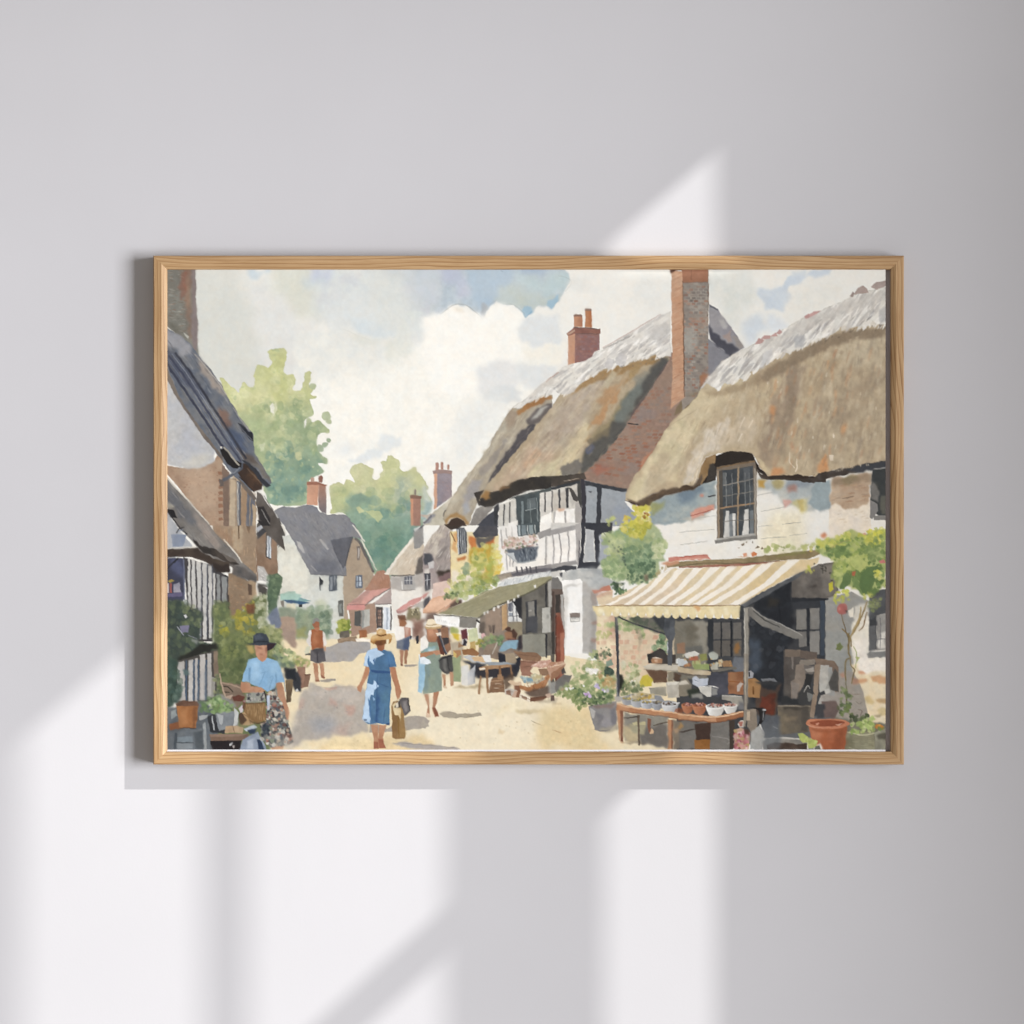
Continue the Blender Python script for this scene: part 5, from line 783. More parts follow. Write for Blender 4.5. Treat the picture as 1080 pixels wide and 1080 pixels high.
P('cc9a7c', '740,165 850,160 852,250 835,290 810,305 775,285 752,240', w=.3, c2='bd886a'); P('c08a6c', '770,240 845,245 830,290 790,290', w=.3, a=.8); P('8f5b48', '760,180 800,178 800,190 765,192', f=.4, a=.7); P('9a6048', '780,235 815,232 815,240 785,243', f=.3, a=.8); P('7d4a3a', '835,180 852,175 850,240 840,230', f=.5, a=.6)
P('454d58', '672,160 730,150 735,90 760,66 800,60 840,72 860,110 866,140 930,150 900,190 850,212 850,165 740,168', w=.4, c2='3a414c'); P('5c6674', '745,90 800,72 820,110 750,135', f=1, a=.7); P('3f3238', '850,150 925,150 890,195 850,212', w=.4); P('9d8a52', '665,170 735,172 745,230 710,235 680,210', f=.6, w=.5, c2='b09c5c'); L('2b3038', 1.3, '735,140 800,135 865,138', a=.8)
P('9d7c52', '650,655 830,645 840,800 760,822 690,780 650,720', w=.4, c2='8d6c45'); G('b8966a 7d5f3c c2a273', '655,660 830,650 835,800 700,780', 50, (5, 9), (.6, 1), 88, 4, a=.7); P('a0a0a0', '670,570 830,560 835,640 680,655', w=.5, f=.4, a=.8); B('c9c4bc 4a4a4e 8d8d90 35363c b0aca4', '675,580 830,570 835,645 680,650', 34, (.7, 1.7), a=.8); P('6d5038', '640,640 665,645 660,720 640,690', w=.4, a=.8); L('6d4f35', 1.2, '650,660 840,648', a=.8); L('5d432e', 1.4, '700,800 760,825 842,808', a=.8); L('3f3a38', 1.6, '820,545 838,600 850,650', tap=.2)
P('b5c3d8', '845,590 870,585 850,700', w=.3, a=.8); P('c29272', '740,520 800,520 830,545 800,565 750,560', w=.3); L('8a5a42', .6, '770,560 800,540', a=.7)
clip()
# ---------------------------------------------------------------- striped-awning stall and everything round it
t('D3')
P('d9b89c', '345,760 540,765 560,1085 560,1200 420,1260 380,1100 385,760', w=.5, c2='e6d6b4'); P('e3cfae', '380,600 520,540 520,650 400,670', w=.4); P('cf8a72', '345,545 400,545 440,520 495,505 510,550 440,560 365,580', w=.7, c2='c47a5e'); P('a89c93', '345,560 380,580 385,660 345,680', f=.8); P('cfa38c', '380,570 520,560 520,590 380,610', f=.6, a=.6)
P('e0cdb0', '560,760 1085,760 1085,1250 560,1300', w=.3, c2='d6c2a2')
BR('d3a68e cf9d84 dcb69a c9987e d8c09a', '390,790 545,790 560,1260 390,1260', 13, 3, a=.6, keep=.4); BR('d6a48a d9ae92 cf9a80 e3c4a6', '565,870 960,880 800,1300 560,1310', 10, 7, a=.65, keep=.6)
P('b58672', '340,960 385,955 385,990 345,990', f=.4); P('b07c68', '345,810 385,810 385,840 350,840', f=.5, a=.8); P('9d9993', '345,600 385,700 380,1085 340,1085', f=1.2, a=.5)
B('b9bf78 c9ca8c a8b468', '390,840 530,850 520,920 390,990', 14, (1.2, 3), a=.6)
t('D4'); P('e3cfae', '540,380 700,330 800,400 760,480 620,540 540,560', f=2, c2='d9c2a0')
t('D3')
B('a3b87c b5c488 8fa56c c4cc94', '480,850 560,800 660,820 720,900 560,880', 26, (1.4, 3.2), a=.7); B('7d9468 6a8258 94a878 a9b884', '560,770 980,800 970,900 720,880', 44, (1.4, 3.2), a=.65); B('8d9d68 a9b480 5f7550', '720,870 800,890 780,960 740,960', 12, (1.2, 2.8), a=.7); P('b5a58c', '725,880 765,880 760,1060 735,1060', f=.6, a=.7)
B('6d8a62 87a078 557050 9ab08a', '880,950 990,900 1000,1085 860,1060', 34, (1.4, 3), a=.75)
P('4b4f4c', '640,780 1085,760 1085,960 960,930 760,860', f=1, a=.7); P('43464a', '830,780 1085,770 1085,900 1000,920', f=.8, c2='4d5152')
# dark interior
t('E3')
IN = '-20,770 510,790 520,680 650,590 960,440 1070,375 1200,330 1290,320 1310,420 1340,540 1300,640 1240,640 1230,1085 1240,1700 0,1990 -20,1990'
P('4d4e50', IN, w=.3, c2='454649')
P('8f8a7c', '-40,800 240,815 245,1300 -60,1300', f=1, c2='7c776a'); P('a39e90', '130,830 240,820 240,1085 200,1060', f=2, a=.7); P('6d6657', '30,850 160,850 150,980 60,980', f=2, a=.6); P('a8795a', '-20,995 50,990 50,1080 -20,1080', w=.6, a=.7); P('6a6a66', '60,1020 200,1020 210,1080 60,1080', f=1, a=.8)
P('393c40', '240,800 290,800 290,1110 250,1110', w=.4)
for a_, b_ in ((290, 352), (362, 432), (455, 525)):
    P('77736d', f'{a_},825 {b_},820 {b_},960 {a_},962', w=.3, c2='6a6764'); P('716b63', f'{a_},975 {b_},972 {b_},1105 {a_},1105', w=.3, c2='66625d')
L('2f3236', 1.4, '355,815 355,1110', tap=0); L('2b2e33', 2, '440,810 440,1110', tap=0); P('a5733c', '465,1000 500,990 515,1020 505,1085 470,1085', f=.6, w=.4, a=.8)
P('363a40', '590,800 960,560 955,980 900,1050 880,1500 600,1500', f=2, c2='2f3136'); P('55606e', '590,950 700,1000 690,1250 600,1250', f=2.5, a=.8); P('303338', '640,600 950,470 950,640 720,760 620,700', f=1, c2='3a3d42'); L('26292d', 1.2, '840,650 860,880', a=.7); P('4d4436', '740,620 860,600 820,680 760,700', f=2, a=.5)
B('5a5f66 464b52 3c4046 6a6c70', '600,700 900,900 880,1200 620,1200', 30, (1.5, 4), a=.35)
t('F3')
P('6d6761', '200,440 420,330 560,310 600,420 560,620 200,620', w=.4, c2='7f7870'); P('8d867c', '420,340 560,330 580,600 480,610', f=2, a=.7); P('55504b', '350,510 410,508 410,525 350,525', f=.5)
P('a6a49c', '480,620 560,600 700,560 850,640 850,1700 480,1700', w=.3, c2='9d9d99'); P('ece6d8', '700,830 860,760 1000,1040 1000,1700 860,1700 780,1440 720,1180 690,1000', f=1, c2='e6decb'); P('e9e2d2', '670,720 720,690 720,770 690,780', w=.5); P('e6dfcf', '730,690 830,640 840,800 760,900 720,850', f=.8, a=.8)
P('42454a', '200,620 480,625 482,1130 430,1130 430,700 215,715', w=.4); P('35383d', '200,610 510,618 510,632 200,650', w=.4); P('8f8c86', '235,712 322,708 322,880 238,885', w=.3, c2='827f79'); P('908d87', '352,703 432,698 432,880 352,880', w=.3, c2='85827c'); P('7f7c77', '250,900 325,895 325,1020 260,1030', w=.3); P('93908a', '352,895 432,892 432,1090 352,1090', w=.3); P('33363b', '322,700 350,700 348,1020 326,1020', w=.3); L('33363b', 1.4, '230,890 435,886', tap=0); P('4a5664', '440,640 478,640 474,1100 440,1100', w=.4, a=.8)
P('5a5c5e', '850,560 1000,540 1000,1060 850,1060', w=.4, c2='66686a'); P('a5a29c', '910,760 1000,740 1000,1040 915,1045', w=.4, c2='8f8d89'); P('e0dbd0', '920,880 975,850 980,1040 930,1040', f=.8, a=.7); L('6a6a6a', .8, '945,780 945,1040'); L('d9d4c9', .7, '915,965 1000,955'); P('45474a', '850,800 915,760 910,1045 852,1050', w=.4, f=.4, a=.8); L('c9c4ba', 1.6, '865,1062 1000,1052')
t('F4'); P('8d8c88', '832,240 860,215 1000,210 1000,268 840,270', w=.4); L('d8d4ca', 1, '870,222 1000,212'); P('6a6b6c', '850,0 905,0 905,205 850,215', w=.4); P('aba8a1', '908,0 1000,0 1000,200 910,208', w=.4, c2='8d8b88'); P('e6e2d8', '945,60 980,40 985,190 915,195', f=.8, a=.8); L('77777a', .8, '945,0 945,190'); L('77777a', .8, '910,115 1000,110')
# painted stone base of the wall with its slanting shade
P('efe0c0', '700,330 1000,290 1000,860 820,860 740,560', f=1, c2='ead6b0'); P('f1e9dc', '730,130 840,100 840,280 1000,275 1000,390 760,400', f=1.5)
P('aca396', '560,380 660,370 720,400 760,460 800,560 830,700 860,790 700,800 560,780', w=.4, c2='a0998f'); P('a5a6a0', '480,60 660,40 690,120 700,380 590,390 480,280', f=1, c2='989a96')
for q, c_ in (('750,385 800,380 825,400 790,410 760,405', 'd8a07c'), ('735,460 820,445 840,465 800,490 740,492', 'd9a276'), ('870,425 940,420 1000,440 1000,490 940,485 880,470', 'dca878'), ('810,610 850,595 890,640 870,670 830,660', 'd9bf85'), ('900,620 940,608 1000,625 1000,655 930,650', 'c2a070'), ('920,710 970,690 1000,700 1000,750 940,760', 'd9c490'), ('600,400 640,395 655,440 620,450', 'b88f78'), ('700,440 760,450 760,490 710,495', 'b38a72'), ('890,760 960,740 940,770', 'a89a78')): P(c_, q, w=.7, f=.2, a=.9)
L('8d7a68', .6, '700,575 780,575', a=.7); L('b59c8c', .6, '700,495 760,500', a=.6); L('7d7468', .7, '740,640 770,660 790,640', a=.7); L('6d5a50', .9, '755,705 790,715 775,760', a=.6)
P('8a8676', '560,770 700,790 1000,830 1000,1045 380,1045', f=.6, w=.6, c2='77745f'); P('6f7071', '-120,760 560,760 560,1045 -120,1045', f=1, c2='65686b')
# stacked boards, crates and buckets in the shade
P('5c5550', '130,205 270,200 275,620 130,600', w=.5, c2='66605a'); P('7d6f62', '140,200 275,200 270,260 140,265', w=.4); P('8a8078', '195,260 215,262 212,370 198,365', w=.3, a=.8); P('6f6258', '270,205 410,225 410,290 270,280', w=.4); P('8d8377', '270,290 400,280 390,330 260,340', w=.4); P('77706a', '290,330 390,340 380,410 290,400', w=.4); P('b3aba0', '310,365 380,350 390,385 330,388', w=.4, a=.8); P('3a3a3a', '310,410 385,405 350,520 300,560', w=.5)
P('85796e', '235,330 300,320 320,430 280,530 240,610 210,640 190,610 190,470 220,450', w=.5, c2='948678'); P('918880', '195,470 260,490 240,620 205,640', w=.4, a=.7); P('3a3c3e', '120,590 340,640 300,680 100,660', f=1); P('4a4a4a', '250,560 330,510 390,600 340,660 250,660', w=.5, f=.4); P('9a9a94', '330,560 390,590 350,640 330,640', w=.5, a=.7)
P('8f7a68', '390,270 560,300 590,350 595,560 560,560 540,350 400,330', w=.4, c2='7d6a5c'); P('5a5854', '510,480 560,360 590,400 590,560 520,540', w=.5); P('c0bdb4', '430,330 510,330 505,480 480,540 430,560', w=.5, c2='aeaba4'); P('a08c78', '390,330 440,320 420,560 385,780 350,770 380,560', w=.4, c2='8f7b68'); P('d3d0c8', '470,540 510,530 520,560 480,575', w=.5, a=.8); L('3f4042', .9, '330,530 360,540 390,580'); L('c9c6be', .8, '300,560 330,505 350,530')
P('b3aea6', '440,590 480,575 580,600 610,640 560,660 420,660', w=.5, c2='a09a92'); P('7d6a64', '450,635 570,630 600,700 560,780 470,770', w=.5, c2='6d5c58'); P('4d4d50', '410,680 470,660 470,770 410,780', f=.8)
P('6d6458', '75,670 360,670 340,900 90,920', w=.4, c2='7f735f'); P('8f7f68', '140,780 240,770 230,810 140,810', f=.8, a=.8); L('9a9080', 1.2, '75,675 360,682', tap=.1); P('4a463f', '130,690 350,685 345,705 140,705', f=.4, a=.8); P('55504a', '290,700 345,700 335,900 280,900', f=1.2, a=.7)
P('6a5040', '-130,480 100,480 60,760 -40,760 -90,760', f=1, a=.7); P('7d3f2e', '-60,600 60,560 55,750 -60,760', w=.6, f=.8, c2='5d352a'); P('6d7074', '-110,760 100,760 90,950 -110,960', f=1.5, c2='5c6066'); P('36383c', '-80,480 100,470 60,540 -60,520', f=.8)
# vine climbing the corner
L('8f7a50', 1.5, '620,20 690,100 700,180', tap=.2)
t('F3')
L('9a8458', 1.6, '830,640 800,740 745,860 690,950 675,1085', tap=.2); L('b39c6c', 1.8, '780,690 770,780 720,880 690,945', tap=.3); L('8a6f4c', 1.2, '830,730 800,850 760,890', tap=.3); L('7d6a4c', 1.1, '615,750 640,840 660,910 680,960', tap=.2)
t('F4')
L('86744c', 1.5, '680,60 675,200 690,270 650,300 655,470', tap=.2); L('86744c', 1.2, '690,270 700,340 725,380 700,490', tap=.2); L('a8b078', .9, '720,170 745,240 735,360'); L('6d6a48', 1.2, '655,470 660,620 665,730')
B('6f7f52 8a9862 5d6d48', '615,510 700,510 710,640 650,720 600,740', 26, (1, 2.6), a=.8); P('7d9052', '575,160 610,140 635,180 610,210 585,195', w=.7); P('b9c07c', '730,260 775,265 750,305', w=.5); B('5f7040 4d5d3a 76864e', '580,680 700,670 720,760 600,760', 16, (1.2, 2.8), a=.75)
B('56633f 66744a 48563a', '690,760 850,750 860,810 700,820', 22, (1.4, 3), a=.75)
P('a3a080', '660,890 890,900 900,1045 640,1045', w=.5, c2='918d72'); L('c9c6a4', 1.2, '665,895 800,920 900,905'); P('7d7a60', '640,980 700,900 720,1045 640,1045', f=1.5, a=.8); G('bcb896 85826a', '680,920 890,910 895,1040 680,1040', 20, (5, 10), (.8, 1.4), 4, 6, a=.5); P('8d8a78', '895,900 1000,860 1000,1045 905,1045', w=.5, c2='a5a28c'); P('5a5548', '910,920 1000,910 1000,960 930,950', f=.6, a=.8)
B('a8bd68 c0d080 8fa858 d3dc98 b5c878', '700,830 800,800 890,780 900,900 700,900', 56, (1.1, 2.8), a=.85, lob=.4); B('d98f3c e0a848', '905,845 1000,830 1000,870 910,860', 10, (1, 2), a=.85); B('7d9450', '890,860 1000,850 960,890', 6, (1, 2), a=.7)
# big terracotta pot
P('c27450', '340,850 670,850 655,920 645,1045 395,1045 365,960', w=.4, c2='b4653f'); P('d68c64', '350,880 470,900 420,1000 370,960', f=2.5, a=.7); P('9c5434', '590,880 660,860 640,1045 540,1045', f=2.5, a=.7); P('a85f3c', '350,862 500,890 660,860 655,880 500,910 352,884', f=.6, a=.6)
P('d08662', '320,815 345,790 430,786 600,788 680,815 675,840 600,865 490,870 390,862 330,838', sm=1, w=.3); P('a5593c', '352,815 430,797 570,798 645,818 600,842 490,850 400,840', sm=1, w=.3, c2='964c34'); P('d9977a', '400,825 430,818 420,838 400,836', w=.4); P('e3b79c', '560,835 620,825 640,820 600,842', w=.3, a=.8); P('e0a080', '330,830 400,855 490,864 420,866 345,848', w=.3, a=.8)
P('d6d2c8', '-68,968 -30,946 60,938 180,940 300,955 340,975 345,1042 -60,1042', sm=0, w=.4); P('8a867e', '-48,975 0,955 100,950 220,955 300,968 330,985 330,1042 -40,1042', w=.4, c2='a5a198'); P('4d3f36', '-10,1000 50,985 110,990 170,985 240,998 330,992 335,1042 0,1042', w=.8, c2='5d4c40'); L('eae6dc', 1.5, '-66,966 -58,1000 -45,1042', tap=.2); P('e6e0d4', '390,1010 440,990 465,1045 380,1045', f=.4, w=.5); P('3f4036', '395,1015 430,1005 440,1045 390,1045', w=.5, a=.7)
P('b9c56a', '255,920 290,912 330,940 345,960 380,965 415,970 400,1010 370,1040 345,1030 340,990 290,985 265,960', w=1.2); B('cbd580 a5b458', '260,915 340,950 410,980 360,1030', 10, (1, 2), a=.8)
# stall furniture
t('D4')
P('3b3a38', '810,240 850,230 880,210 920,190 960,215 980,250 1050,240 1050,310 980,325 820,320', w=.6, c2='4a4542'); P('b0825e', '840,285 880,262 940,275 935,315 850,320', w=.6); P('d9b89a', '870,290 900,280 900,305 875,305', w=.4, a=.8); P('efe9dd', '850,275 890,265 940,280 900,275', w=.4); P('e3e6e4', '1055,280 1085,275 1085,320 1055,318', w=.4); P('d6cfbe', '775,340 820,325 1085,330 1085,380 1000,378 800,365', w=.5, c2='c4bcaa'); P('a39c8a', '780,365 1085,378 1085,390 780,372', w=.4)
P('7d6049', '800,370 980,380 980,480 870,480', w=.5, c2='6d5240'); P('8f8672', '985,390 1035,390 1030,470 985,470', w=.4); P('5d4a3c', '1035,395 1085,400 1085,470 1040,470', f=.8); P('d6c84a', '745,470 775,420 815,412 860,460 850,510 750,515', w=.6, c2='c9b83c')
B('d9d6b8 c4c89c a8b07c b5b88c 8f9868', '600,300 740,330 760,480 700,560 620,520', 50, (1.2, 3), a=.7); B('f0ece0', '660,470 720,470 700,520', 5, (1, 1.8), a=.9); B('6a7a52 4f5f42 838f62', '590,480 740,490 830,540 680,570 600,580', 36, (1.2, 2.8), a=.7); P('33352f', '560,420 600,415 620,470 600,520 570,580 560,500', w=.7, f=.3)
P('a5a090', '825,525 970,515 975,590 840,580', w=.4, c2='95907f'); P('c4beb0', '970,480 1085,475 1085,600 985,612', w=.4, c2='aca698'); P('d9d4c6', '970,475 1085,470 1060,495 990,498', w=.4)
P('a3a4a6', '600,600 680,575 930,590 960,640 940,700 780,690 640,665', w=.5, c2='8f9194'); P('c4b48c', '650,600 760,560 880,580 870,620 700,620', w=.6); B('c9a84c b8963c d3b860 a98c58', '720,590 800,570 870,590 840,615 740,615', 20, (.9, 1.8), a=.8); B('d9d4c4 8d8672', '650,590 700,575 900,600 700,615', 16, (.8, 1.5), a=.7)
for q in ('580,600 640,605 650,665 610,655 592,630', '640,625 755,630 750,690 690,680 655,655', '765,635 890,630 870,690 800,692 775,665', '905,640 1000,630 1085,650 1060,705 990,718 935,690'): P('adaeb0', q, w=.5, c2='9b9da0'); 
L('e0e0de', 1, '640,625 700,632 760,632 890,630'); L('e3e2df', 1.2, '910,640 960,655 1085,648'); P('83868a', '690,640 740,640 735,680 700,675', f=1, a=.6); P('888a8e', '810,645 850,645 840,685', f=1, a=.6)
t()
for x, y, w, h, c, d, fl in ((661, 737.5, 11, 6.5, 'b4b6b9', '85888d', 'b59a48 8d8f5a c9b878'), (671, 739, 12, 7, 'c4c6c8', '8d9095', 'a8964e 7d8050 cbb068'), (682, 741, 13, 8, 'c9cbcd', '90939a', 'c4a24c 9a8a50 d6c488'), (693, 741.5, 11, 8, 'b0b2b6', '7d8086', '8d8068 a59a80 6a6050'), (706, 743, 17, 9, 'dcdcda', 'a3a3a4', '6a5a50 8d7a6a 5a4a44')): bowl(x, y, w, h, c, d, fl)
t('D4')
P('a8705a', '1050,700 1085,690 1085,730 1040,725', w=.5)
P('c8936a', '535,655 600,660 700,690 1085,735 1085,785 900,760 620,720 545,705', w=.3, c2='b88058'); L('e6bc94', 1.3, '540,660 700,692 1085,742', tap=.1); L('8f5c3f', .9, '548,708 620,722 900,762 1085,786', tap=.1)
P('c8946c', '555,705 590,712 582,980 612,985 608,990 588,988 575,960', w=.3); P('8a5a44', '585,712 610,718 608,980 588,975', w=.3); P('c48d64', '985,790 1022,795 1020,1042 985,1042', w=.3); P('8d5f48', '1015,795 1032,798 1030,1042 1016,1042', w=.3)
P('8d8a80', '612,730 985,770 985,1042 860,1000 750,985 612,970', f=.6, a=.85, c2='7b7974'); P('77716a', '730,860 985,830 985,1035 880,1005 755,985', f=1.5); P('cdb98d', '610,850 740,870 740,975 615,975', f=1.5, a=.8); P('a9a284', '650,830 740,800 810,820 780,920 700,910', w=.6, f=.4); P('c2b98f', '680,815 800,810 800,835 700,840', w=.5); P('d3b28c', '830,890 850,865 870,890 860,910 835,912', w=.5); P('8d5f4a', '815,780 845,785 840,890 828,905 818,870', w=.4); P('6d5c4c', '730,750 748,752 750,1010 735,1010', w=.3); L('4a4038', 1.3, '615,780 700,770 740,765'); L('5a4c40', 1, '860,840 985,815'); P('6d6358', '560,985 880,1005 745,978', f=.5, a=.6); P('8f8270', '1030,800 1085,805 1085,1042 1032,1042', f=.6, c2='7b7266'); P('c9a37a', '1045,880 1085,870 1085,915 1050,910', f=.8, a=.7)
t('E4')
P('86817a', '0,810 420,800 440,1042 0,1042', f=.8, c2='79756f'); P('5a443a', '130,830 270,815 260,965 145,965', w=.4, c2='4d3a32'); P('a8713c', '130,962 262,960 258,1042 132,1042', w=.4, c2='96622f'); P('b5884c', '0,800 50,840 0,890', f=.8, a=.8); L('4a3f38', 1.4, '0,900 140,870'); L('a39e98', .9, '280,930 420,960 410,1000', a=.7); P('4f443c', '420,800 470,800 460,1042 430,1042', w=.3); L('8d8078', .8, '385,850 420,850')
P('8a8f96', '460,260 545,270 545,420 440,360', f=1, a=.7); P('5c5c66', '250,400 430,400 420,590 250,600', f=1, c2='4a4c56')
P('cfc0a4', '-10,345 120,370 270,385 268,415 120,410 -10,390', w=.4, c2='bca98a'); P('6d6258', '-10,390 120,410 265,418 180,425 -10,410', w=.4); P('77736a', '270,365 480,345 490,362 330,388 280,388', w=.4)
P('a8604a', '30,320 100,315 110,345 40,350', w=.6, f=.3); P('b8c080', '110,300 180,290 190,330 120,350', w=.6); P('a3b070', '120,325 255,320 255,372 130,370', w=.5, c2='8f9c60'); P('9a9c5c', '170,240 235,232 240,290 190,300', w=.7, c2='83874c'); P('d5d3cb', '40,235 130,215 170,235 150,265 60,270', w=.6); P('b86a50', '80,265 160,258 165,290 90,295', w=.6); P('b5b8ac', '250,235 290,222 325,245 320,285 270,285', sm=1, w=.5); P('c0bfb0', '265,320 330,310 330,370 270,372', w=.4, c2='a9a595'); P('a5815c', '360,300 440,290 455,345 370,350', w=.5, c2='8d6a4a'); P('c9b08c', '335,285 365,280 360,345 335,345', w=.4); P('c4c8c8', '-10,280 50,280 80,310 30,340 -10,340', w=.5); B('c9a060 8f6a44 d0c9a8', '30,250 440,300 440,350 60,350', 26, (.8, 1.7), a=.7)
P('a4704e', '415,395 540,385 545,580 415,575', w=.4, c2='8f5f3f'); P('b3845a', '430,400 480,395 470,520 430,500', f=1.5, a=.6); P('b08454', '565,450 640,440 690,480 680,610 570,600', w=.4, c2='9a7044'); L('6d4420', 1.6, '625,515 628,580'); P('a0a0a4', '580,390 610,375 630,400 625,440 580,445', w=.4); P('3c3e44', '585,395 600,390 600,430 588,432', w=.3); P('c9c4be', '490,510 520,470 540,490 510,550 490,560', w=.5, a=.8); L('8f4f24', .8, '420,470 540,480', a=.7)
P('8f8674', '0,470 60,430 110,500 105,580 40,600 0,590', w=.6, c2='7d7464'); P('cfc8b8', '0,475 60,460 90,490 40,500 0,500', w=.5); P('c4cad4', '110,440 150,425 170,450 245,440 240,500 160,520 110,490', w=.6, c2='b3bac6'); L('7a8496', .8, '130,460 160,470'); P('3c4238', '70,540 160,530 170,580 100,610', f=.8)
P('d3d0c6', '160,520 275,510 270,600 235,600 180,560', w=.5, c2='c0bdb4'); P('8f8f8c', '275,520 330,530 320,580 275,590', w=.4); L('e3e0d8', 1, '165,518 270,508 335,522'); P('a3a096', '110,580 200,565 200,615 110,610', f=.6, a=.8); P('a8a498', '360,590 530,595 540,660 480,690 440,640 360,620', w=.5, c2='95918a'); L('cfccc2', 1, '360,590 530,597'); P('7c7c7e', '500,640 540,650 540,700 490,710', f=.6)
P('7f4a34', '-10,690 40,700 30,735 -10,735', w=.4)
t()
for x, y, w, h, c, d, fl in ((725, 743.5, 13, 9, 'c98660', '9a5c3e', 'b57a6a c98f7c 7d4a44 d9a894 5d3a36'), (737.5, 744, 15, 10, 'cd8a64', 'a05f40', 'b57a6a c98f7c 7d4a44 d9a894 5d3a36'), (770, 744, 15, 9.5, 'ecebe5', 'b5b3ae', 'b57a6a c98f7c 7d4a44 d9a894 5d3a36'), (754, 745, 20, 11.5, 'f3f1eb', 'bab8b2', 'b57a6a c98f7c 7d4a44 d9a894 5d3a36')): bowl(x, y, w, h, c, d, fl, 26)
t('E4')
P('cd9870', '-10,735 310,765 540,715 545,755 315,815 -10,790', w=.3, c2='c08a60'); P('b57a52', '310,772 545,720 545,765 315,815', w=.3, c2='a86e48'); L('ecc8a0', 1.2, '-10,745 310,772 540,722', tap=.1); L('8a5a40', 1, '-10,792 200,806 315,816 545,765', tap=.1); G('a87048 deb088', '0,745 310,775 310,810 0,785', 16, (5, 10), (.5, .9), 5, 4, a=.6)
P('c9c3b8', '495,830 520,800 550,800 545,860 510,860', w=.5); P('b07466', '505,815 540,810 535,850 510,855', w=.5); P('b59a7a', '465,880 520,860 600,900 590,1042 468,1042', w=.5, c2='c9a38a'); B('c4707c d9909a a8505c e6c0c0 b8a064 8a3f48 d0a090', '470,880 595,900 590,1042 470,1042', 56, (1, 2.6), a=.85); P('5a3f34', '545,870 590,880 590,920 550,915', w=.5)
P('a39584', '570,710 650,700 660,860 610,900 575,850', w=.5, c2='8f8272'); P('c9b79e', '560,730 600,720 600,800 565,800', w=.5, a=.8); P('2c2a2b', '600,695 710,690 735,710 715,800 680,850 640,895 680,800 670,710', w=.5); P('b9b9b5', '605,900 690,830 720,900 700,1042 600,1042', w=.5, c2='a6a6a2'); L('e3e2de', .9, '680,830 715,900'); P('c9c9c9', '700,705 730,700 732,715 705,716', w=.3)
L('c9ccce', .7, '715,720 708,800'); P('6c7176', '720,850 860,850 860,1042 715,1042', f=1.5, a=.7); L('a3a4a4', .7, '790,850 830,870'); P('c6c7c9', '690,450 800,440 830,470 700,470', w=.6, a=.5); P('3f4042', '640,470 860,470 830,500 680,500', f=.6)
# upright and brace
t('E3')
P('9e998e', '545,690 590,690 588,1085 580,1500 572,1500 548,1085', w=.3, c2='aaa497'); L('c9c4b8', 1, '550,700 556,1085', tap=0); L('6a665f', .8, '586,700 586,1085', tap=0); P('8b8378', '545,1085 588,1085 575,1560 560,1700 545,1700', w=.3, c2='9a9080'); L('bdb4a2', .9, '556,1085 562,1560', tap=0)
P('8d8a83', '590,690 620,690 700,770 840,830 960,890 1050,940 1045,965 960,955 830,900 700,850 590,760', w=.4, c2='7c7973'); L('4a4a48', 1.2, '625,720 720,795 850,860', tap=.3); L('b8b5ad', .9, '610,690 700,765 850,832 1040,930', tap=.2)
P('5d6064', '520,668 650,590 960,430 1070,370 1100,375 950,475 660,640 545,700', w=.5, c2='6d6f72'); L('3f4246', 1, '545,700 660,640 900,500', tap=.2); P('3d4044', '505,665 545,690 545,800 515,790', w=.4)
t('D3')
P('54565a', '535,760 560,755 570,1085 580,1400 568,1400 552,1085', w=.3); L('86898c', .8, '550,770 560,1085', tap=0); L('46484c', 1.6, '550,765 700,830 820,870 960,920', tap=.1); P('4f5358', '960,770 1040,760 1045,920 1020,1000 990,990 950,890', w=.6, c2='62666b'); P('5d6166', '980,980 1025,960 1020,1180 985,1180', w=.4); L('c4c8ca', 1, '985,985 982,1080')
t('D4'); P('4c4e53', '545,0 568,0 580,500 575,600 552,600 552,300', w=.3); L('9a9ca0', .9, '552,430 562,600', tap=0); P('a9a6a4', '540,600 580,590 590,640 545,645', w=.4, a=.8)
# tiles, beam, awning
t('E3')
P('d9907e', '-90,270 0,264 240,248 268,285 0,300 -90,310', w=.7, c2='cf8472'); L('b5614e', .8, '0,268 240,252'); L('e6b5a0', 1, '0,290 250,278')
P('a5926c', '-110,325 0,308 270,290 520,282 860,240 1085,214 1180,210 1190,245 1085,288 800,300 520,325 270,335 0,350 -100,360', w=.5, c2='8f7f5a'); P('b07a64', '0,352 270,335 520,322 900,300 880,320 560,345 270,355 0,362', w=.5, c2='a06a58'); P('8a8a4c', '800,250 1080,215 1085,240 820,265', f=.8, a=.7); L('5f5340', .9, '0,350 200,322 500,322 850,302', a=.7); P('e0b892', '490,270 520,262 620,270', w=.5); P('e3a07c', '540,240 570,232 575,262 545,265', w=.6); P('df8450', '605,240 630,226 658,238 655,260 615,264', w=.6); P('d9cab0', '-110,330 -100,370 -130,400', w=.4)
B('a5b068 b9c07c c4c890', '730,170 830,170 830,230 730,230', 12, (1.4, 2.6), a=.8); B('b0b870 c2c68c', '880,180 1085,170 1085,210 890,220', 10, (1.2, 2.2), a=.75)
for q in ('490,192 512,190 505,198', '520,165 550,150 545,165 530,178', '560,148 578,138 572,152', '615,150 625,135 626,155', '590,215 610,185 606,195', '640,200 660,175 685,185 665,195', '690,205 705,185 712,200'): P('7d6a50', q, w=.5)
t()
AW = '631,639 647,630 686,611 702,603.5 712,599 716,600.5 749,598.5 785,597 828,591.5 851,590.5 864,588.5 862,594 848,602 832,609 797,628 782,637.5 716,639 632,639'
P('e4d2ae', AW, w=.3, c2='dfcba4')
clip(AW)
P('dcc8ae', '640,630 720,610 716,640 632,640', f=5, a=.8); P('e3cb9a', '780,600 864,588 832,610 790,630', f=5)
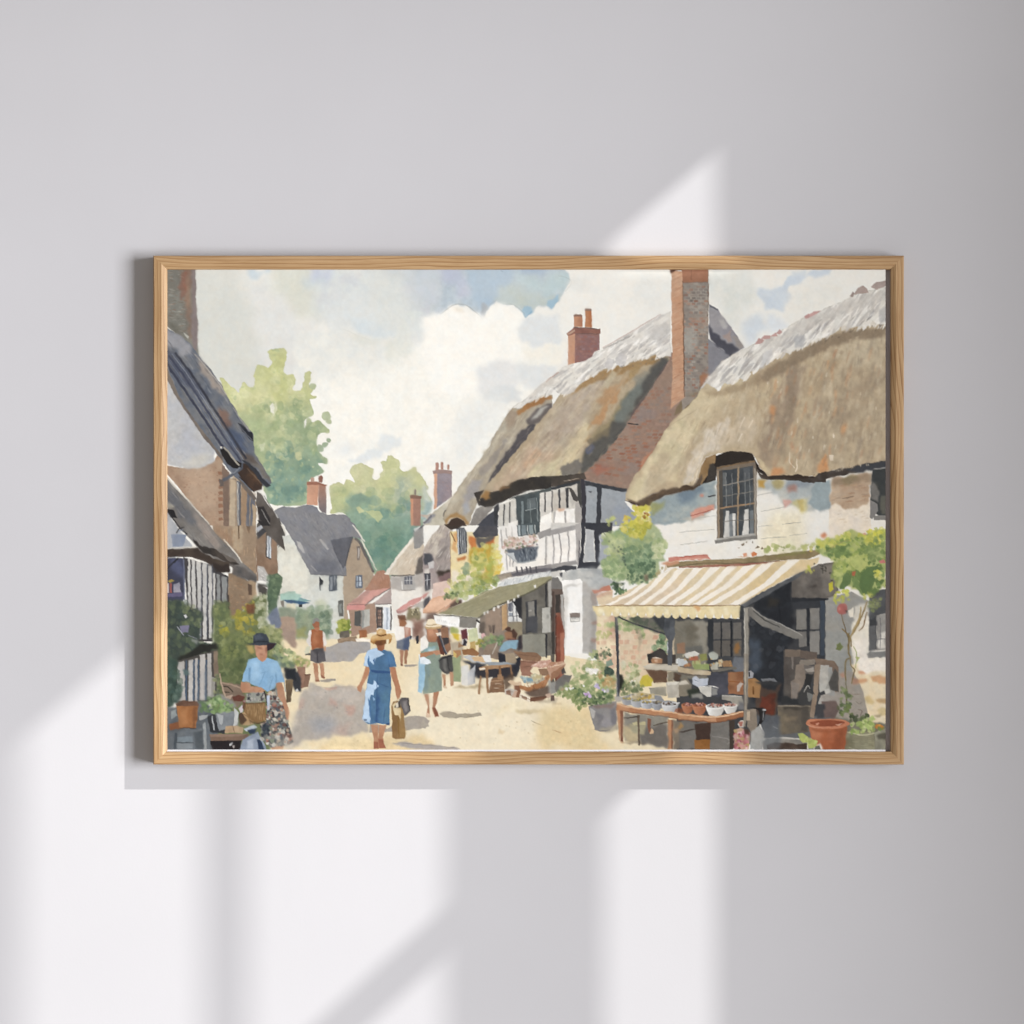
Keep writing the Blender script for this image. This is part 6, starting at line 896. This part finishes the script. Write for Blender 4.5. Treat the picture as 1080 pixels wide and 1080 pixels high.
tops = [(690, 610), (706, 602), (722, 600), (740, 599), (758, 598), (776, 597), (795, 596), (815, 593.5), (841, 591.5)]
bots = [(634, 640), (655, 640), (670, 640), (686, 640), (700, 640), (716, 640), (727, 640), (743, 640), (766, 640)]
for i, ((a_, b_), (c_, d_)) in enumerate(zip(tops, bots)):
    w0, w1 = 5 + i * .45, 4.5 + i * .35
    m0, m1 = (a_ * .52 + c_ * .48), (b_ * .52 + d_ * .48)
    P('f5eee0', np.array([[a_ - w0, b_ - 2], [a_ + w0 * .5, b_ - 2], [m0 + w0 * .5 + 3, m1 + 2], [c_ + w1, d_ + 1], [c_ - w1 * .3, d_ + 1], [m0 - w0 * .4 + 3, m1 + 1]]), w=.5, tv=.02)
clip()
sc = [[624.5, 639.2], [650, 639], [690, 638.2], [735, 638.5], [780.5, 638.8], [779.5, 652]]
for k in range(17):
    x1, x0 = 779.5 - k * 8.95, 779.5 - (k + 1) * 8.95
    b = 652.6 - max(0, (k - 5)) * .22
    sc += [[x1 - 1.2, b - 1.2], [x1 - 3.2, b + .2], [x1 - 5.4, b + .2], [x1 - 7.6, b - 1.4], [x0 + .3, b - 5.6]]
sc += [[626, 645]]
P('edddb0', np.array(sc), w=.15, c2='e6d3a0', e=.06)
L('a07c52', .9, '628,639.5 650,638.5 690,638.5 735,638.8 781,638.5', a=.9); L('6d5238', .6, '650,639.5 700,639 760,639.5', a=.6)
for x in (634, 651, 668, 686, 703, 719, 736, 751, 766): P('f4ebcb', [[x - 3, 641], [x + 2, 641], [x + 2, 648], [x - 2, 648]], w=.5, f=.6, a=.7)
P('d99a5c', '730,640 738,640 736,646', f=.6, a=.7)
# shrub over the little wall, pots and the tub of flowers
t('D3')
P('a8b884', '440,100 560,20 700,-20 850,-20 960,130 955,250 900,430 760,510 640,470 560,460 450,440 425,330 480,280 470,180', f=1.2, w=2.2, c2='86a072', a=.85)
B('b9c48a a8b87c c9d09c 9db078', '440,90 600,40 800,60 970,130 960,260 700,250 480,300', 112, (1.4, 3.6), a=.75); B('a9bb88 94aa7a bccb96 8ba472', '420,320 560,280 690,350 700,420 560,480 450,440', 96, (1.3, 3), a=.75)
B('86a078 748f6c 97ae86 6a8666', '620,180 900,150 900,330 700,440 620,300', 128, (1.3, 3.2), a=.65); B('64805f 557055 78936f', '640,330 880,300 880,440 760,500 640,480', 80, (1.2, 2.6), a=.7); B('c9cf9c d6d9ac b3c28a', '860,120 980,130 960,280 880,300', 24, (1.4, 3.4), a=.75); B('c2c04c d0c850 b0ad40 dcd070', '580,-10 850,-10 760,130 600,60', 80, (1.3, 3.2), a=.7)
B('9fae8c 8ba07c', '480,150 640,140 640,300 560,310', 16, (1.4, 3), a=.5); B('59695c 4b5f54', '460,80 500,160 640,200 660,280 700,440', 16, (.7, 1.5), a=.75)
P('d0d29c', '470,120 560,90 640,130 560,260 480,230', f=2, a=.4)
t('D2'); B('d3cc50 e0d26a c4be4a dcb84c', '600,1085 640,1000 720,920 830,930 835,1085', 50, (1.4, 3.4), a=.8); B('d3d98a c9d07c', '470,1040 540,1010 560,1085 480,1085', 10, (1.2, 2.4), a=.75); B('b08a3c a06a30', '760,960 830,990 800,1040', 6, (.8, 1.6), a=.8); P('a3a257', '840,900 960,870 920,960 850,1000', f=1.5, a=.7)
t('D3')
P('7d9668', '640,150 850,60 860,120 700,230', f=2, a=.4)
P('4a5a48', '520,480 620,490 600,560 540,550', w=.7, f=.4); B('6d8a5c 8aa070 4f6a4c c9c9b0', '510,490 620,500 640,570 540,600', 20, (1, 2.2), a=.8); P('d9dcd0', '580,520 620,505 600,540', w=.5); P('8a7460', '790,420 820,415 825,470 795,475', f=.4, a=.8); B('b5a878 a89c68', '960,340 900,440 850,450', 10, (1, 2), a=.6); P('cf9a78', '930,330 985,310 1085,300 1085,330 985,345', w=.6, f=.2)
t('D4')
P('9d9a98', '315,680 400,655 550,640 555,830 500,880 430,890 370,870 340,780', w=.5, c2='8b8886'); P('bdb9b2', '325,690 380,720 360,780 345,780', w=.5, a=.8); P('77757a', '380,720 440,760 410,850 390,800', f=.8, a=.6); P('a09ca0', '440,740 520,820 480,870 430,850', f=1, a=.6); P('75737a', '500,690 555,680 555,830 510,850', f=1, a=.7); P('8f7d75', '330,670 540,655 520,690 360,690', f=.5); P('a89f8c', '400,880 560,830 565,890 450,905', f=1, a=.8); L('6d6b70', .8, '365,872 430,890 500,880', a=.8)
B('a9b582 94a56c bcc494 7f9460 8a9a62', '60,560 180,470 260,330 400,300 540,420 560,560 500,650 330,660 200,620', 190, (1.4, 3.4), a=.65); B('6a8054 567049 7c9060', '180,520 330,580 520,540 500,650 260,680', 60, (1.2, 2.8), a=.65); B('8f9d62 a5ae74 74884f', '30,580 200,540 300,660 250,720 140,620', 46, (1.1, 2.6), a=.7)
B('b5bd84 c9cc9c', '170,330 230,310 250,380 190,420', 14, (1.2, 2.6), a=.8); B('a0ac74 b8be84', '340,200 420,230 430,330 300,360', 26, (1.2, 2.8), a=.65); B('4d6048 3c4d3e 6d8060', '350,200 480,180 510,250 440,330 380,280', 22, (.8, 2), a=.75)
P('4f6355', '445,370 500,350 540,400 500,425 450,410', w=.7); P('8d9f8c', '465,300 510,280 525,330 470,350', w=.6); B('3f5044 566a58', '470,350 545,380 530,430 460,420', 12, (1, 2.2), a=.7)
B('e6e3dc f3f0ea', '300,360 400,370 390,410 310,405', 20, (1, 1.9), a=.9); B('f0eeea', '100,530 140,540 120,565 270,500 300,515', 6, (1, 1.8), a=.9); B('b5a8d0 cfc4e0 e6e0ee', '360,470 400,500 370,510 430,540 490,545 460,565', 14, (.9, 1.8), a=.85); B('b48cc9 dcc8e4', '275,565 340,560 335,605 285,600', 10, (1, 1.9), a=.9); B('c09a64 b5925c d0aa70', '400,420 540,420 530,540 460,520', 22, (1.2, 2.6), a=.6)
B('3d4c38', '250,640 330,600 520,600 330,690', 12, (1, 2), a=.5); G('7f9058 5f7548 98a86c', '200,600 360,640 250,720 180,650', 24, (3, 7), (.7, 1.4), 130, 25, a=.7, cl=False)
# the vine leaves over the corner of the awning
t('F3')
P('b7c26a', '400,180 480,130 560,110 700,60 860,70 990,20 1000,480 930,540 860,600 800,600 740,540 690,500 600,540 550,460 540,350 580,290 480,270 410,230', f=1.2, w=2.2, c2='8fa355', a=.85)
B('c9cc5c d6d468 b8c058 dcd878', '400,130 560,100 680,60 700,140 560,200 420,190', 73, (1.2, 2.6), a=.8, lob=.35); B('b5c06a a5b460 c6cc7a', '560,250 850,220 870,360 700,450 560,460', 121, (1.3, 2.7), a=.75, lob=.4)
B('a8b85c 8fa656 bcc668 7d9850', '560,140 990,60 990,330 900,520 640,440 540,300', 112, (1, 2.4), a=.75, lob=.4); B('5f7a44 6d884c', '600,180 980,120 980,420 700,440', 41, (0.94, 2), a=.75, lob=.4)
B('dcd94e e0dc70 c9c850 b9bf58', '760,90 870,40 990,20 990,150 880,190', 73, (1.3, 2.7), a=.8, lob=.35); B('7f9858 6c874e 8fa664', '410,180 640,180 700,260 520,270', 41, (1.4, 3), a=.85, lob=.35); B('748c50 66804a 85a05c', '620,400 700,420 960,350 950,540 820,600 720,500', 80, (1.6, 3.5), a=.8, lob=.35); B('8ba060 9fb06c 7a9254', '780,170 990,80 990,280 880,330', 48, (1.3, 2.9), a=.75, lob=.35)
P('6a8550', '780,420 850,350 930,340 900,460 850,580 810,590 770,520', w=1); P('708a54', '620,460 660,400 700,430 690,490 640,540 600,540', w=1); P('7f985a', '700,460 740,430 790,560 810,600 760,560', w=.8); P('c4cb78', '680,270 760,250 850,340 770,400 700,340', w=1.2, a=.8)
B('d3d05c e3dc80', '890,390 960,390 960,470 900,440', 16, (1, 2.2), a=.85); P('d3c93c', '505,490 545,475 550,540 520,565 508,540', w=.7); B('c6c94c d8d868', '560,560 680,550 680,640 560,670', 32, (0.94, 2.2), a=.85); B('d9d46a c0c458', '800,560 890,540 880,620 810,625', 12, (0.86, 1.7), a=.85); B('cfd060 c4c44c', '315,350 390,345 385,400 320,400', 12, (0.94, 1.9), a=.85)
B('3c3a34 4a4840', '380,330 440,310 560,440 540,480', 12, (0.72, 1.4), a=.7); P('c47a70', '580,690 610,662 660,668 662,730 625,755 590,740', sm=1, w=.4, c2='b56a62'); P('e09088', '590,690 615,680 615,710 595,720', f=.6, a=.7); P('4a3f3a', '645,720 668,715 660,745', w=.4)
P('d98a60', '445,85 480,58 500,90 470,112 450,108', w=.6, f=.2); P('d9877c', '935,305 975,285 990,320 950,330', w=.6); P('c9704c', '705,395 735,390 725,425 705,425', w=.5); P('d8a98c', '790,75 820,60 825,85', w=.5); B('e3b058', '340,190 380,185 360,225', 6, (0.72, 1.4), a=.8); L('a89c68', .9, '480,240 600,150 690,130', a=.6); B('8a9460 7a8452 9aa26c', '850,640 960,620 940,720 860,740', 38, (1, 2.2), a=.6); P('7a8452', '585,1010 605,990 635,1025 600,1055 575,1045', w=.7)
B('8d9a54 a3ab68', '60,180 180,180 180,225 60,240', 9, (0.72, 1.4), a=.6); B('c3c77c', '280,175 400,160 390,215 300,215', 22, (0.94, 1.9), a=.75)
t()
settle(.26)
wet = np.stack([blur(CV[..., c], 2.0) for c in range(3)], 2)
u = ((fbm(26, 61) + .1).clip(0, 1) * .6)[..., None]
CV = CV * (1 - u) + wet * u
m = CV.mean(2, keepdims=True); CV = m + (CV - m) * .81
CV = CV.clip(0, 1); CV = CV * (1 - .15 * (1 - CV))
lum = CV.mean(2)
CV *= (1 + (.007 * N_FINE + .010 * fbm(3, 81, 2)) * (1.5 - 1.3 * lum))[..., None]
CV *= 1 + .007 * np.stack([fbm(14, 91), np.zeros_like(N_FINE), -fbm(14, 91)], 2)
CV = CV.clip(.02, .97)
# ================================================================ the scene
scene = bpy.context.scene
col = scene.collection
CAM_D = 3.0                                   # camera to wall
DEPTH = .019                                  # wall to the face of the frame
K = (1 - DEPTH / CAM_D) * .001                # picture millimetres -> scene units, at the frame's face

def X(px): return (px - 540) * K
def Z(py): return (540 - py) * K

def link(o, parent=None, **props):
    col.objects.link(o)
    if parent: o.parent = parent
    for k, v in props.items(): o[k] = v
    return o

def mesh(name, verts, faces, mat, parent=None, smooth=False, **props):
    me = bpy.data.meshes.new(name); me.from_pydata(verts, [], faces); me.update()
    me.materials.append(mat)
    if smooth:
        for p in me.polygons: p.use_smooth = True
    return link(bpy.data.objects.new(name, me), parent, **props)

def boxes(*bs):
    v, f = [], []
    for x0, x1, y0, y1, z0, z1 in bs:
        n = len(v)
        v += [(x, y, z) for z in (z0, z1) for y in (y0, y1) for x in (x0, x1)]
        f += [tuple(n + i for i in q) for q in ((0, 2, 3, 1), (4, 5, 7, 6), (0, 1, 5, 4), (2, 6, 7, 3), (0, 4, 6, 2), (1, 3, 7, 5))]
    return v, f

def material(name):
    m = bpy.data.materials.new(name); m.use_nodes = True
    nt = m.node_tree; b = nt.nodes['Principled BSDF']
    return m, nt, b

def node(nt, kind, inputs=None, **props):
    n = nt.nodes.new(kind)
    for k, v in props.items(): setattr(n, k, v)
    for k, v in (inputs or {}).items():
        if hasattr(v, 'is_output'): nt.links.new(v, n.inputs[k])
        else: n.inputs[k].default_value = v
    return n

def ramp(nt, fac, stops):
    r = node(nt, 'ShaderNodeValToRGB', {'Fac': fac}); e = r.color_ramp.elements
    while len(e) < len(stops): e.new(.5)
    for el, (p, c) in zip(e, stops): el.position = p; el.color = (*c, 1)
    return r.outputs['Color']

# ---- materials
def plaster(name, a):
    m, nt, b = material(name)
    co = node(nt, 'ShaderNodeTexCoord').outputs['Object']
    big = node(nt, 'ShaderNodeTexNoise', {'Vector': co, 'Scale': 5.0, 'Detail': 4.0, 'Roughness': .55})
    c = ramp(nt, big.outputs['Fac'], [(.3, tuple(.985 * v for v in a)), (.7, tuple(1.012 * v for v in a))])
    nt.links.new(c, b.inputs['Base Color'])
    fine = node(nt, 'ShaderNodeTexNoise', {'Vector': co, 'Scale': 420.0, 'Detail': 3.0, 'Roughness': .6})
    mid = node(nt, 'ShaderNodeTexNoise', {'Vector': co, 'Scale': 38.0, 'Detail': 3.0})
    s = node(nt, 'ShaderNodeMath', {0: fine.outputs['Fac'], 1: mid.outputs['Fac']}, operation='ADD')
    bp = node(nt, 'ShaderNodeBump', {'Strength': .10, 'Distance': .0006, 'Height': s.outputs[0]})
    nt.links.new(bp.outputs['Normal'], b.inputs['Normal'])
    b.inputs['Roughness'].default_value = .92; b.inputs['Specular IOR Level'].default_value = .12
    return m

def timber():
    m, nt, b = material('oiled_pine')
    co = node(nt, 'ShaderNodeTexCoord').outputs['Object']
    warp = node(nt, 'ShaderNodeTexNoise', {'Vector': node(nt, 'ShaderNodeMapping', {'Vector': co, 'Scale': (4.0, 14.0, 14.0)}).outputs[0], 'Scale': 1.0, 'Detail': 2.0})
    sh = node(nt, 'ShaderNodeVectorMath', {0: warp.outputs['Color'], 1: (0.0, .030, .016)}, operation='MULTIPLY')
    ad = node(nt, 'ShaderNodeVectorMath', {0: co, 1: sh.outputs[0]}, operation='ADD')
    rings = node(nt, 'ShaderNodeTexWave', {'Vector': node(nt, 'ShaderNodeMapping', {'Vector': ad.outputs[0], 'Scale': (1.6, 50.0, 34.0)}).outputs[0],
                 'Scale': 1.6, 'Distortion': 5.0, 'Detail': 3.0, 'Detail Scale': 1.2, 'Detail Roughness': .6}, wave_type='BANDS', bands_direction='Y', wave_profile='SAW')
    pore = node(nt, 'ShaderNodeTexNoise', {'Vector': node(nt, 'ShaderNodeMapping', {'Vector': co, 'Scale': (26.0, 1500.0, 1500.0)}).outputs[0], 'Scale': 1.0, 'Detail': 3.0, 'Roughness': .65})
    patch = node(nt, 'ShaderNodeTexNoise', {'Vector': node(nt, 'ShaderNodeMapping', {'Vector': co, 'Scale': (7.0, 60.0, 60.0)}).outputs[0], 'Scale': 1.0, 'Detail': 2.0})
    base = ramp(nt, rings.outputs['Fac'], [(0.0, WOOD[0]), (.55, WOOD[1]), (.86, WOOD[2]), (1.0, WOOD[3])])
    tint = ramp(nt, patch.outputs['Fac'], [(.3, (.86, .80, .72)), (.7, (1.08, 1.05, 1.0))])
    m1 = node(nt, 'ShaderNodeMix', {'Factor': 1.0, 6: base, 7: tint}, data_type='RGBA', blend_type='MULTIPLY')
    po = ramp(nt, pore.outputs['Fac'], [(.36, (.74, .66, .57)), (.52, (1.0, 1.0, 1.0))])
    m2 = node(nt, 'ShaderNodeMix', {'Factor': .8, 6: m1.outputs[2], 7: po}, data_type='RGBA', blend_type='MULTIPLY')
    nt.links.new(m2.outputs[2], b.inputs['Base Color'])
    hs = node(nt, 'ShaderNodeMath', {0: pore.outputs['Fac'], 1: rings.outputs['Fac']}, operation='ADD')
    bp = node(nt, 'ShaderNodeBump', {'Strength': .22, 'Distance': .0005, 'Height': hs.outputs[0]})
    nt.links.new(bp.outputs['Normal'], b.inputs['Normal'])
    b.inputs['Roughness'].default_value = .5; b.inputs['Specular IOR Level'].default_value = .3
    return m

def paper():
    m, nt, b = material('printed_paper')
    at = node(nt, 'ShaderNodeAttribute', attribute_name='ink')
    mx = node(nt, 'ShaderNodeMix', {'Factor': 1.0, 6: at.outputs['Color'], 7: (PAPER, PAPER * .995, PAPER * .97, 1)}, data_type='RGBA', blend_type='MULTIPLY')
    nt.links.new(mx.outputs[2], b.inputs['Base Color'])
    co = node(nt, 'ShaderNodeTexCoord').outputs['Object']
    tooth = node(nt, 'ShaderNodeTexNoise', {'Vector': co, 'Scale': 520.0, 'Detail': 3.0})
    bp = node(nt, 'ShaderNodeBump', {'Strength': .05, 'Distance': .0003, 'Height': tooth.outputs['Fac']})
    nt.links.new(bp.outputs['Normal'], b.inputs['Normal'])
    b.inputs['Roughness'].default_value = .9; b.inputs['Specular IOR Level'].default_value = .08
    return m

def plain(name, c, rough=.8):
    m, nt, b = material(name)
    co = node(nt, 'ShaderNodeTexCoord').outputs['Object']
    n = node(nt, 'ShaderNodeTexNoise', {'Vector': co, 'Scale': 60.0, 'Detail': 3.0})
    nt.links.new(ramp(nt, n.outputs['Fac'], [(.3, tuple(.94 * v for v in c)), (.7, c)]), b.inputs['Base Color'])
    b.inputs['Roughness'].default_value = rough; b.inputs['Specular IOR Level'].default_value = .1
    return m

# ---- tuning
PAPER = .815
WALL = (.480, .474, .482)
WOOD = ((.435, .298, .166), (.415, .278, .150), (.345, .216, .106), (.215, .120, .054))
SUN_W, FILL_W, AMB = 14300.0, 1970.0, .415

M_WALL = plaster('wall_paint', WALL); M_WOOD = timber(); M_PRINT = paper()
M_MOUNT = plain('mount_card', (.80, .79, .80)); M_BACK = plain('backing_board', (.36, .325, .32)); M_WHITE = plain('window_paint', (.78, .77, .75), .5)
M_FLAG = plain('grey_card', (.30, .30, .30))

# ---- the wall: a slab
v, f = boxes((-3.0, 3.0, 0.0, .12, -2.2, 2.6))
mesh('wall', v, f, M_WALL, kind='structure')

# ---- the picture
pic = bpy.data.objects.new('framed_picture', None); pic.empty_display_size = .1
pic.location = (0, 0, Z(537.5))
link(pic, label='watercolour print of a thatched village market street in a slim light wood frame', category='framed picture')
ZC = Z(537.5)

XL, XR, ZT, ZB = X(161.5), X(953.5), Z(269.5), Z(806.5)
# rail section: (distance in from the outer edge, height off the wall) in millimetres
SEC = [(0, .6), (0, 17.6), (.25, 18.4), (1.0, 19.0), (8.6, 19.0), (9.4, 18.7), (13.6, 16.6), (14.2, 16.0), (14.2, 3.0), (0.9, .6)]
def rail(length, width, shift):
    """a mitred rail lying along local x, outer edge at local y = 0, rising along +z"""
    v, f = [], []; n = len(SEC); cuts = 25
    for i in range(cuts):
        u = i / (cuts - 1)
        for a, h in SEC:
            a = a / 14.2 * width
            x = a + (length - 2 * a) * u
            v.append((x + shift - length / 2, a, h * .001))
    for i in range(cuts - 1):
        for j in range(n):
            k = (j + 1) % n
            f.append((i * n + j, i * n + k, (i + 1) * n + k, (i + 1) * n + j))
    f.append(tuple(range(n))[::-1]); f.append(tuple((cuts - 1) * n + j for j in range(n)))
    return v, f
from mathutils import Matrix
def place(v, f, dirx, inn, org, shift, name):
    """dirx: along the rail, inn: towards the opening; the rail's height goes towards the room (-y)"""
    o = mesh(name, v, f, M_WOOD, pic)
    up = Vector((0, -1, 0)); dx, dn = Vector(dirx), Vector(inn)
    m = Matrix((dx, dn, up)).transposed().to_4x4()
    m.translation = Vector(org) - dx * shift - Vector((0, 0, ZC))
    o.matrix_local = m
    bm = o.data
    return o
W_, H_ = XR - XL, ZT - ZB
cx, cz = (XL + XR) / 2, (ZT + ZB) / 2
for dirx, inn, org, ln, wd, sh in (((1, 0, 0), (0, 0, -1), (cx, 0, ZT), W_, 14.5, 3.1), ((-1, 0, 0), (0, 0, 1), (cx, 0, ZB), W_, 13.4, 7.7),
                                   ((0, 0, 1), (1, 0, 0), (XL, 0, cz), H_, 14.5, 12.4), ((0, 0, -1), (-1, 0, 0), (XR, 0, cz), H_, 13.5, 18.9)):
    v, f = rail(ln, wd * K, sh)
    place(v, f, dirx, inn, org, sh, 'frame_rail')

def slab(name, x0, x1, z0, z1, y0, y1, mat):
    v, f = boxes((x0, x1, y0, y1, z0 - ZC, z1 - ZC))
    return mesh(name, v, f, mat, pic)
slab('backing_board', X(163), X(952), Z(805), Z(271), -.0030, -.0012, M_BACK)
slab('gap_shade_strip', X(935.2), X(940.8), Z(792.8), Z(283.8), -.0100, -.0032, M_BACK)  # added strip raising the gap's floor; its grey-brown stands in for shade
slab('mount_board', X(175.2), X(934.6), Z(793.4), Z(283), -.0138, -.0032, M_MOUNT)

# the sheet: one vertex per printed dot, coloured by the painting above
SY = -.0146
KP = K * (CAM_D + SY) / (CAM_D - DEPTH)
GX, GZ = 948, 634
def resample(a, w, h):
    y = (np.arange(h) + .5) / h * a.shape[0] - .5; x = (np.arange(w) + .5) / w * a.shape[1] - .5
    y = y.clip(0, a.shape[0] - 1.001); x = x.clip(0, a.shape[1] - 1.001)
    yi = y.astype(int); xi = x.astype(int); fy = (y - yi)[:, None, None]; fx = (x - xi)[None, :, None]
    r0 = a[yi]; r1 = a[yi + 1]
    return (r0[:, xi] * (1 - fx) + r0[:, xi + 1] * fx) * (1 - fy) + (r1[:, xi] * (1 - fx) + r1[:, xi + 1] * fx) * fy
soft = CV + .5 * (CV - np.stack([blur(CV[..., c], .9) for c in range(3)], 2))      # a crisp print
ink = resample(soft, GX, GZ).clip(0, 1)
ink = np.where(ink <= .04045, ink / 12.92, ((ink + .055) / 1.055) ** 2.4)
px = (176.0 + 758.0 * np.arange(GX) / (GX - 1) - 540) * KP; pz = (540 - (284.0 + 506.6 * np.arange(GZ) / (GZ - 1))) * KP - ZC
co = np.empty((GZ * GX + 4, 3), np.float32)
co[:GZ * GX, 0] = np.tile(px, GZ); co[:GZ * GX, 1] = SY; co[:GZ * GX, 2] = np.repeat(pz, GX)
corner = [0, GX - 1, GZ * GX - 1, (GZ - 1) * GX]
for i, c in enumerate(corner): co[GZ * GX + i] = co[c] + np.array((0, .0006, 0), np.float32)
i0 = (np.arange(GZ - 1)[:, None] * GX + np.arange(GX - 1)[None]).ravel()
quads = np.stack([i0, i0 + GX, i0 + GX + 1, i0 + 1], 1)
B0 = GZ * GX
back = np.array([[B0, B0 + 1, B0 + 2, B0 + 3]])
faces = np.concatenate([quads, back]).astype(np.int32)
me = bpy.data.meshes.new('print')
me.vertices.add(len(co)); me.vertices.foreach_set('co', co.ravel())
me.loops.add(faces.size); me.loops.foreach_set('vertex_index', faces.ravel())
me.polygons.add(len(faces)); me.polygons.foreach_set('loop_start', np.arange(0, faces.size, 4, dtype=np.int32))
me.update(calc_edges=True); me.validate()
at = me.attributes.new('ink', 'FLOAT_COLOR', 'POINT')
rgba = np.ones((len(co), 4), np.float32); rgba[:B0, :3] = ink.reshape(-1, 3)
at.data.foreach_set('color', rgba.ravel())
me.materials.append(M_PRINT)
link(bpy.data.objects.new('print', me), pic)

# ---- light: late sun through a tall window high in the side wall, daylight from the same side
SUN = Vector((32.4, -19, 27.9)).normalized() * 16.0
XW = 1.6                                       # plane of the side wall
def thru(pxl, pyl):
    """where the ray from that spot of the wall to the sun lamp crosses the side wall"""
    p = Vector(((pxl - 540) / 1000, 0, (540 - pyl) / 1000)); t = (XW - p.x) / (SUN.x - p.x)
    q = p + (SUN - p) * t
    return q.y, q.z
yR = thru(754, 500)[0]; yP0 = thru(608, 500)[0]; yP1 = thru(463, 500)[0]; yM = thru(220, 500)[0]; yL = thru(-14, 500)[0]
zT = (thru(760, 120)[1] + thru(0, 776)[1]) / 2; zB_ = thru(475, 962)[1]
zLow = .70
T = .03
v, f = boxes((XW, XW + T, yR, -.02, -2.2, 3.0), (XW, XW + T, -3.4, yL, zLow, 3.0), (XW, XW + T, yL, yR, zT, 3.0))
mesh('side_wall', v, f, M_WALL, kind='structure')
win = bpy.data.objects.new('casement_window', None); win.empty_display_size = .1; win.location = (XW, (yR + yL) / 2, zLow)
link(win, label='tall white two light window in the side wall letting the sun onto the picture', category='window')
def bar(name, y0, y1, z0, z1):
    ox, oy, oz = win.location
    v, f = boxes((.004, .026, y0 - oy, y1 - oy, z0 - oz, z1 - oz)); return mesh(name, v, f, M_WHITE, win)
bar('centre_post', yP1, yP0, zLow + .002, zT - .002)
bar('glazing_bar', yM - .0055, yM + .0055, zLow + .002, zT - .002)
bar('cross_bar', yL + .002, yM - .007, zB_ - .013, zB_ + .013)
bar('cross_bar', yM + .007, yP1 - .002, zB_ - .013, zB_ + .013)
bar('cross_bar', yP0 + .002, yR - .002, zB_ - .013, zB_ + .013)

# a card that keeps the direct sun off the print itself, out of shot to the right
def toward(pxl, pyl, y):
    p = Vector(((pxl - 540) / 1000, -.0146, (540 - pyl) / 1000)); t = (y - p.y) / (SUN.y - p.y)
    return p + (SUN - p) * t
FY = -.64
a, b_ = toward(178, 286, FY), toward(938, 789, FY)
v, f = boxes((a.x, b_.x, FY - .004, FY, b_.z, a.z))
mesh('shade_card', v, f, M_FLAG, label='stiff grey card hung out of shot to keep direct sun off the print', category='card')

def lamp(name, loc, aim, watts, radius, size, blend, c):
    l = bpy.data.lights.new(name, 'SPOT'); l.energy = watts; l.shadow_soft_size = radius; l.spot_size = math.radians(size); l.spot_blend = blend; l.color = c
    o = bpy.data.objects.new(name, l); o.location = loc; o.rotation_euler = (Vector(aim) - Vector(loc)).to_track_quat('-Z', 'Y').to_euler(); col.objects.link(o)
lamp('sun_lamp', SUN, (-.05, 0, 0), SUN_W, .067, 8.0, .05, (1.0, .985, .965))
l = bpy.data.lights.new('daylight_lamp', 'AREA'); l.shape = 'RECTANGLE'; l.size = 3.4; l.size_y = 4.6; l.energy = FILL_W; l.color = (.98, .99, 1.04)
o = bpy.data.objects.new('daylight_lamp', l); o.location = (7.62, -4.64, -.5); col.objects.link(o)
o.rotation_euler = (Vector((-.2, 0, -.3)) - Vector(o.location)).to_track_quat('-Z', 'Y').to_euler()

w = bpy.data.worlds.new('World'); scene.world = w; w.use_nodes = True
bg = w.node_tree.nodes['Background']; bg.inputs['Color'].default_value = (1.0, .93, .87, 1); bg.inputs['Strength'].default_value = AMB

cam = bpy.data.cameras.new('camera'); cam.sensor_width = 36; cam.lens = 36 * CAM_D / 1.08; cam.clip_end = 100
co_ = bpy.data.objects.new('camera', cam); co_.location = (0, -CAM_D, 0); co_.rotation_euler = (math.radians(90), 0, 0); col.objects.link(co_)
scene.camera = co_
scene.view_settings.view_transform = 'Standard'; scene.view_settings.look = 'None'; scene.view_settings.exposure = 0; scene.view_settings.gamma = 1
scene.view_settings.use_curve_mapping = False
scene.cycles.use_denoising = True
